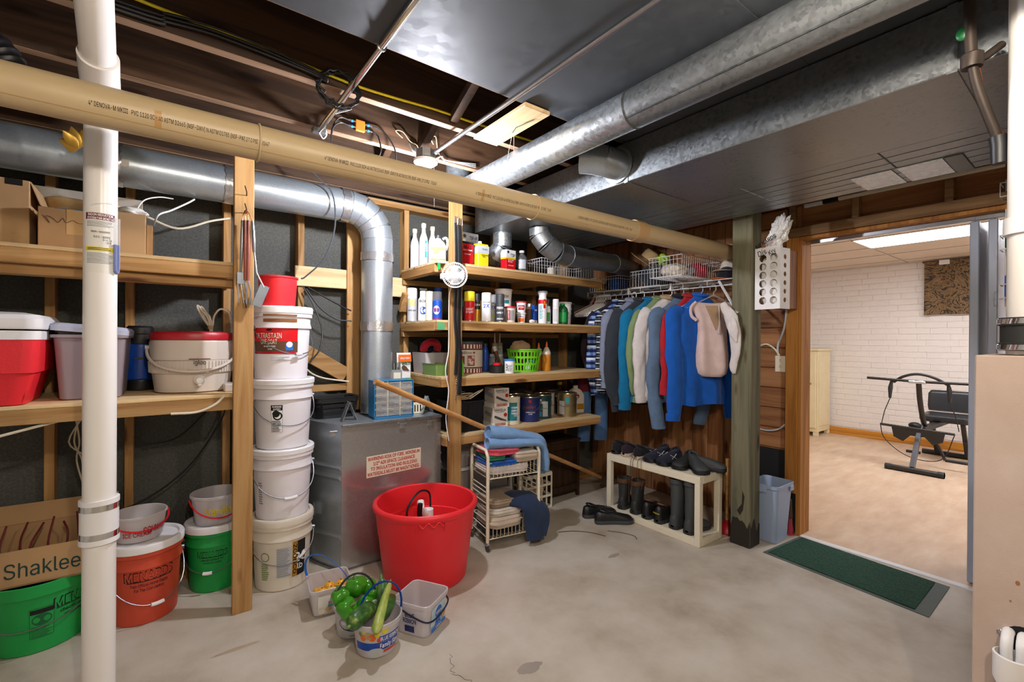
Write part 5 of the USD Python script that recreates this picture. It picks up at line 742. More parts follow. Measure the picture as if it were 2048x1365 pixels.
t = thing('beaded_chain', 'short metal chain with clasp hanging on the second post below the belts', 'chain', (1.50, 2.582, 1.10)); [G().ball((.002*math.sin(k), 0, -.012*k), .0045, 1).put('bead', 'steel', t) for k in range(12)]; G().tube([(0, 0, .0), (-.008, 0, .03), (0, 0, .06), (.008, 0, .03)], .002, 5, True).put('clasp', 'steel', t)
# ---------------------------------------------------------------- sheet-metal fireplace shell and what stands on it
t = thing('fireplace_shell', 'galvanised steel fireplace shell with flat front panel and rounded ribbed side, below the flue pipe', 'fireplace', (1.13, 2.70, 0))
def shell_plan(k=0.): 
    a = np.linspace(0, 1, 9); cx = [(-.318+(-.09-.02*math.sin(q*PI)*1.5)*math.sin(q*PI/2)-k, .0+.40*q) for q in a]; return np.array(cx+[(.318+k, .40), (.318+k, 0)])[::-1]
def prism(pl, z0, z1): return fixn(loft([np.column_stack([pl, np.full(len(pl), z)]) for z in (z0, z1)]))
lv = []
for z, k in ((.012, 0), (.18, 0), (.20, .012), (.22, 0), (.52, 0), (.54, .014), (.56, .0), (.58, 0), (.60, .014), (.62, 0), (.845, 0)): lv.append(np.column_stack([shell_plan(k), np.full(11, z)]))
obj('body', fixn(loft(lv)), 'galv_smooth', t, 30); obj('base_flange', prism(shell_plan(.012), 0, .013), 'galv_dull', t); obj('top_plate', prism(shell_plan(.006), .8455, .853), 'galv_smooth', t)
G().box(-.32, .322, -.006, -.001, .014, .842, .001).put('front_panel', 'panel_steel', t); G().box(-.32, .322, -.02, -.001, .838, .8535, .001).put('panel_lip', 'galv_dull', t)
for x in (-.37, .05, .24): G().box(x-.018, x+.018, -.012, -.0065, .79, .826, .002).box(x-.02, x+.02, -.03, -.0065, .822, .827, .001).put('clip', 'galv', t)
m = quad(.352, .128); obj('warning_label', flat(m, (.002, -.0062, .588), (1, 0, .03), off=.0006), 'ivory', t, False)
for i, s in enumerate(('WARNING RISK OF FIRE. MINIMUM', '1/2" AIR SPACE CLEARANCE', 'TO INSULATION AND BUILDING', 'MATERIALS MUST BE MAINTAINED.')): obj('warning_text', flat(text(s, .0195, True, (.335, .27, .30, .335)[i]), (.002, -.0062, .588), (1, 0, .03), off=.0011, y=.046-.0305*i), 'red_dark', t, False)
for x, y0 in ((-.245, .10), (.275, .10)):
    g = G(); g.beam((x-.045, y0, .854), (x+.005, y0+.02, .965), .003, .05, (0, 1, 0)).beam((x+.005, y0+.02, .965), (x+.055, y0+.04, .854), .003, .05, (0, 1, 0)); g.put('standoff_bracket', 'galv', t)
obj('tag', flat(quad(.05, .075), (-.405, .2, .33), (0, -1, 0), off=.012), 'paper', t, False)
t = thing('parts_cabinet', 'small blue steel parts cabinet with clear drawers standing on the fireplace shell', 'drawer cabinet', (1.155, 2.81, .8545), -.05)
w, d, h = .255, .12, .235; G().box(-w/2, -w/2+.006, -d/2, d/2, 0, h).put('side_panel', 'blue_steel', t); G().box(w/2-.006, w/2, -d/2, d/2, 0, h).put('side_panel', 'blue_steel', t); G().box(-w/2, w/2, -d/2, d/2, h-.005, h+.001).put('top_panel', 'blue_steel', t); G().box(-w/2, w/2, -d/2, d/2, 0, .012).put('bottom_panel', 'blue_steel', t); G().box(-w/2+.006, w/2-.006, d/2-.004, d/2, .012, h-.005).put('back_panel', 'blue_steel', t)
cw, ch = (w-.014)/3, (h-.02)/5
g = G(); [g.box(-w/2+.006+cw*i-.001, -w/2+.006+cw*i+.003, -d/2+.003, d/2-.004, .012, h-.005) for i in (1, 2)]; [g.box(-w/2+.006, w/2-.006, -d/2+.003, d/2-.004, .013+ch*j-.0015, .013+ch*j+.0015) for j in range(1, 5)]; g.put('divider_grid', 'ivory', t, kind='stuff')
mats = ['brown', 'dark_grey', 'steel', 'gold', 'grey', 'orange', 'red_dark']; r = np.random.default_rng(21)
for i in range(3):
    for j in range(5):
        x0 = -w/2+.0075+cw*i; z0 = .016+ch*j; g = G(); g.box(x0+.003, x0+cw-.004, -d/2, -d/2+.0025, z0, z0+ch-.006).box(x0+.003, x0+cw-.004, -d/2, d/2-.01, z0, z0+.002).box(x0+.01, x0+cw-.012, -d/2-.008, -d/2, z0+ch-.010, z0+ch-.006); p = obj('drawer', g.mesh(), 'clear_thin', t)
        g = G(); [g.ball((x0+.012+(cw-.026)*r.random(), -d/2+.014+.05*r.random(), z0+.006+.007*r.random()), .006, 1, (1, 1, .7)) for _ in range(5)]; obj('small_parts', g.mesh(), mats[r.integers(7)], p, kind='stuff')
t = thing('black_basket', 'black slotted plastic basket on the left of the fireplace shell', 'basket', (.86, 3.03, .8545), .03)
for z0, z1, k in ((0, .018, .0), (.04, .052, .006), (.073, .084, .011), (.10, .128, .018)): obj('band', loft([np.column_stack([rrect(a, b, .03, 5), np.full(20, z)]) for z, a, b in ((z0, .118+k, .075+k), (z1, .120+k, .077+k), (z1, .117+k, .074+k), (z0, .115+k, .072+k), (z0, .118+k, .075+k))], False), 'black', t)
g = G()
for q in range(44):
    pl = rrect(.119, .076, .03, 11); p = pl[q]; o2 = unit(np.append(p, 0)); g.beam((p[0]*.99, p[1]*.99, .004), (p[0]*1.13, p[1]*1.2, .12), .008, .003, o2)
g.put('slot_bars', 'black', t, kind='stuff'); obj('floor_panel', rloft([(0, .112, .07, .03), (.003, .112, .07, .03)]), 'black', t); obj('rim', loft([np.column_stack([rrect(a, b, .035, 5), np.full(20, z)]) for z, a, b in ((.120, .136, .093), (.128, .144, .10), (.130, .14, .097), (.122, .132, .09), (.120, .136, .093))], False), 'black', t)
t = thing('fuse_holder', 'grey steel bracket holding a row of small glass fuses, right of the flue pipe', 'fuse block', (1.263, 2.99, .8545)); G().box(-.036, .036, -.02, .02, .0, .285, .003).put('bracket', 'grey', t); obj('sticker', flat(quad(.05, .045), (0, -.02, .245), (1, 0, 0)), 'cream', t, False)
for i in range(3): G().cyl((-.02+.02*i, -.012, .285), (-.02+.02*i, -.012, .325), .007, n=10).cyl((-.02+.02*i, -.012, .325), (-.02+.02*i, -.012, .335), .0075, n=10).put('fuse', 'steel', t)
t = thing('seed_packet', 'bird seed packet with orange header standing behind the blue parts cabinet', 'packet', (1.335, 3.03, .8545), .1); obj('packet', rloft([(0, .046, .02, .01), (.20, .048, .022, .01), (.39, .055, .006, .005), (.40, .056, .003, .003)]), 'white', t)
obj('header', flat(quad(.10, .05), (0, -.018, .362), (1, 0, .0), (0, .10, 1), off=.003), 'orange', t, False); obj('lettering', flat(text('WILD BIRD', .012, True, .075), (0, -.018, .362), (1, 0, 0), (0, .1, 1), off=.004), 'white', t, False); obj('green_band', flat(quad(.094, .04), (0, -.0215, .205), (1, 0, 0), off=.001), 'green_bright', t, False); obj('bird_picture', flat(poly([(-.03, .01), (-.01, .025), (.01, .012), (.035, -.02), (.01, -.012), (-.012, -.01)]), (0, -.021, .29), (1, 0, 0), (0, .08, 1), off=.0035), 'brown', t, False)
obj('lettering', flat(text('WILD', .018, True), (.008, -.019, .325), (1, 0, 0), (0, .1, 1), off=.0035), 'green_dark', t, False)
t = thing('paper_bag', 'small cream slotted carton on the fireplace shell behind the bracket', 'carton', (1.345, 2.84, .8545)); G().box(-.035, .035, -.02, .02, 0, .07, .002).put('carton', 'cream', t); [obj('slot', flat(quad(.008, .045), (-.02+.02*k, -.02, .035), (1, 0, 0)), 'ink', t, False) for k in range(3)]
# long wooden pole
P0, P1 = np.array([.903, 2.42, 1.12]), np.array([3.14, 2.815, .115]); o = (P0+P1)/2
t = thing('wooden_pole', 'long round wooden pole propped diagonally in front of the shelves', 'pole', o); G().cyl(P0-o, P1-o, .0165, n=18).put('pole', 'handle_wood', t)
# ---------------------------------------------------------------- red tub and the food tubs
t = thing('round_tub', 'big red round plastic tub on the concrete floor', 'tub', (1.20, 2.40, 0)); f = lambda z: .232+.045*z/.42
G().lathe([(.001, 0), (.222, 0), (.232, .008), (f(.12), .12), (f(.12)+.003, .123), (f(.26)+.003, .26), (f(.26)+.006, .263), (f(.385)+.006, .385), (f(.385)+.012, .392), (f(.4)+.017, .40), (f(.42)+.02, .415), (f(.42)+.016, .43), (f(.42)+.004, .436), (f(.42)-.006, .43), (f(.3)-.006, .30), (f(.3)-.012, .296), (f(.1)-.006, .1), (.222, .012), (.001, .008)], n=64, caps=False).put('body', 'red_tub', t, 50)
fa = face_cam(1.2, 2.4)
G().tube([((f(.4)+.02)*math.cos(fa+a), (f(.4)+.02)*math.sin(fa+a), .39+.012*math.sin(a*34)) for a in np.linspace(-.12, .32, 24)], .004, 6).put('hand_grip', 'red_tub', t)
for a in (-.16, .36): G().beam((f(.36)*1.02*math.cos(fa+a), f(.36)*1.02*math.sin(fa+a), .345), (f(.4)*1.03*math.cos(fa+a), f(.4)*1.03*math.sin(fa+a), .392), .006, .012, (math.cos(fa+a), math.sin(fa+a), 0)).put('rim_rib', 'red_tub', t)
t = thing('sump_pump', 'white and black small pump with looped cord lying in the red tub', 'pump', (1.23, 2.43, .0125)); G().lathe([(.05, 0), (.06, .01), (.06, .20), (.045, .24), (.03, .30), (.03, .345), (.001, .35)], n=24).put('body', 'white', t); G().tube([(-.03, -.02, .33), (-.06, -.03, .37), (-.05, -.0, .40)], .02, 10).put('pump_head', 'white_gloss', t); G().tube([(-.07, -.04, .30), (-.085, -.06, .36), (-.08, -.06, .41)], .015, 8).put('lever', 'black', t); G().tube([(-.16, -.06, .30), (-.15, -.05, .40), (-.06, .0, .455), (.03, .05, .42), (.03, .03, .32)], .006, 7, k=6).put('cord', 'black', t)
def veg(name, lab, cat, loc, m, verts, faces, stem=None, rz=0., group=None):
    t = thing(name, lab, cat, loc, rz, group); obj('flesh', trimesh.Trimesh(verts, faces, process=False), m, t, True)
    if stem is not None: G().tube(stem, [.009, .006, .007], 7, k=3).put('stem', 'green_soft', t)
    return t
def pepper(lab, loc, s, tilt, rz, seed):
    m = trimesh.creation.icosphere(3, 1.); v = m.vertices.copy(); th = np.arctan2(v[:, 1], v[:, 0]); rad = np.hypot(v[:, 0], v[:, 1]); k = 1+.13*np.cos(4*th+seed)*rad-.05*np.cos(3*th); z = v[:, 2]*1.02-.32*np.exp(-(rad/.35)**2)*(v[:, 2] > 0)+.1*np.exp(-(rad/.3)**2)*(v[:, 2] < 0)
    w = (1-.18*(v[:, 2] < 0)*np.abs(v[:, 2])); v = np.column_stack([v[:, 0]*k*w, v[:, 1]*k*w, z])*s; st = np.array([(0, 0, .62*s), (.0, .05*s, 1.0*s), (.15*s, .08*s, 1.25*s)])
    R = trimesh.transformations.euler_matrix(tilt[0], tilt[1], 0)[:3, :3]; return veg('bell_pepper', lab, 'bell pepper', loc, 'pepper', v @ R.T, m.faces, st @ R.T, rz)
def squash(lab, loc, L, r, d, m, seed, name='cucumber', taper=(.55, 1, 1, .9, .5), cat='cucumber'):
    d = unit(d); q = np.linspace(0, 1, 13); P = np.outer(q-.5, d)*L+np.outer(np.sin(q*PI)*r*.35, [0, 0, 1]); tp = np.interp(q, np.linspace(0, 1, len(taper)), taper)*r; tp[0] *= .45; tp[-1] *= .45; n = 16
    T, U, V = frames(P); rr_ = np.random.default_rng(seed); rings = []
    for i in range(13): a = np.arange(n)/n*2*PI; k = 1+.05*np.cos(5*a+seed); rings.append(P[i]+tp[i]*k[:, None]*(np.cos(a)[:, None]*U[i]+np.sin(a)[:, None]*V[i]))
    t = thing(name, lab, cat, loc); obj('flesh', fixn(loft(rings)), m, t, True); G().cyl(P[-1]-d*.004, P[-1]+d*.018, r*.22, r*.16, n=8).put('stem', 'green_soft', t); return t
def arch(t, p0, p1, hgt, lean, m, r=.0045):
    p0, p1 = np.array(p0, float), np.array(p1, float); q = np.linspace(0, 1, 17); P = p0+(p1-p0)*(.5-.5*np.cos(q*PI))[:, None]; P[:, 2] += hgt*np.sin(q*PI); P += np.outer(np.sin(q*PI), lean); T, U, V = frames(P); G().add(sweep(P, [(r*.5*math.cos(a), r*1.3*math.sin(a)) for a in np.linspace(0, 2*PI, 10, False)])).put('handle', m, t)
def sqtub(lab, x, y, rz, wb, wt, h, r=.025, sy=1.):
    t = thing('food_tub', lab, 'tub', (x, y, 0), rz); k = lambda z: wb+(wt-wb)*z/h
    obj('body', loft([np.column_stack([rrect(a, a*sy, r, 6), np.full(24, z)]) for z, a in ((0, wb-.006), (.006, wb), (h*.88, k(h*.88)), (h*.885, k(h)+.003), (h-.002, k(h)+.004), (h, k(h)+.001), (h-.002, k(h)-.003), (h*.5, k(h*.5)-.003), (.006, wb-.004), (.004, wb-.012))]), 'tub_plastic', t); return t
# back left, square tub with yellow tomatoes
t = sqtub('square ice cream tub of yellow tomatoes with raised blue handle', .665, 2.40, -.12, .083, .098, .135)
arch(t, (-.09, .09, .12), (.09, -.085, .12), .14, (-.05, .02, 0), 'blue_bright'); r = np.random.default_rng(5)
obj('label', flat(quad(.13, .085), (0, -.0905, .062), (1, 0, 0), (0, -.1, 1), off=.003), 'paper', t, False); obj('round_mark', flat(disc(.013, 16, 1.3), (.0, -.0905, .085), (1, 0, 0), (0, -.1, 1), off=.004), 'blue', t, False); obj('lettering', flat(text('ICE CREAM', .010, True, .055), (.01, -.0905, .066), (1, 0, 0), (0, -.1, 1), off=.004), 'red_dark', t, False); obj('banner', flat(quad(.06, .009), (.01, -.0905, .052), (1, 0, 0), (0, -.1, 1), off=.004), 'cyan', t, False)
for q in range(4): obj('scoop_picture', flat(disc(.014, 14), (-.05+.033*q, -.0905, .03+.006*(q % 2)), (1, 0, 0), (0, -.1, 1), off=.004), ('cream', 'straw', 'paper', 'cream')[q], t, False)
for i, (dx, dy, lab) in enumerate(((-.045, -.04, 'yellow tomato at the front left of the square tub'), (-.005, -.05, 'yellow tomato at the front of the square tub, second from left'), (.032, -.045, 'yellow tomato at the front of the square tub, third from left'), (.055, -.01, 'yellow tomato at the right of the square tub'), (.0, .0, 'yellow tomato in the middle of the square tub'))):
    q = thing('tomato', lab, 'tomato', (.665+dx, 2.40+dy, .0965)); G().ball((0, 0, 0), .026, 2, (1, 1, .88)).put('fruit', 'tomato_yellow', q); G().ball((0, 0, .022), .004, 1).put('stem_scar', 'brown', q)
obj('fill_board', G().box(-.07, .07, -.07, .07, .006, .073, .01).mesh(), 'tomato_yellow', t, label='mass of yellow tomatoes below the top ones', kind='stuff')
def rtub(lab, x, y, rb, rt, h, sy=1.):
    t = thing('food_tub', lab, 'tub', (x, y, 0)); f = lambda q: rb+(rt-rb)*q/h
    G().lathe([(.001, 0), (rb-.006, 0), (rb, .006), (f(h*.86), h*.86), (rt+.004, h*.865), (rt+.004, h-.003), (rt+.001, h), (rt-.003, h-.003), (f(h*.5)-.003, h*.5), (rb-.004, .006), (.001, .004)], n=44, caps=False).put('body', 'tub_plastic', t); return t, f, face_cam(x, y)
t, f, fa = rtub('round ice cream tub of green bell peppers with grey raised handle', .708, 2.135, .080, .092, .135)
arch(t, (-.085, .035, .12), (.085, -.035, .12), .135, (.01, .0, 0), 'dark_grey'); obj('label_band', wrap(disc(.033, 24, 2.), f, fa-.1, .072, .0006), 'blue_dark', t, True); obj('lettering', wrap(text('Blue Ribbon', .014, True, .095), f, fa-.1, .078, .0012), 'white', t, False); obj('lettering', wrap(text('CLASSICS', .009, True, .075), f, fa-.1, .058, .0012), 'white', t, False); obj('lettering', wrap(text('vanilla', .008, w=.03), f, fa-.1, .02, .0012), 'blue_dark', t, False)
obj('fill', G().lathe([(.001, .007), (.07, .007), (.075, .075), (.001, .08)], n=24).mesh(), 'pepper', t, kind='stuff', label='peppers filling the lower part of the tub')
for lab, loc, s, tl, rz, sd in (('glossy green bell pepper at the front left of the round tub', (.655, 2.085, .135), .045, (.9, .3), .2, 1), ('green bell pepper lying across the front of the round tub', (.735, 2.075, .128), .042, (1.3, .9), .6, 2), ('green bell pepper standing at the left of the round tub', (.650, 2.165, .155), .042, (-.2, -.3), .0, 3), ('large green bell pepper at the top middle of the round tub', (.722, 2.17, .175), .048, (-.1, .1), 1., 4), ('green bell pepper at the back right of the round tub', (.785, 2.185, .150), .04, (.3, .5), 2., 5), ('green bell pepper right of the middle in the round tub', (.79, 2.115, .138), .036, (.7, .6), .5, 6)): pepper(lab, loc, s, tl, rz, sd)
t, f, fa = rtub('front round ice cream tub with fruit-printed label, holding cucumbers and squash', .745, 1.955, .085, .103, .15)
arch(t, (-.05, .085, .135), (.10, -.02, .135), .12, (.03, .0, 0), 'blue'); obj('label_band', wrap(quad(.20, .034, 24), f, fa+.02, .056, .0006), 'blue', t, True); obj('label_band', wrap(quad(.10, .026, 14), f, fa+.62, .088, .0006), 'blue', t, True); obj('lettering', wrap(text('BLUE RIBBON', .016, True, .09), f, fa+.62, .088, .0012), 'white', t, False); obj('lettering', wrap(text('Family Size', .019, True, .085), f, fa+.60, .057, .0012), 'white', t, False); obj('orange_band', wrap(quad(.07, .012, 10), f, fa+.66, .030, .0008), 'orange_red', t, False)
for a, z, rr_, m in ((-.62, .095, .013, 'orange'), (-.38, .105, .017, 'straw'), (-.2, .098, .016, 'orange'), (.02, .11, .012, 'yellow'), (-.55, .125, .008, 'yellow'), (.10, .085, .010, 'orange_red'), (.35, .125, .016, 'yellow'), (-.75, .11, .009, 'green_soft')): obj('fruit_picture', wrap(disc(rr_, 16), f, fa+a, z, .0007), m, t, True)
obj('scoop_picture', wrap(disc(.022, 20, 1.5), f, fa-.05, .028, .0012), 'light_grey', t, True)
squash('big dark cucumber resting on the left rim of the front tub', (.672, 1.935, .165), .17, .036, (-.75, -.55, .12), 'cuke', 1, taper=(.6, 1, 1, 1, .8)); squash('long pale yellow-green squash lying diagonally across the front tub', (.765, 1.935, .178), .27, .022, (.55, .80, .25), 'squash_pale', 2, 'squash', (1, 1, .85, .7, .55), 'squash'); squash('mottled cucumber lying along the right of the front tub', (.79, 1.955, .152), .17, .030, (.65, .75, .05), 'cuke', 3); squash('dark zucchini standing up at the back of the front tub', (.80, 2.03, .165), .16, .027, (.02, .3, 1), 'zuke', 4, 'zucchini', cat='zucchini')
# right, empty square tub
t = sqtub('empty square ice cream tub with blue ribbon label, rightmost of the four food tubs', .965, 1.975, .55, .083, .097, .155, r=.03)
fo = dict(v=(0, -.09, 1)); pl = (0, -.092, .075)
obj('label', flat(quad(.125, .10), pl, (1, 0, 0), (0, -.09, 1), off=.001), 'cyan_pale', t, False); obj('ribbon', flat(disc(.028, 20), (0, -.092, .09), (1, 0, 0), (0, -.09, 1), off=.003), 'blue_bright', t, False); obj('ribbon', flat(poly([(-.016, 0), (.016, 0), (.024, -.05), (.008, -.04), (0, -.05), (-.008, -.04), (-.024, -.05)]), (0, -.092, .08), (1, 0, 0), (0, -.09, 1), off=.002), 'blue_bright', t, False); obj('lettering', flat(text('RIBBON', .012, True, .045), (0, -.092, .09), (1, 0, 0), (0, -.09, 1), off=.004), 'white', t, False); obj('label_band', flat(quad(.125, .018), (0, -.092, .028), (1, 0, 0), (0, -.09, 1), off=.003), 'blue_bright', t, False); obj('lettering', flat(text('VANILLA', .009, True, .05), (0, -.092, .028), (1, 0, 0), (0, -.09, 1), off=.004), 'white', t, False); obj('scoop_picture', flat(disc(.018, 16), (.042, -.092, .06), (1, 0, 0), (0, -.09, 1), off=.004), 'straw', t, False)
obj('side_lettering', flat(text('BLUE', .02, True, .05), (-.092, 0, .10), (0, -1, 0), (-.09, 0, 1), off=.003), 'blue_dark', t, False); obj('side_lettering', flat(text('RIBBON', .02, True, .07), (-.092, 0, .075), (0, -1, 0), (-.09, 0, 1), off=.003), 'blue_dark', t, False); obj('side_panel', flat(quad(.05, .03), (-.092, 0, .04), (0, -1, 0), (-.09, 0, 1), off=.003), 'blue_dark', t, False)
G().tube([(-.101, .05, .125), (-.10, -.02, .10), (-.09, -.095, .085), (-.0, -.105, .078), (.08, -.10, .10), (.1, -.05, .115), (.102, .03, .125)], .004, 7, k=5).put('handle', 'navy', t)
# ---------------------------------------------------------------- wire cart and piles of clothes
def folded(name, lab, loc, w, d, h, m, rz=0., layers=3, seed=1, amp=.012, cat='clothes', group=None, rot=None, part='cloth'):
    'a soft folded bundle: a rounded slab whose front shows its layers'
    t = thing(name, lab, cat, loc, rz, group); n, k = 40, 7*layers+5; rings = []; zz = np.linspace(0, 1, k)
    for z in zz:
        edge = min(1., (1-abs(2*z-1)**8)**.5+.02) if 0 < z < 1 else .55; ly = .5+.5*math.cos(2*PI*z*layers); e = edge*(1-.05*(1-ly)); pl = rrect(w/2*e, d/2*e, min(w, d)*.22*e, n//4); rings.append(np.column_stack([pl, np.full(len(pl), z*h)]))
    mm = loft(rings); nn = meshkit.fbm(mm.vertices*9+seed*7, 3, seed)-.5; n2 = meshkit.fbm(mm.vertices*9+seed*3+50, 3, seed+5)-.5; v = mm.vertices; up_ = v[:, 2]/h
    v = v+np.column_stack([n2*amp*1.6, nn*amp*1.6, (nn+n2)*amp*1.4*up_]); mm = trimesh.Trimesh(v, mm.faces, process=False); obj(part, mm, m, t, 60); return t
CR = math.radians(-9); cx, cy = 1.845, 2.51
t = thing('wire_cart', 'cream wire utility cart on casters piled with clothes', 'cart', (cx, cy, 0), CR)
W2, D2 = .19, .13
for s in (-1, 1):
    P = [(s*W2, -D2, .055), (s*W2, -D2, .60), (s*W2, -D2+.03, .638), (s*W2, D2-.03, .638), (s*W2, D2, .60), (s*W2, D2, .055)]; G().tube(P, .011, 12).put('side_frame', 'cream_metal', t)
    for z in (.50, .40, .37, .34, .30, .14): G().cyl((s*W2, -D2, z), (s*W2, D2, z), .0035, n=6).put('side_wire', 'cream_metal', t)
    for y in (-D2, D2): G().cyl((s*W2-.006, y, .024), (s*W2+.006, y, .024), .024, n=18).put('caster_wheel', 'dark_grey', t); G().box(s*W2-.012, s*W2+.012, y-.012, y+.012, .036, .058, .004).put('caster_fork', 'chrome', t)
for z0, hh in ((.075, .10), (.46, .10)):
    g = G(); r_ = .0032; wv = W2-.012
    for zz in (z0, z0+hh): [g.cyl(a, b, r_*1.2, n=6) for a, b in (((-wv, -D2, zz), (wv, -D2, zz)), ((-wv, D2, zz), (wv, D2, zz)), ((-wv, -D2, zz), (-wv, D2, zz)), ((wv, -D2, zz), (wv, D2, zz)))]
    for i in range(14): X = -wv+2*wv*i/13; g.tube([(X, -D2, z0+hh), (X, -D2, z0), (X, D2, z0), (X, D2, z0+hh)], .0022, 5)
    g.put('wire_basket', 'cream_metal', t, kind='stuff')
def onc(x, y): c, s = math.cos(CR), math.sin(CR); return cx+c*x-s*y, cy+s*x+c*y
def fold_on(lab, x, y, z, w, d, h, m, rz=0., **k): X, Y = onc(x, y); return folded('folded_clothes', lab, (X, Y, z), w, d, h, m, CR+rz, **k)
fold_on('white and black trimmed shirts at the bottom of the pile in the cart top', -.03, -.0, .472, .32, .27, .07, 'cloth_white', layers=2, seed=2, amp=.02); fold_on('blue shirt in the pile in the cart top', -.07, -.02, .536, .24, .26, .035, 'cloth_royal', .05, layers=1, seed=3, amp=.018); fold_on('green shirt with white cuff in the pile in the cart top', -.12, -.01, .575, .13, .27, .03, 'cloth_green', -.1, layers=1, seed=4, amp=.02); fold_on('taupe shirt bunched at the right of the cart top', .085, -.02, .54, .20, .29, .075, 'khaki_light', .05, layers=2, seed=5, amp=.025); fold_on('raspberry pink shirt folded on top of the cart pile', -.07, -.025, .600, .24, .24, .045, 'cloth_pink', .12, layers=1, seed=6, amp=.018)
fold_on('black cloth lowest in the cart bottom', -.05, .0, .083, .26, .24, .05, 'cloth_black', layers=1, seed=12); fold_on('pale taupe shirts stacked in the cart bottom', -.06, -.02, .13, .24, .27, .07, 'khaki_light', layers=2, seed=7, amp=.02); fold_on('beige folded trousers stacked in the cart bottom', -.02, .0, .196, .30, .25, .055, 'cloth_cream', .06, layers=2, seed=8, amp=.016); fold_on('tan folded trousers topmost in the cart bottom', -.03, .01, .247, .27, .24, .06, 'khaki', .08, layers=2, seed=9, amp=.016)
def cloth_tube(t, nm, P, rx, ry, m, seed=1, amp=.012, hollow=True, n=24, k=6, upv=None):
    'a trouser leg or sleeve: soft flattened tube along a path, open at the far end'
    P = spline(P, k); T, U, V = frames(P); s = np.linspace(0, 1, len(P)); RX = np.interp(s, np.linspace(0, 1, len(rx)), rx); RY = np.interp(s, np.linspace(0, 1, len(ry)), ry); a = np.arange(n)/n*2*PI; rings = []
    if upv is not None:
        for i in range(len(P)): U[i] = unit(np.cross(T[i], upv)); V[i] = np.cross(T[i], U[i])
    for i in range(len(P)): rings.append(P[i]+RX[i]*np.cos(a)[:, None]*U[i]+RY[i]*np.sin(a)[:, None]*V[i])
    if hollow: rings += [P[-1]+.86*(rings[-1]-P[-1]), P[-3]+.8*(rings[-4]-P[-4])]
    mm = fixn(loft(rings)); q = mm.vertices; nn = meshkit.fbm(q*np.array([11, 11, 7])+seed*5, 3, seed)-.5; d = q-P[np.argmin(((q[:, None]-P[None])**2).sum(-1), 1)]; L = np.linalg.norm(d, axis=1, keepdims=True); q = q+d/np.maximum(L, 1e-6)*nn[:, None]*amp*2; obj(nm, trimesh.Trimesh(q, mm.faces, process=False), m, t, 60)
X, Y = onc(0, -.05); t = thing('jeans', 'faded blue jeans draped over the cart pile with the open cuffs at the left', 'jeans', (X, Y, .66), CR)
cloth_tube(t, 'leg', [(.275, .03, -.24), (.27, .03, -.12), (.25, .025, -.02), (.17, .02, .02), (.02, .01, .055), (-.09, .005, .075), (-.155, .0, .085)], [.03, .034, .036, .036, .04, .046, .052], [.05, .062, .066, .066, .064, .06, .05], 'denim_light', 3, .014, upv=(0, -1, .01), n=30, k=8)
cloth_tube(t, 'leg', [(.26, -.04, -.20), (.25, -.04, -.08), (.21, -.04, -.015), (.1, -.035, .0), (-.03, -.03, .004), (-.12, -.03, .012), (-.175, -.03, .018)], [.022, .026, .028, .028, .03, .034, .036], [.05, .056, .056, .052, .05, .046, .04], 'denim_light', 4, .012, upv=(0, -1, .01), n=30, k=8)
X, Y = onc(.10, -.06); t = thing('jeans', 'dark blue jeans slumped over the front of the cart bottom', 'jeans', (X, Y, .20), CR)
cloth_tube(t, 'leg', [(-.14, .06, .05), (-.07, .01, .085), (.0, -.05, .075), (.035, -.095, .02), (.035, -.115, -.08), (.03, -.13, -.165)], [.05, .075, .09, .085, .07, .06], [.03, .034, .034, .028, .022, .016], 'denim_dark', 6, .018, upv=(0, -.5, 1), n=30, k=8)
cloth_tube(t, 'leg', [(-.10, .03, .02), (.02, -.04, .035), (.085, -.075, .03), (.10, -.095, -.03), (.085, -.11, -.10), (.07, -.115, -.14)], [.04, .06, .06, .055, .05, .045], [.02, .024, .024, .02, .018, .014], 'denim_dark', 7, .016, upv=(0, -.5, 1), n=30, k=8)
# things behind the cart
t = thing('milk_crate', 'cream plastic milk crate with grid sides behind the cart', 'crate', (2.365, 2.90, 0)); w, d, h = .13, .14, .285
for z in (.005, .10, .19, .275):
    for a, b in (((-w, -d), (w, -d)), ((w, -d), (w, d)), ((w, d), (-w, d)), ((-w, d), (-w, -d))): G().beam((*a, z), (*b, z), .012, .018 if z not in (.275,) else .03, bev=.002).put('rail', 'cream', t)
for i in range(6):
    X = -w+2*w*i/5; G().beam((X, -d, .0), (X, -d, h), .010, .010, (0, 1, 0)).put('bar', 'cream', t)
    if 0 < i < 5: Y = -d+2*d*i/5; G().beam((-w, Y, 0), (-w, Y, h), .010, .010, (1, 0, 0)).put('bar', 'cream', t)
folded('folded_clothes', 'dark cloth bundle inside the milk crate', (2.365, 2.90, .016), .22, .24, .09, 'cloth_slate', seed=14, layers=2, amp=.02); folded('folded_clothes', 'tan cloth bundle inside the milk crate above the dark one', (2.365, 2.90, .115), .22, .24, .09, 'cloth_tan', seed=15, layers=2, amp=.02); 
t = thing('shoes_pile', 'black slippers lying on top of the milk crate', 'slippers', (2.34, 2.88, .215)); [G().ball((-.05+.09*k, .0, .035), .045, 2, (1, 1.9, .75)).put('slipper', 'cloth_black', t) for k in range(2)]
t = thing('dark_crate', 'dark tall bin with orange-red clothes on top behind the milk crate', 'bin', (2.36, 3.10, 0)); obj('body', rloft([(0, .11, .07, .02), (.005, .12, .08, .02), (.49, .13, .085, .02), (.5, .13, .085, .02)]), 'black_matte', t)
folded('folded_clothes', 'orange-red cloth heaped on the dark bin under the fourth shelf', (2.34, 3.06, .502), .26, .2, .075, 'cloth_orange', seed=16, layers=1, amp=.04)
t = thing('drawer_tower', 'white-framed clear plastic drawer unit behind the cart, half hidden by the second post', 'drawer unit', (1.875, 2.98, 0)); w, d = .27, .165
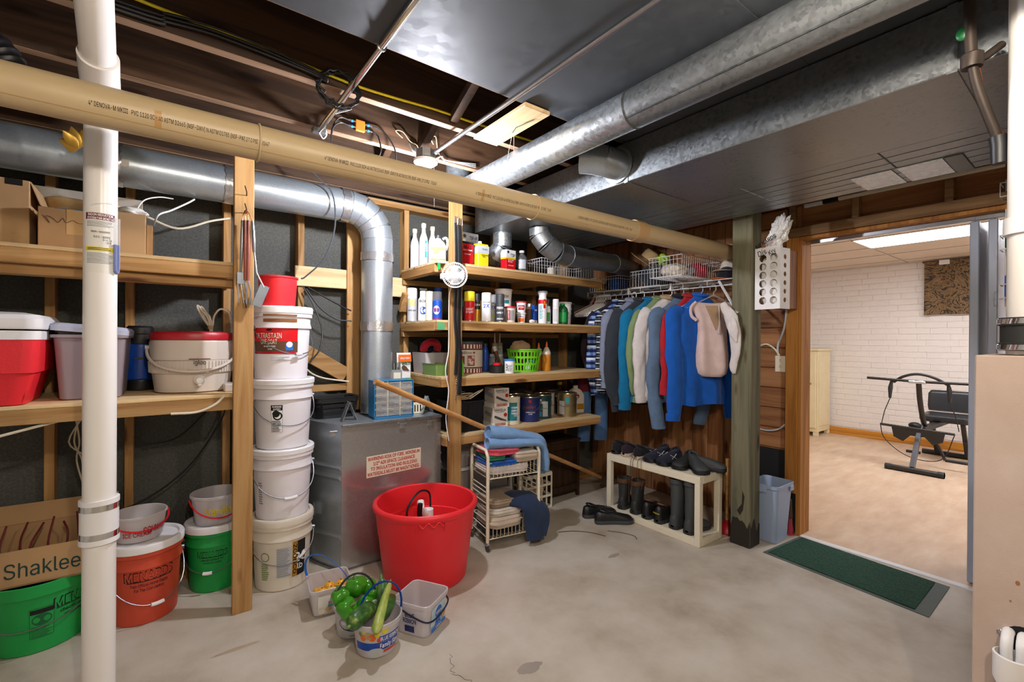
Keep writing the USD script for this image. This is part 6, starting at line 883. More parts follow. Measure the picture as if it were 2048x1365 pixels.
for k in range(4): obj('frame', rloft([(.205*k, w, d, .02), (.205*k+.022, w, d, .02)]), 'white', t)
for sx in (-1, 1):
    for sy in (-1, 1): G().box(sx*(w-.014)-.012, sx*(w-.014)+.012, sy*(d-.014)-.012, sy*(d-.014)+.012, 0, .63, .003).put('corner_post', 'white', t)
for k in range(3):
    z0 = .205*k+.026; p = obj('drawer', loft([np.column_stack([rrect(a, b, .015, 4), np.full(16, z)]) for z, a, b in ((z0, w-.03, d-.02), (z0+.17, w-.03, d-.018), (z0+.17, w-.034, d-.022), (z0+.004, w-.034, d-.024))]), 'clear_plastic', t)
    obj('contents', rloft([(z0+.006, w-.05, d-.04, .03), (z0+.11, w-.06, d-.05, .05)]), ('khaki', 'cloth_slate', 'dark_grey')[k], p)
obj('paper_tag', flat(quad(.045, .075), (.06, -d+.018, .32), (1, 0, 0), off=.004), 'paper', t, False)
t = thing('wooden_cabinet', 'dark brown wooden cabinet with recessed panel front under the fourth shelf', 'cabinet', (2.70, 2.96, 0)); w, d, h = .19, .13, .50
G().box(-w, w, -d+.02, d, .04, h-.02, .003).put('carcass', 'dark_oak', t); G().box(-w-.01, w+.01, -d-.005, d, h-.02, h, .004).put('top', 'dark_oak', t)
for s in (-1, 1): G().box(s*w-.03 if s > 0 else -w, s*w if s > 0 else -w+.03, -d, -d+.02, 0, h-.02, .003).put('stile', 'dark_oak', t)
for z0, z1 in ((.06, .11), (h-.08, h-.021)): G().box(-w+.03, w-.03, -d, -d+.02, z0, z1, .003).put('rail', 'dark_oak', t)
# ---------------------------------------------------------------- green post, bench, shoes
t = thing('timber_post', 'thick green-treated square timber post with a blackened foot beside the clothes rack', 'post', (3.095, 1.50, 0)); G().box(-.066, .066, -.066, .066, 0, 2.36, .006).put('post', 'treated', t)
rr = np.random.default_rng(9)
for o, u in (((-.066, 0, 0), (0, -1, 0)), ((0, -.066, 0), (1, 0, 0))):
    xs = np.linspace(-.064, .064, 9); obj('dark_stain', flat(poly([(-.064, .002)]+[(.064, .002)]+[(x, .10+.09*rr.random()) for x in xs[::-1]]), o, u), 'rot', t, False)
    if u[1]: obj('dark_stain', flat(poly([(.0, .20), (.02, .24), (.03, .33), (.015, .37), (.012, .28), (-.02, .23)]), o, u), 'rot', t, False)
BX0, BX1, BY0, BY1, BH = 2.775, 3.055, 1.635, 2.425, .455
t = thing('shoe_bench', 'cream-painted open wooden shoe bench beside the green post', 'bench', ((BX0+BX1)/2, (BY0+BY1)/2, 0)); w, d, s = (BX1-BX0)/2, (BY1-BY0)/2, .04
for sx in (-1, 1):
    for sy in (-1, 1): x, y = sx*(w-s/2), sy*(d-s/2); G().box(x-s/2, x+s/2, y-s/2, y+s/2, 0, BH-.045, .003).put('leg', 'cream', t)
    for z0 in (.0, BH-.045): x = sx*(w-s/2); G().box(x-s/2, x+s/2, -d+(s if z0 == 0 else 0), d-(s if z0 == 0 else 0), z0, z0+.045, .003).put('long_rail', 'cream', t)
for sy in (-1, 1):
    for z0 in (.0, BH-.045): y = sy*(d-s/2); G().box(-w+s, w-s, y-s/2, y+s/2, z0, z0+.045, .003).put('end_rail', 'cream', t)
G().box(-w, w, -d, d, BH, BH+.008, .002).put('seat_board', 'cream', t); G().box(-w+.002, w-.002, -d+.002, d-.002, .0455, .053, .002).put('shelf_board', 'cream', t)
ZB, ZS = BH+.0085, .0535
def shoe(lab, x, y, z, yaw, L=.29, m='black_matte', sole='black', kind='shoe', shaft=0., cuff=None, lace=None, acc=None, group=None, open_=True, hs=1.):
    'one shoe: heel at -L/2, toe at +L/2 along its own x'
    t = thing('boot' if shaft else 'shoe', lab, 'boot' if shaft else 'shoe', (x, y, z), yaw, group); n = 20; a = np.arange(n)/n*2*PI
    S = np.array([-.5, -.46, -.36, -.2, -.02, .15, .28, .38, .45, .49, .5])*L; W = np.array([.012, .028, .034, .034, .034, .042, .048, .047, .038, .02, .006]); Ht = np.array([.055, .085, .092, .088, .082, .070, .060, .054, .044, .030, .014])*hs
    if shaft: Ht[:5] = [.07, .105, .112, .108, .092]
    def sec(i, dz=0, g=1., top=None):
        y_ = np.cos(a); z_ = np.sin(a); hh = (Ht[i] if top is None else top); zz = np.where(z_ > 0, .024+(hh-.024)*np.abs(z_)**.8, .024+.010*z_); return np.column_stack([np.full(n, S[i]), W[i]*g*np.sign(y_)*np.abs(y_)**.75, zz+dz])
    up_ = fixn(loft([sec(i) for i in range(11)])); obj('upper', up_, m, t, 60)
    so = fixn(loft([np.column_stack([np.full(8, S[i]-.0*0), (W[i]*1.06+.003)*np.array([1, 1, .9, -.9, -1, -1, -.95, .95]), np.array([.004, .022, .026, .026, .022, .004, 0, 0])+(.006*max(0, (S[i]/L-.3)*5))]) for i in range(11)])); obj('sole', so, sole, t, 60)
    if shaft:
        ox = -.24*L; rings = []
        for q, kx, ky in ((.075, .062, .036), (.12, .056, .04), (shaft*.6+.05, .055, .046), (shaft, .06, .05), (shaft, .056, .046), (shaft-.05, .05, .042)): rings.append(np.column_stack([ox+kx*np.cos(a)+(.012*(q-.1) if q > .1 else 0), ky*np.sin(a), np.full(n, q)]))
        obj('shaft', loft(rings), m, t, 60)
        if cuff: obj('cuff_band', loft([np.column_stack([ox+k*.062*np.cos(a), k*.052*np.sin(a), np.full(n, zz)]) for zz, k in ((shaft-.03, .97), (shaft-.028, 1.03), (shaft+.002, 1.03), (shaft+.003, .93))], False), cuff, t, 60)
    elif open_:
        mo = np.array([[.30*L*math.cos(b)*.5-.24*L, .026*math.sin(b), .0905*hs+.012*abs(math.cos(b))-.03*max(0, math.cos(b))] for b in np.linspace(0, 2*PI, 20, False)]); G().tube(mo, .0075, 8, True).put('collar', cuff or m, t); v = np.vstack([mo, mo.mean(0)-[0, 0, .012]]); k = np.arange(20); obj('lining', trimesh.Trimesh(v, np.stack([k, (k+1) % 20, np.full(20, 20)], 1), process=False), 'black_matte', t, False)
    if lace:
        for q in range(4): X = -.02*L+.075*L*q; h_ = float(np.interp(X, S, Ht)); G().tube([(X-.006, -.026, h_-.014), (X, 0, h_+.003), (X+.006, .026, h_-.014)], .0025, 5, k=3).put('lace', lace, t)
    if acc:
        for sy in (-1, 1):
            for b in (-1, 1): X = .05*L; G().tube([(X-b*.04, sy*.0355, .035), (X, sy*.040, .055), (X+b*.035, sy*.036, .072)], .003, 5, k=3).put('stripe', acc, t)
    return t
FX = PI  # toes toward the room
r = np.random.default_rng(6)
shoe('left black sneaker of the pair on the floor before the bench', 2.67, 2.40, 0, -.35, .28, lace='black', m='black_leather', sole='dark_grey'); shoe('right black sneaker of the pair on the floor, nearer the camera', 2.655, 2.245, 0, -.55, .29, lace='black', m='black_leather', sole='dark_grey')
for x, y, yaw, kw, lab in ((2.925, 2.375, 0, dict(m='cloth_black', lace='black'), 'black shoe at the far left end of the bench top'), (2.92, 2.275, 0, dict(m='cloth_plum', sole='khaki_light'), 'dark brown shoe with pale toe, second on the bench top'), (2.92, 2.175, .1, dict(m='cloth_black', lace='dark_grey', sole='khaki_light'), 'dark shoe with loose hanging laces, third on the bench top'), (2.92, 2.055, FX-.1, dict(m='navy_cloth', acc='light_grey', lace='navy_cloth', sole='black'), 'navy trainer with pale crossed stripes, left of the pair on the bench top'), (2.915, 1.95, FX, dict(m='navy_cloth', acc='light_grey', lace='navy_cloth', sole='black'), 'navy trainer with pale crossed stripes, right of the pair on the bench top'), (2.92, 1.835, FX+.1, dict(m='rubber', hs=.95), 'dark rubber clog with rounded toe on the bench top, left of the pair'), (2.905, 1.735, FX+.9, dict(m='rubber_grey', hs=1.05), 'dark open clog at the near right end of the bench top')): shoe(lab, x, y, ZB, yaw, .255, **kw)
shoe('grey clog at the back right corner of the bench top, touching the green post', 2.985, 1.68, ZB, -1.0, .20, m='rubber_grey', open_=False)
t = thing('shoelaces', 'loose brown shoelaces dangling from the bench top', 'laces', (2.768, 2.14, BH+.012)); [G().tube([(.04, dy, .015), (.0, dy, .005), (-.008, dy*1.1, -.06), (-.006, dy*1.4, -.13-.03*k), (-.012, dy*1.2, -.20-.04*k)], .002, 5, k=4).put('lace', 'brown', t) for k, dy in enumerate((-.05, -.02, .02, .04))]
for i, (y, yaw, sh, m, cf, lab) in enumerate(((2.325, .25, .23, 'rubber', 'brown', 'black rubber ankle boot at the left of the bench shelf'), (2.19, .1, .24, 'rubber', 'brown', 'black rubber ankle boot, second from the left on the bench shelf'), (1.845, 0, .34, 'rubber_grey', 'rubber_grey', 'tall dark rubber boot on the bench shelf, left of the tall pair'), (1.735, -.0, .35, 'rubber_grey', 'rubber_grey', 'tall dark rubber boot next to the near bench leg, right of the tall pair'))): shoe(lab, 2.91, y, ZS, yaw, .25, m, 'rubber', shaft=sh, cuff=cf)
for y, lab in ((2.07, 'black leather work shoe with brown collar in the middle of the bench shelf'), (1.965, 'scuffed work shoe with yellow word on its heel in the middle of the bench shelf')):
    t = shoe(lab, 2.905, y, ZS, 0, .25, 'black_leather', 'rubber', cuff='brown', hs=1.35)
    if y < 2: obj('lettering', flat(text('Pittsboro', .012, False, .05), (-.125, 0, .075), (0, -1, 0), off=.006), 'yellow', t, False)
wire('shoelace', 'stray brown lace lying on the concrete in front of the bench', 'lace', [(2.50, 2.17, .003), (2.56, 2.08, .003), (2.58, 2.00, .003), (2.55, 1.96, .003)], .002, 'brown')
wire('dry_grass', 'curved dry grass stem lying on the concrete between the cart and the sneakers', 'grass stem', [(2.20, 2.36, .003), (2.30, 2.31, .003), (2.38, 2.22, .003), (2.42, 2.12, .003)], .0025, 'brown')
t = thing('plunger', 'red rubber plunger with wooden handle standing behind the bench by the green post', 'plunger', (3.17, 1.66, 0)); G().lathe([(.062, 0), (.066, .008), (.06, .03), (.04, .055), (.018, .075), (.016, .09), (.001, .09)], n=28).put('rubber_cup', 'red_dark', t); G().cyl((0, 0, .09), (0, 0, .52), .012, n=14).put('handle', 'handle_wood', t)
# ---------------------------------------------------------------- wire clothes shelf, hangers, clothes
t = thing('wire_shelf', 'white wire closet shelf with hang rod fixed to the boarded wall', 'shelf', (3.22, 2.36, 1.80)); y0, y1 = -.71, .70
for x, z, nm in ((0, 0, 'front_rail'), (0, -.045, 'hang_rod'), (.30, 0, 'back_rail'), (.15, -.004, 'centre_rail')): G().cyl((x, y0, z), (x, y1, z), .0042, n=8).put(nm, 'white_wire', t)
g = G(); [g.cyl((0, y, .004), (.30, y, .004), .0018, n=5, caps=False) for y in np.linspace(y0, y1, 57)]; g.put('deck_wires', 'white_wire', t, kind='stuff')
g = G(); [g.cyl((0, y, 0), (0, y, -.045), .0022, n=5, caps=False) for y in np.linspace(y0, y1, 8)]; g.put('drop_wires', 'white_wire', t, kind='stuff')
G().beam((.0, -.60, -.012), (-.196, -.835, -.26), .016, .010, (0, 0, 1), .001).put('brace', 'white', t)
for y in (-.2, .22): G().beam((.0, y, -.012), (.305, y, -.27), .016, .010, (0, 1, 0), .001).put('brace', 'white', t); G().box(-.008, .008, y-.006, y+.006, -.05, .008, .002).put('rod_clip', 'white', t)
for y in (y0, y1): G().box(-.008, .008, y-.006, y+.006, -.053, .010, .003).put('end_cap', 'ivory', t)
RX, RZ = 3.22, 1.755
HY = -.33   # hangers stand a little askew on the rod
def hanger(lab, y, m, yaw=HY, r=.005, wd=.205, drop=.10, bar=True, group=None):
    t = thing('clothes_hanger', lab, 'hanger', (RX, y, RZ), yaw, group); hk = [(.018*math.cos(b), 0, .018*math.sin(b)-.006) for b in np.linspace(-.4, PI+.1, 9)]; hk = hk[::-1]
    G().tube([(-.018, 0, -.004)]+hk[1:]+[(.016, 0, -.03), (0, 0, -.045), (0, 0, -.065)], r*.75, 7, k=2).put('hook', m if r > .003 else 'wire_steel', t)
    P = [(0, 0, -.065), (wd*.5, 0, -.065-drop*.5), (wd, 0, -.065-drop), (wd*1.02, 0, -.075-drop), (wd*.96, 0, -.085-drop), (0, 0, -.085-drop), (-wd*.96, 0, -.085-drop), (-wd*1.02, 0, -.075-drop), (-wd, 0, -.065-drop), (-wd*.5, 0, -.065-drop*.5)]; G().tube(P, r, 7, True).put('frame', m, t); return t
for k in range(9): hanger('%s empty white plastic hanger of the row at the left end of the rod' % ('first', 'second', 'third', 'fourth', 'fifth', 'sixth', 'seventh', 'eighth', 'ninth')[k], 2.80+.021*k, 'white_gloss', r=.0055)
for k, (m, nm) in enumerate((('black', 'black'), ('orange_red', 'rust-red'), ('light_grey', 'grey'), ('clear_thin', 'clear'), ('brown', 'brown'))): hanger('empty %s hanger hung beyond the white row at the left end of the rod' % nm, 2.99+.012*k, m, yaw=HY-.08*k, r=.0035)
def garment(name, lab, cat, y, m, L, W=.21, T=.034, sl=.55, yaw=HY, sm=None, neck=.055, collar=None, seed=1, fold=.5, hem=1.05, sr=(.062, .058, .05), open_cuff=True, z0=None, inner=None, dx=0., swing=0.):
    z0 = RZ-.075 if z0 is None else z0; t = thing(name, lab, cat, (RX+dx-.03, y, z0), yaw); n = 36; a = np.arange(n)/n*2*PI; rg = np.random.default_rng(seed)
    lv = [(.022, neck*.9, T*.9), (.0, neck, T*1.0), (-.022, W*.36, T*1.05), (-.062, W*.60, T*1.1), (-.105, W*.82, T*1.15), (-.15, W*.95, T*1.2), (-.2, W*.97, T*1.25)]+[(-.2-(L-.2)*q, W*(.95+(hem-.95)*q), T*(1.25+.35*q)) for q in np.linspace(.12, 1, 9)]
    ph = rg.random(3)*6; rings = []
    for z, hw, ht in lv:
        q = np.clip((-z-.1)/max(L-.1, .1), 0, 1); X = hw*np.sign(np.cos(a))*np.abs(np.cos(a))**.8; Yv = np.sign(np.sin(a))*np.abs(np.sin(a))**.6; f_ = 1+fold*q*(.7*np.sin(X/W*7+ph[0])+.3*np.sin(X/W*13+ph[1]))*np.abs(np.sin(a)); rings.append(np.column_stack([X, ht*Yv*f_+fold*.02*q*np.sin(X/W*4+ph[2]), np.full(n, z)+.008*q*np.sin(X/W*5+ph[1])]))
    rings += [rings[-1]*[.9, .8, 1]+[0, 0, .002], rings[-3]*[.9, .8, 1]]
    mm = fixn(loft(rings)); v = mm.vertices; nn = meshkit.fbm(v*np.array([22, 22, 9])+seed*9, 3, seed)-.5; v = v+np.column_stack([0*nn, nn*.075*fold, 0*nn]); obj('body', trimesh.Trimesh(v, mm.faces, process=False), m, t, 70)
    if sl:
        for s in (-1, 1):
            b = rg.normal(0, .022, 4); P = [(s*W*.74, 0, -.11), (s*(W*.98), -.004, -.165), (s*(W*1.06+b[0]*.5), -.01+b[1]*.4, -.13-sl*.3), (s*(W*1.08+b[0]), -.012+b[2]*.4-swing*.4, -.13-sl*.62), (s*(W*1.02+b[3]), -.02+b[1]-swing, -.13-sl)]
            cloth_tube(t, 'sleeve', P, (sr[0]*.9, sr[0], sr[1], sr[1]*.95, sr[2]), tuple(q*.62 for q in (sr[0]*.9, sr[0], sr[1], sr[1]*.95, sr[2])), sm or m, seed+s+3, .019, upv=(0, 1, .02))
            P = np.array(P); e = P[-1]; d = unit(P[-1]-P[-2]); u = np.array([1, 0, 0]); v2 = np.array([0, 1, 0]); aa = np.linspace(0, 2*PI, 20, False); obj('cuff', loft([e+d*q+np.outer(np.cos(aa)*sr[2]*k, u)+np.outer(np.sin(aa)*sr[2]*.64*k, v2) for q, k in ((-.055, 1.0), (-.05, 1.07), (-.004, 1.02), (.0, .92), (-.03, .85))], False), sm or m, t, 60)
    if collar is not None: G().tube([(neck*1.05*math.cos(b), T*1.25*math.sin(b), .018+.012*math.sin(b)) for b in np.linspace(0, 2*PI, 22, False)], .015 if collar else .010, 8, True).put('collar', collar or m, t)
    if inner:
        m2, wd = inner; obj('placket', loft([np.array([(x, -T*1.9-.004, z), (x+wd, -T*1.9-.006, z), (x+wd, -T*1.6, z), (x, -T*1.6, z)]) for x, z in ((-.01, -.05), (-.015, -L*.5), (-.02, -L*.98))]), m2, t, 40)
    return t
hs = [('clear plastic hanger at the front of the rod carrying the blush top', 1.80, 'clear_thin', .006), ('dark wire hanger behind the clear hanger', 1.845, 'wire_steel', .002), ('pale blue hanger carrying the royal blue sweatshirt', 1.90, 'trash_blue', .0048), ('thin wire hanger carrying the red shirt', 1.98, 'wire_steel', .002), ('light blue hanger carrying the denim jacket', 2.06, 'trash_blue', .0048), ('white hanger carrying the cream canvas jacket', 2.165, 'white', .0048), ('wire hanger carrying the sage green fleece', 2.25, 'wire_steel', .002), ('wire hanger carrying the teal fleece', 2.335, 'wire_steel', .002), ('white hanger carrying the charcoal padded coat', 2.43, 'white', .0048), ('white hanger carrying the grey-blue hooded jacket', 2.515, 'white', .0048), ('blue-grey hanger carrying the grey checked shirt', 2.595, 'trash_blue', .0048), ('second blue-grey hanger, carrying the blue plaid shirt', 2.665, 'trash_blue', .0048), ('blue hanger carrying the dark plum jacket', 2.735, 'trash_blue', .0048)]
for lab, y, m, r_ in hs: hanger(lab, y, m, r=r_, yaw=HY-.25 if y < 1.85 else HY)
t = thing('tank_top', 'blush pink sleeveless drawstring top on the clear hanger, in front of all the clothes', 'top', (RX-.035, 1.79, RZ-.15), HY-.42)
a = np.arange(36)/36*2*PI; rings = []
for z, hw, ht in ((.03, .135, .018), (.02, .145, .022), (-.03, .14, .03), (-.10, .105, .034), (-.18, .10, .04), (-.27, .108, .05), (-.36, .115, .056), (-.44, .113, .055), (-.49, .10, .045), (-.515, .07, .025)): rings.append(np.column_stack([hw*np.sign(np.cos(a))*np.abs(np.cos(a))**.8, ht*np.sin(a)*(1+.25*np.sin(hw*np.cos(a)*45+z*3)), np.full(36, z)-.02*(z > .0)*(1-np.abs(np.cos(a)))]))
m = fixn(loft(rings)); nn = meshkit.fbm(m.vertices*14, 3, 3)-.5; m.vertices = m.vertices+np.column_stack([0*nn, nn*.025, 0*nn]); obj('body', m, 'cloth_blush', t, 70); obj('neck_opening', flat(poly([(-.06, .012), (.065, .012), (.035, -.12), (.012, -.17), (-.02, -.09)]), (0, -.042, -.01), (1, 0, 0)), 'cloth_tan', t, False); G().tube([(.03, -.048, .01), (.034, -.052, -.10), (.028, -.056, -.19)], .004, 6, k=4).ball((.028, -.057, -.195), .007, 1).put('drawstring', 'cloth_white', t)
for s_ in (-1, 1): G().tube([(s_*.12, -.015, .03), (s_*.155, -.02, -.01), (s_*.15, -.015, -.07), (s_*.115, -.02, -.105)], .012, 8, k=4).put('armhole_trim', 'cloth_blush', t)
garment('sweatshirt', 'royal blue sweatshirt with long hanging sleeves, nearest on the rod', 'sweatshirt', 1.885, 'cloth_royal', .80, W=.235, T=.036, sl=.78, collar='', seed=31, sr=(.068, .068, .056), fold=.6, swing=.02)
garment('shirt', 'red shirt showing narrowly beside the royal blue sweatshirt', 'shirt', 1.97, 'cloth_red', .80, W=.20, T=.026, sl=.60, collar='', seed=32, sr=(.052, .05, .045))
garment('jacket', 'faded blue-grey denim jacket hanging left of the royal blue sweatshirt', 'jacket', 2.055, 'denim_grey', .80, W=.225, T=.03, sl=.86, collar='cloth_black', seed=33, sr=(.062, .062, .055))
garment('jacket', 'cream canvas jacket hanging in the middle of the rod', 'jacket', 2.16, 'cloth_white', .80, W=.24, T=.036, sl=.68, collar='cloth_tan', seed=34, fold=.7, inner=('cloth_cream', .03))
garment('fleece', 'sage green fleece hanging left of the cream jacket', 'fleece', 2.247, 'cloth_sage', .82, W=.215, T=.028, sl=.62, collar='', seed=35, sr=(.055, .055, .05))
garment('fleece', 'teal blue zip fleece hanging left of the sage green one', 'fleece', 2.332, 'cloth_teal', .82, W=.222, T=.032, sl=.76, collar='', seed=36, fold=.7, sr=(.06, .06, .05))
garment('coat', 'long charcoal padded coat hanging left of the teal fleece', 'coat', 2.428, 'cloth_charcoal', .86, W=.235, T=.036, sl=.78, collar='', seed=37, sr=(.072, .075, .055), fold=.5, swing=-.04)
garment('jacket', 'grey-blue hooded jacket hanging behind the charcoal coat', 'jacket', 2.512, 'cloth_greyblue', .76, W=.235, T=.03, sl=.60, collar='cloth_greyblue', seed=38, sr=(.065, .062, .05))
garment('shirt', 'dark grey finely checked shirt hanging behind the grey-blue jacket', 'shirt', 2.592, 'plaid_grey', .78, W=.235, T=.026, sl=.62, collar='', seed=39, sr=(.058, .055, .048))
garment('shirt', 'navy and pale blue plaid flannel shirt near the left end of the clothes', 'shirt', 2.662, 'plaid_blue', .78, W=.24, T=.024, sl=.66, collar='', seed=40, sr=(.056, .054, .048))
garment('jacket', 'dark plum jacket at the left end of the hanging clothes', 'jacket', 2.735, 'cloth_plum', .62, W=.225, T=.026, sl=.48, collar='', seed=41, sr=(.055, .052, .046))
t = thing('jeans', 'blue jeans hanging at the left end of the clothes, legs with dark maroon band', 'jeans', (3.11, 2.80, .92), HY); 
for x in (-.15, .02): cloth_tube(t, 'leg', [(x, 0, 0), (x-.004, .004, -.2), (x-.012, .0, -.46)], [.068, .064, .060], [.032, .032, .034], 'denim', 5+int(x*50), .008, upv=(0, 1, .02))
obj('waist', loft([np.column_stack([rrect(w_, d_, .03, 6)-[.065, 0], np.full(24, z_)]) for z_, w_, d_ in ((-.02, .155, .036), (.02, .155, .036), (.10, .14, .034), (.16, .13, .03))]), 'maroon_cloth', t, 60); G().tube([(-.065, 0, .16), (-.04, -.02, .5), (.05, -.01, .70)], .004, 6).put('hanging_loop', 'brown', t)
t = thing('rag', 'torn white rag tied to the wire shelf brace on the green post', 'rag', (2.995, 1.56, 1.475)); 
for k, (P, w_) in enumerate((([(0, .05, .13), (-.01, 0, .04), (-.015, -.03, -.06), (-.01, -.05, -.13)], (.014, .034, .036, .006)), ([(0, .05, .13), (.0, -.01, .03), (.01, -.03, -.15), (.015, -.02, -.30), (.02, -.02, -.34)], (.02, .045, .035, .022, .008)))): cloth_tube(t, 'strip', P, w_, tuple(q*.4 for q in w_), 'cloth_white', 50+k, .02, upv=(1, 0, .05))
t = thing('padlock_tool', 'small blue tape measure box hanging on the boarded wall behind the rod', 'box', (3.49, 1.80, 1.60)); G().box(-.03, .035, -.03, .03, -.06, .06, .006).put('case', 'blue', t)
# baskets and hats on the wire shelf
ZR = 1.8065
wire_basket('wire_basket', 'small white wire basket of blue and yellow things, leftmost on the wire shelf', 3.37, 2.875, ZR, .27, .34, .13, 0); wire_basket('wire_basket', 'white wire basket with dark hat in the middle of the wire shelf', 3.37, 2.42, ZR, .28, .30, .14, 0); wire_basket('wire_basket', 'large white wire basket jutting forward over the rod at the right of the wire shelf', 3.235, 2.045, ZR+.022, .52, .27, .15, 0, flare=.008)
def lump(name, lab, cat, x, y, z, s, m, seed, amp=.5): t = thing(name, lab, cat, (x, y, z)); q = trimesh.creation.icosphere(3, 1.); v = q.vertices*np.array(s)*(1+amp*(meshkit.fbm(q.vertices*2.4+seed, 3, seed)[:, None]-.5)*1.6); v[:, 2] += s[2]*.95; obj('cloth', trimesh.Trimesh(v, q.faces, process=False), m, t, 70); return t
lump('cap', 'crumpled blue cap in the small left wire basket', 'cap', 3.34, 2.80, ZR+.008, (.085, .08, .065), 'cloth_royal', 2); lump('gloves', 'yellow work gloves in the small left wire basket', 'gloves', 3.29, 2.96, ZR+.008, (.05, .055, .035), 'gold', 3); lump('scarf', 'dark navy scarf heaped in the small left wire basket', 'scarf', 3.42, 2.93, ZR+.008, (.06, .07, .07), 'denim_dark', 4)
lump('hat', 'dark green-grey soft hat in the middle wire basket', 'hat', 3.36, 2.42, ZR+.008, (.11, .12, .10), 'cloth_charcoal', 5, .3)
t = thing('straw_hat', 'woven straw hat tilted on the dark hat in the middle basket', 'hat', (3.36, 2.50, ZR+.235)); Rm = trimesh.transformations.euler_matrix(.62, .25, 0)[:3, :3]
G().lathe([(.072, 0), (.074, .01), (.068, .085), (.055, .105), (.03, .112), (.001, .113)], n=36).move((0, 0, 0), Rm).put('crown', 'straw', t); G().lathe([(.072, .0), (.12, -.012), (.155, -.006), (.157, -.002), (.12, -.006), (.072, .008)], n=40, caps=False).move((0, 0, 0), Rm).put('brim', 'straw', t); G().lathe([(.0745, .006), (.075, .008), (.0725, .028), (.071, .029)], n=36, caps=False).move((0, 0, 0), Rm).put('hat_band', 'brown', t)
lump('toy', 'small lime green stuffed toy perched above the straw hat by the tan pipe', 'toy', 3.40, 2.36, ZR+.20, (.045, .055, .042), 'lime', 7, .8)
lump('sign_cloth', 'cream printed cloth folded in the large wire basket', 'cloth', 3.10, 2.05, ZR+.03, (.10, .10, .055), 'cloth_cream', 8, .3); lump('cap', 'red cloth cap in the large wire basket', 'cap', 3.36, 2.03, ZR+.03, (.085, .09, .07), 'cloth_red', 9, .3); lump('cap', 'grey cap between the cream cloth and the red cap in the large basket', 'cap', 3.235, 2.06, ZR+.03, (.05, .09, .055), 'cloth_grey', 10, .4)
def cap(lab, x, y, z, m, vis, yaw):
    t = thing('baseball_cap', lab, 'cap', (x, y, z), yaw); n = 28; a = np.arange(n)/n*2*PI; G().lathe([(.085, 0), (.088, .02), (.075, .07), (.045, .095), (.001, .102)], n=n).put('crown', m, t)
    q = np.linspace(-1.1, 1.1, 11); v = np.vstack([np.column_stack([.084*np.cos(q), .084*np.sin(q), .004+0*q]), np.column_stack([.084*np.cos(q)+.075*np.cos(q*.7), .09*np.sin(q), -.006*np.abs(q)+.004]), np.column_stack([.084*np.cos(q)+.075*np.cos(q*.7), .09*np.sin(q), -.006*np.abs(q)+.001]), np.column_stack([.084*np.cos(q), .084*np.sin(q), .0+0*q])]); obj('visor', trimesh.Trimesh(v, grid_faces(4, 11, False), process=False), vis, t, 60); G().ball((0, 0, .102), .007, 1).put('button', m, t)
cap('grey cap topmost at the right end of the wire shelf', 3.38, 1.745, ZR+.064, 'cloth_cream', 'cloth_cream', PI-.3); cap('black cap with orange visor under the grey cap, rightmost on the wire shelf', 3.34, 1.75, ZR, 'cloth_black', 'orange', PI-.1)
# ---------------------------------------------------------------- by the doorway
t = thing('bag_dispenser', 'white plastic bag dispenser with round holes stuffed with bags, beside the green post', 'bag dispenser', (3.09, 1.335, 1.76), -.14)
import shapely
hw, hh = .082, .205; pl = shapely.box(-hw, -hh, hw, hh-.015)
for i in range(2):
    for j in range(6): pl = pl.difference(shapely.Point(-.03+.07*i, -hh+.055+.054*j).buffer(.024, 10))
pm = trimesh.creation.extrude_polygon(pl, .004, engine='earcut'); obj('front_panel', flat(pm, (-.05, 0, 0), (0, -1, 0), off=0), 'white', t, 20); pl2 = shapely.box(-.05, -hh, .05, hh-.03)
for j in range(6): pl2 = pl2.difference(shapely.Point(-.0, -hh+.055+.054*j).buffer(.016, 8))
pm = trimesh.creation.extrude_polygon(pl2, .004, engine='earcut'); obj('side_panel', flat(pm, (.0, -hw+.004, 0), (1, 0, 0), off=0), 'white', t, 20)
def crumple(c, s, sd, amp=.35, sub=4): q = trimesh.creation.icosphere(sub, 1.); v = q.vertices; v = v*(np.abs(v).max(1, keepdims=True)**-.5)*np.array(s)*(1+amp*(meshkit.fbm(v*4+sd, 4, sd)[:, None]-.5)*1.4); return trimesh.Trimesh(v+np.array(c), q.faces, process=False)
G().cyl((.02, .07, .1), (.02, .115, .1), .008, n=10).cyl((.02, .07, -.1), (.02, .115, -.1), .008, n=10).put('mounting_screw', 'steel', t, kind='stuff'); obj('bags', crumple((.0, 0, -.02), (.036, .064, .165), 4, .2), 'bag_white', t, False); q = crumple((-.0, -.01, .27), (.03, .055, .10), 6, .7); v = q.vertices; v[:, 1] -= np.clip((v[:, 2]-.2)*.35, 0, .06); obj('bag_top', trimesh.Trimesh(v, q.faces, process=False), 'bag_white', t, False)
obj('lettering', flat(text('MENARDS', .026, True, .14), (-.052, .01, .225), (0, -1, .42), (0, .4, 1), off=.004), 'ink', t, False); obj('lettering', flat(text('Thank You', .010, True, .08), (-.052, .0, .20), (0, -1, .42), (0, .4, 1), off=.004), 'red_dark', t, False); obj('handwriting', flat(text('Dis', .035, False, .055), (-.054, .035, .158), (0, -1, .3), (0, .3, 1), off=.0012), 'ink', t, False); obj('handwriting', flat(text('Kry', .03, False, .045), (-.054, -.03, .155), (0, -1, .5), (0, .5, 1), off=.0012), 'ink', t, False)
t = thing('wooden_box', 'small brown wooden box mounted on the wall behind the bag dispenser', 'box', (3.445, 1.395, 1.575)); G().box(-.062, .062, -.048, .048, 0, .40, .003).put('case', 'panel_z', t); G().box(-.066, -.0625, -.045, .045, .006, .394, .002).put('door', 'panel_z', t)
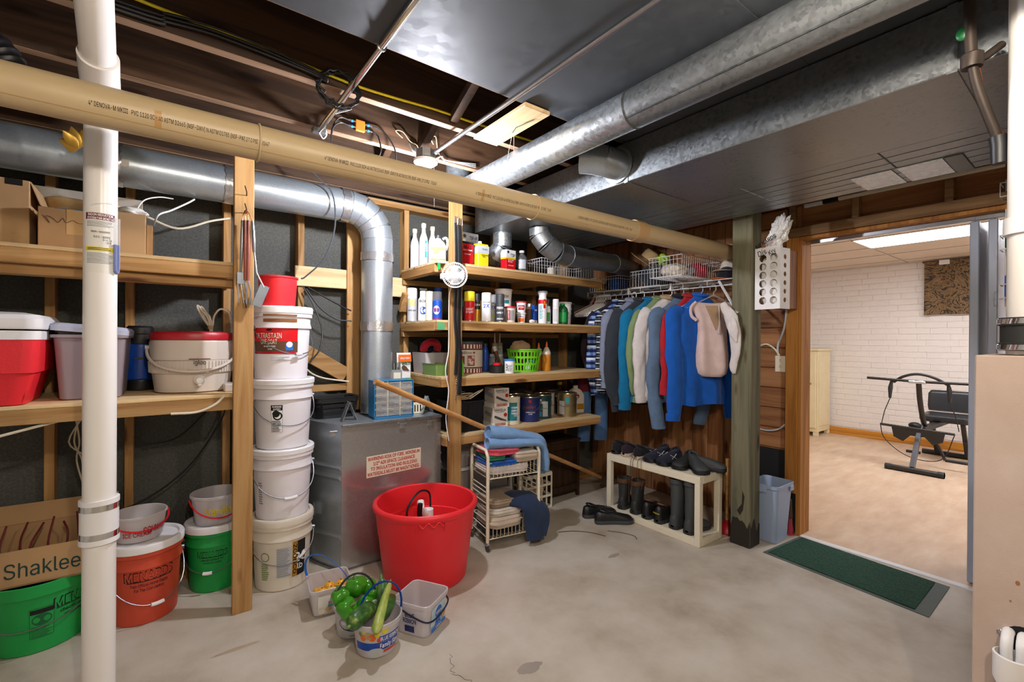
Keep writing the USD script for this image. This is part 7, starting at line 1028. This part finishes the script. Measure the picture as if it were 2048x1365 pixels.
t = thing('light_switch', 'ivory double light switch plate on the boarded wall beside the doorway', 'light switch', (3.526, 1.462, 1.19)); G().box(-.006, .004, -.036, .036, -.058, .058, .002).put('plate', 'ivory', t); [G().box(-.016, -.006, -.004, .004, z-.006, z+.010, .002).put('toggle', 'ivory', t) for z in (-.02, .022)]
wire('switch_cable', 'grey cable running down the boarded wall from the bag dispenser to the switch plate', 'cable', [(3.51, 1.52, 1.93), (3.505, 1.46, 1.94), (3.49, 1.425, 1.85), (3.49, 1.412, 1.62), (3.50, 1.43, 1.45), (3.515, 1.475, 1.33), (3.522, 1.478, 1.25)], .008, 'light_grey'); wire('switch_cable', 'cream cable entering the switch plate from the left', 'cable', [(3.52, 1.60, 1.32), (3.51, 1.55, 1.33), (3.51, 1.50, 1.30), (3.522, 1.468, 1.25)], .007, 'ivory'); wire('switch_cable', 'short grey cable bending across the boards low beside the doorway', 'cable', [(3.525, 1.61, .70), (3.515, 1.54, .70), (3.515, 1.47, .72), (3.526, 1.43, .76)], .006, 'light_grey')
t = thing('rubber_mat', 'black rubber mat standing on edge against the wall behind the pale blue bin', 'mat', (3.50, 1.475, 0)); obj('mat', flat(trimesh.creation.extrude_polygon(shapely.box(-.115, 0, .105, .535).buffer(.02), .008, engine='earcut'), (.008, 0, .021), (0, -1, 0), (.03, 0, 1), off=0), 'black', t, 20)
t = thing('waste_bin', 'pale blue rectangular plastic waste bin between the green post and the doorway', 'waste bin', (3.325, 1.435, 0)); obj('body', loft([np.column_stack([rrect(a, b, .03, 6), np.full(24, z)]) for z, a, b in ((0, .090, .068), (.006, .095, .073), (.365, .122, .092), (.37, .132, .10), (.39, .133, .101), (.392, .127, .096), (.36, .118, .088), (.01, .09, .068), (.008, .08, .06))]), 'trash_blue', t, 50); G().box(-.136, -.128, -.03, .03, .34, .372, .003).put('side_grip', 'trash_blue', t); G().box(.06, .11, -.104, -.094, .335, .37, .003).put('side_grip', 'trash_blue', t)
t = thing('whisk_broom', 'pink-bristled whisk broom on the floor between the waste bin and the door jamb', 'broom', (3.49, 1.375, 0)); r = np.random.default_rng(2); g = G(); [g.cyl((.01*r.normal(), .012*r.normal(), 0), (.004*r.normal(), .004*r.normal(), .12), .0016, n=4, caps=False) for _ in range(60)]; g.put('bristles', 'cloth_pink', t, kind='stuff'); G().lathe([(.012, .115), (.014, .13), (.009, .25), (.001, .252)], n=12).put('handle', 'brown', t)
t = thing('door_mat', 'dark green ribbed doormat with grey rubber edge on the concrete before the doorway', 'mat', (3.235, .955, 0)); c = np.array([[3.052, 1.362], [3.50, 1.32], [3.452, .552], [2.99, .552]])-[3.235, .955]
def slab(p, z0, z1, inset=0.): q = np.array(p); q = q*(1-inset); return fixn(loft([np.column_stack([q[::-1], np.full(len(q), z)]) for z in (z0, z1)]))
obj('rubber_edge', slab(c, 0, .004), 'mat_edge', t, False); ci = np.array([[-.163, .385], [.252, .345], [.205, -.345], [-.222, -.345]]); n = 60
P = (lambda u, v: (1-u)*(1-v)*ci[3]+u*(1-v)*ci[2]+u*v*ci[1]+(1-u)*v*ci[0]); U, V_ = np.meshgrid(np.linspace(0, 1, n), np.linspace(0, 1, n)); xy = np.array([P(u, v) for u, v in zip(U.ravel(), V_.ravel())]); zz = .006+.004*meshkit.noise(np.column_stack([xy*140, xy[:, 0]*0]), 3); obj('pile', trimesh.Trimesh(np.column_stack([xy, zz]), grid_faces(n, n, False), process=False), 'mat_green', t, True, kind='stuff'); obj('pile_edge', slab(ci*1.0, .003, .0055), 'mat_green', t, False)
# pipes and panel in the right foreground
t = thing('boxed_panel', 'pale painted plywood panel in the right foreground', 'panel', (1.86, -.10, 0)); G().box(-.16, .14, -.4, .328, 0, 1.318, .003).put('panel', 'panel_paint', t); G().ball((-.162, .277, .615), .007, 1, (.5, 1, 1)).put('screw', 'steel', t); [obj('rust_spot', flat(disc(rr_, 10, .7), (-.16, y, z), (0, -1, 0)), 'stain_rust', t, False) for y, z, rr_ in ((.248, .75, .006), (.22, .85, .005), (.26, .70, .003))]
pz = shapely.Point(0, 0).buffer(.033); obj('hole', flat(disc(.035, 24, 1.1), (-.16, .285-.006, .61), (0, -1, 0), x=.045), 'black_matte', t, False)
t = thing('standpipe', 'white plastic standpipe cup with two drain hoses in the right foreground', 'pipe', (1.655, .150, .40)); G().lathe([(.026, 0), (.026, .10), (.036, .125), (.036, .185), (.032, .187), (.030, .12), (.02, .10)], n=32, caps=False).put('cup', 'pvc_white', t); 
for dy in (.012, -.014): G().tube([(.044, dy, .222), (.026, dy, .225), (.006, dy, .212), (.002, dy, .185), (.0, dy*.8, .12)], .0115, 12, k=3).put('hose', 'white', t)
G().tube([(.0, -.036, .145), (.0, -.06, .15), (.0, -.08, .17)], .013, 12).put('side_hose', 'white', t)
t = thing('valve', 'green valve handle at the right edge above the standpipe', 'valve', (1.64, .088, .632)); G().box(-.012, .05, -.03, .02, -.024, .03, .006).put('handle', 'green_dark', t); G().cyl((-.018, .012, .0), (.06, .012, .0), .005, n=10).put('stem', 'brass', t)
t = thing('vent_pipe', 'white plastic vent pipe with black rubber coupling in the right foreground', 'pipe', (1.80, .138, 1.32)); G().lathe([(.0445, 0), (.0445, 1.032)], n=36).put('pipe', 'pvc_white', t); G().lathe([(.0445, .01), (.058, .011), (.06, .03), (.056, .032), (.056, .075), (.06, .077), (.06, .097), (.0445, .098)], n=36, caps=False).put('rubber_coupling', 'rubber', t); [G().lathe([(.0602, z), (.0615, z+.001), (.0615, z+.014), (.0602, z+.015)], n=36, caps=False).put('hose_clamp', 'chrome', t) for z in (.012, .080)]; G().lathe([(.0445, .315), (.052, .316), (.052, .36), (.0445, .361)], n=36, caps=False).put('coupling', 'white', t)
G().cyl((-.075, .0, .02), (-.055, .0, .02), .008, n=10).put('clamp_screw', 'chrome', t)
t = thing('iron_pipe', 'rusty iron water pipe with dark fittings hanging under the duct at top right', 'pipe', (1.745, .25, 2.30)); G().tube([(0, 0, .05), (.002, -.001, -.1), (.007, -.005, -.19)], .013, 14).put('riser', 'old_iron', t); G().lathe([(.022, -.20), (.024, -.19), (.024, -.165), (.018, -.16)], c=(.006, -.005, 0), n=16).put('fitting', 'old_iron', t); G().tube([(.008, -.006, -.195), (.02, -.014, -.25), (.04, -.03, -.32), (.062, -.048, -.39)], .0115, 12, k=3).put('drop_pipe', 'old_iron', t); G().tube([(.007, -.005, -.19), (.03, -.03, -.17), (.06, -.055, -.14)], .010, 12).put('branch', 'old_iron', t)
G().tube([(.062, -.048, -.385), (.066, -.051, -.41), (.068, -.053, -.46)], .018, 14).put('shutoff_valve', 'black', t); G().ball((.0, .012, -.10), .016, 2, (.5, 1, 1.2)).put('green_tag', 'green_dark', t); G().tube([(.02, -.014, -.19), (.04, -.028, -.3), (.075, -.056, -.38), (.09, -.07, -.37)], .0045, 7, k=4).put('thin_tube', 'copper', t)
t = thing('wall_rack', 'white wire rack with green and blue packets on the wall right of the doorway', 'rack', (3.46, .33, 1.56)); g = G()
for z in (.02, .27, .54):
    for dz in (0, .07): g.tube([(.06, .04, z+dz), (-.05, .04, z+dz), (-.05, -.12, z+dz), (.06, -.12, z+dz)], .003, 6)
    for y in np.linspace(.04, -.12, 6): g.tube([(-.05, y, z+.07), (-.05, y, z), (.06, y, z)], .002, 5)
for y in (.03, -.11): g.cyl((.06, y, -.02), (.06, y, .65), .003, n=6)
g.put('wire_frame', 'white_wire', t, kind='stuff')
for lab, z, m1, m2 in (('green and blue packet standing in the wall rack beside the doorway', 1.835, 'green_dark', 'blue_steel'), ('blue round packet in the lowest tray of the wall rack', 1.583, 'blue_bright', 'blue')): q = thing('packet', lab, 'packet', (3.465, .30, z)); G().box(-.03, .03, -.06, .055, .0, .12, .008).put('pack', m1, q); G().box(-.032, -.0302, -.05, .045, .06, .11).put('panel', m2, q)
t = thing('conduit_lamp', 'long pale strip of plastic raceway under the header above the doorway', 'raceway', (3.485, .86, 2.292)); G().box(-.012, .0125, -.5, .33, -.022, .0, .003).put('channel', 'ivory', t); G().box(-.014, .0125, .33, .44, -.026, -.002, .003).put('coupler', 'white', t); G().box(-.013, .0125, .24, .33, -.025, -.0, .002).put('black_band', 'black', t)
# ---------------------------------------------------------------- things in the finished room
t = thing('curtain', 'brown damask curtain on the white brick wall seen through the doorway', 'curtain', (7.855, 1.0, 1.70)); Y, Z = np.meshgrid(np.linspace(-.62, .52, 60), np.linspace(0, .68, 24)); X = .012*np.sin(Y*22)-.012+.004*np.sin(Y*9+Z*4); Yy = Y-(Y > .3)*.10*(1-Z/.68)*0; v = np.column_stack([X.ravel(), Yy.ravel()-.05*(1-Z.ravel()/.68)*0, Z.ravel()+.012*np.sin(Y.ravel()*5)]); m = trimesh.Trimesh(np.vstack([v, v+[.006, 0, 0]]), np.vstack([grid_faces(24, 60, False), grid_faces(24, 60, False)[:, ::-1]+len(v)]), process=False); obj('cloth', m, 'damask', t, True); G().cyl((-.01, -.64, .69), (-.01, .54, .69), .01, n=10).put('rod', 'brown', t); [G().box(-.025, .0, y-.05, y+.05, .64, .70, .004).put('bracket', 'white', t) for y in (.33, .05)]
t = thing('cupboard', 'cream wooden cupboard just inside the finished room behind the door jamb', 'cupboard', (7.62, 2.83, 0)); G().box(-.23, .23, -.26, .28, .06, 1.22, .004).put('carcass', 'cream_wood', t); G().box(-.25, .25, -.28, .30, 1.22, 1.25, .005).put('top', 'cream_wood', t); G().box(-.25, -.232, -.24, .26, .12, 1.18, .006).put('door_panel', 'cream_wood', t); [G().box(x-.03, x+.03, y-.03, y+.03, 0, .06, .005).put('foot', 'cream_wood', t) for x in (-.2, .2) for y in (-.23, .25)]; G().box(-.2, .2, -.268, -.26, .14, 1.16, .004).put('side_panel', 'cream_wood', t); G().ball((-.262, -.18, .75), .014, 1).put('knob', 'brass', t)
t = thing('exercise_machine', 'black multi-purpose exercise machine with seat and arched bar in the finished room', 'exercise machine', (6.35, 1.28, 0)); K = 'gym_black'
G().cyl((-.19, -.25, .028), (-.19, .22, .028), .028, n=18).put('front_foot', K, t); [G().cyl((-.19, y, .028), (-.19, y+s*.05, .028), .032, n=18).put('foot_cap', 'rubber', t) for y, s in ((-.25, 1), (.22, -1))]
G().beam((-.18, .0, .05), (.10, -.01, .46), .055, .04, (0, 1, 0), .004).put('front_post', 'steel_dark', t)
G().tube([(.0, -.01, .93), (.05, -.01, .75), (.12, -.02, .55), (.22, -.02, .44)], .024, 14, k=4).put('column', K, t); G().cyl((-.02, .43, .95), (0, -.02, .935), .014, n=12).cyl((0, -.02, .935), (-.02, -.41, .94), .014, n=12).put('handlebar', K, t); G().tube([(0, .20, .915), (.0, .12, .98), (.0, -.0, 1.015), (.0, -.13, .985), (.0, -.235, .92)], .014, 12, k=5).put('arch_bar', K, t); G().box(-.03, .03, -.07, .07, .915, .945, .006).put('chrome_clamp', 'chrome', t)
for y, s in ((.215, .0), (-.24, 0)): G().tube([(0, y, .93), (-.005, y+.01*np.sign(y), .85), (-.008, y+.012*np.sign(y), .74)], [.012, .022, .012], 12, k=4).put('grip', 'rubber', t); G().tube([(-.008, y*1.05, .74), (-.02, y*1.25, .60), (-.03, y*1.36, .46)], .004, 6, k=4).put('cable', 'black', t)
G().cyl((-.05, .30, .45), (-.05, -.30, .43), .013, n=12).put('cross_bar', K, t); G().tube([(-.05, .30, .45), (-.06, .26, .30), (-.06, .10, .16), (-.05, -.08, .12), (-.05, -.22, .18), (-.05, -.30, .43)], .004, 6, k=5).put('slack_cable', 'black', t)
g = poly([(-.22, .43), (.22, .43), (.2, .32), (.12, .28), (.06, .35), (-.06, .35), (-.12, .28), (-.2, .32)]); obj('side_plate', flat(g, (.02, 0, 0), (0, -1, 0), off=0), K, t, False)
obj('seat_pad', rloft([(0, .19, .20, .05), (.02, .205, .215, .05), (.06, .205, .215, .05), (.075, .19, .20, .05)]), 'vinyl', t, 60)
for p in stage.GetPrimAtPath(t.GetPath()).GetChildren():
    if p.GetName() == 'seat_pad': UsdGeom.Xformable(p).AddTranslateOp().Set(Gf.Vec3d(.72, -.12, .46))
m = rloft([(0, .05, .20, .03), (.05, .055, .21, .03), (.20, .055, .21, .03), (.24, .04, .19, .03)]); m.apply_transform(trimesh.transformations.rotation_matrix(.2, [0, 1, 0])); m.apply_translation([.93, -.12, .545]); obj('back_pad', m, 'vinyl', t, 60)
G().beam((.1, -.02, .42), (.95, -.1, .45), .06, .05, (0, 0, 1), .004).put('main_beam', K, t); G().cyl((1.05, -.36, .028), (1.05, .16, .028), .028, n=18).put('rear_foot', K, t)
for y in (.02, -.24): G().beam((.75, y, .44), (1.02, y, .04), .04, .04, (0, 1, 0), .004).put('rear_leg', K, t)
G().cyl((.25, .14, .14), (.25, .02, .14), .016, n=12).put('foot_peg', 'rubber', t); G().cyl((.25, -.18, .10), (.25, -.36, .10), .016, n=12).put('foot_peg', 'rubber', t); G().beam((.25, -.18, .10), (.27, -.12, .25), .02, .02).put('peg_arm', K, t); G().ball((.06, .03, .46), .05, 2, (1, 1.1, .7)).put('knob', 'black', t)
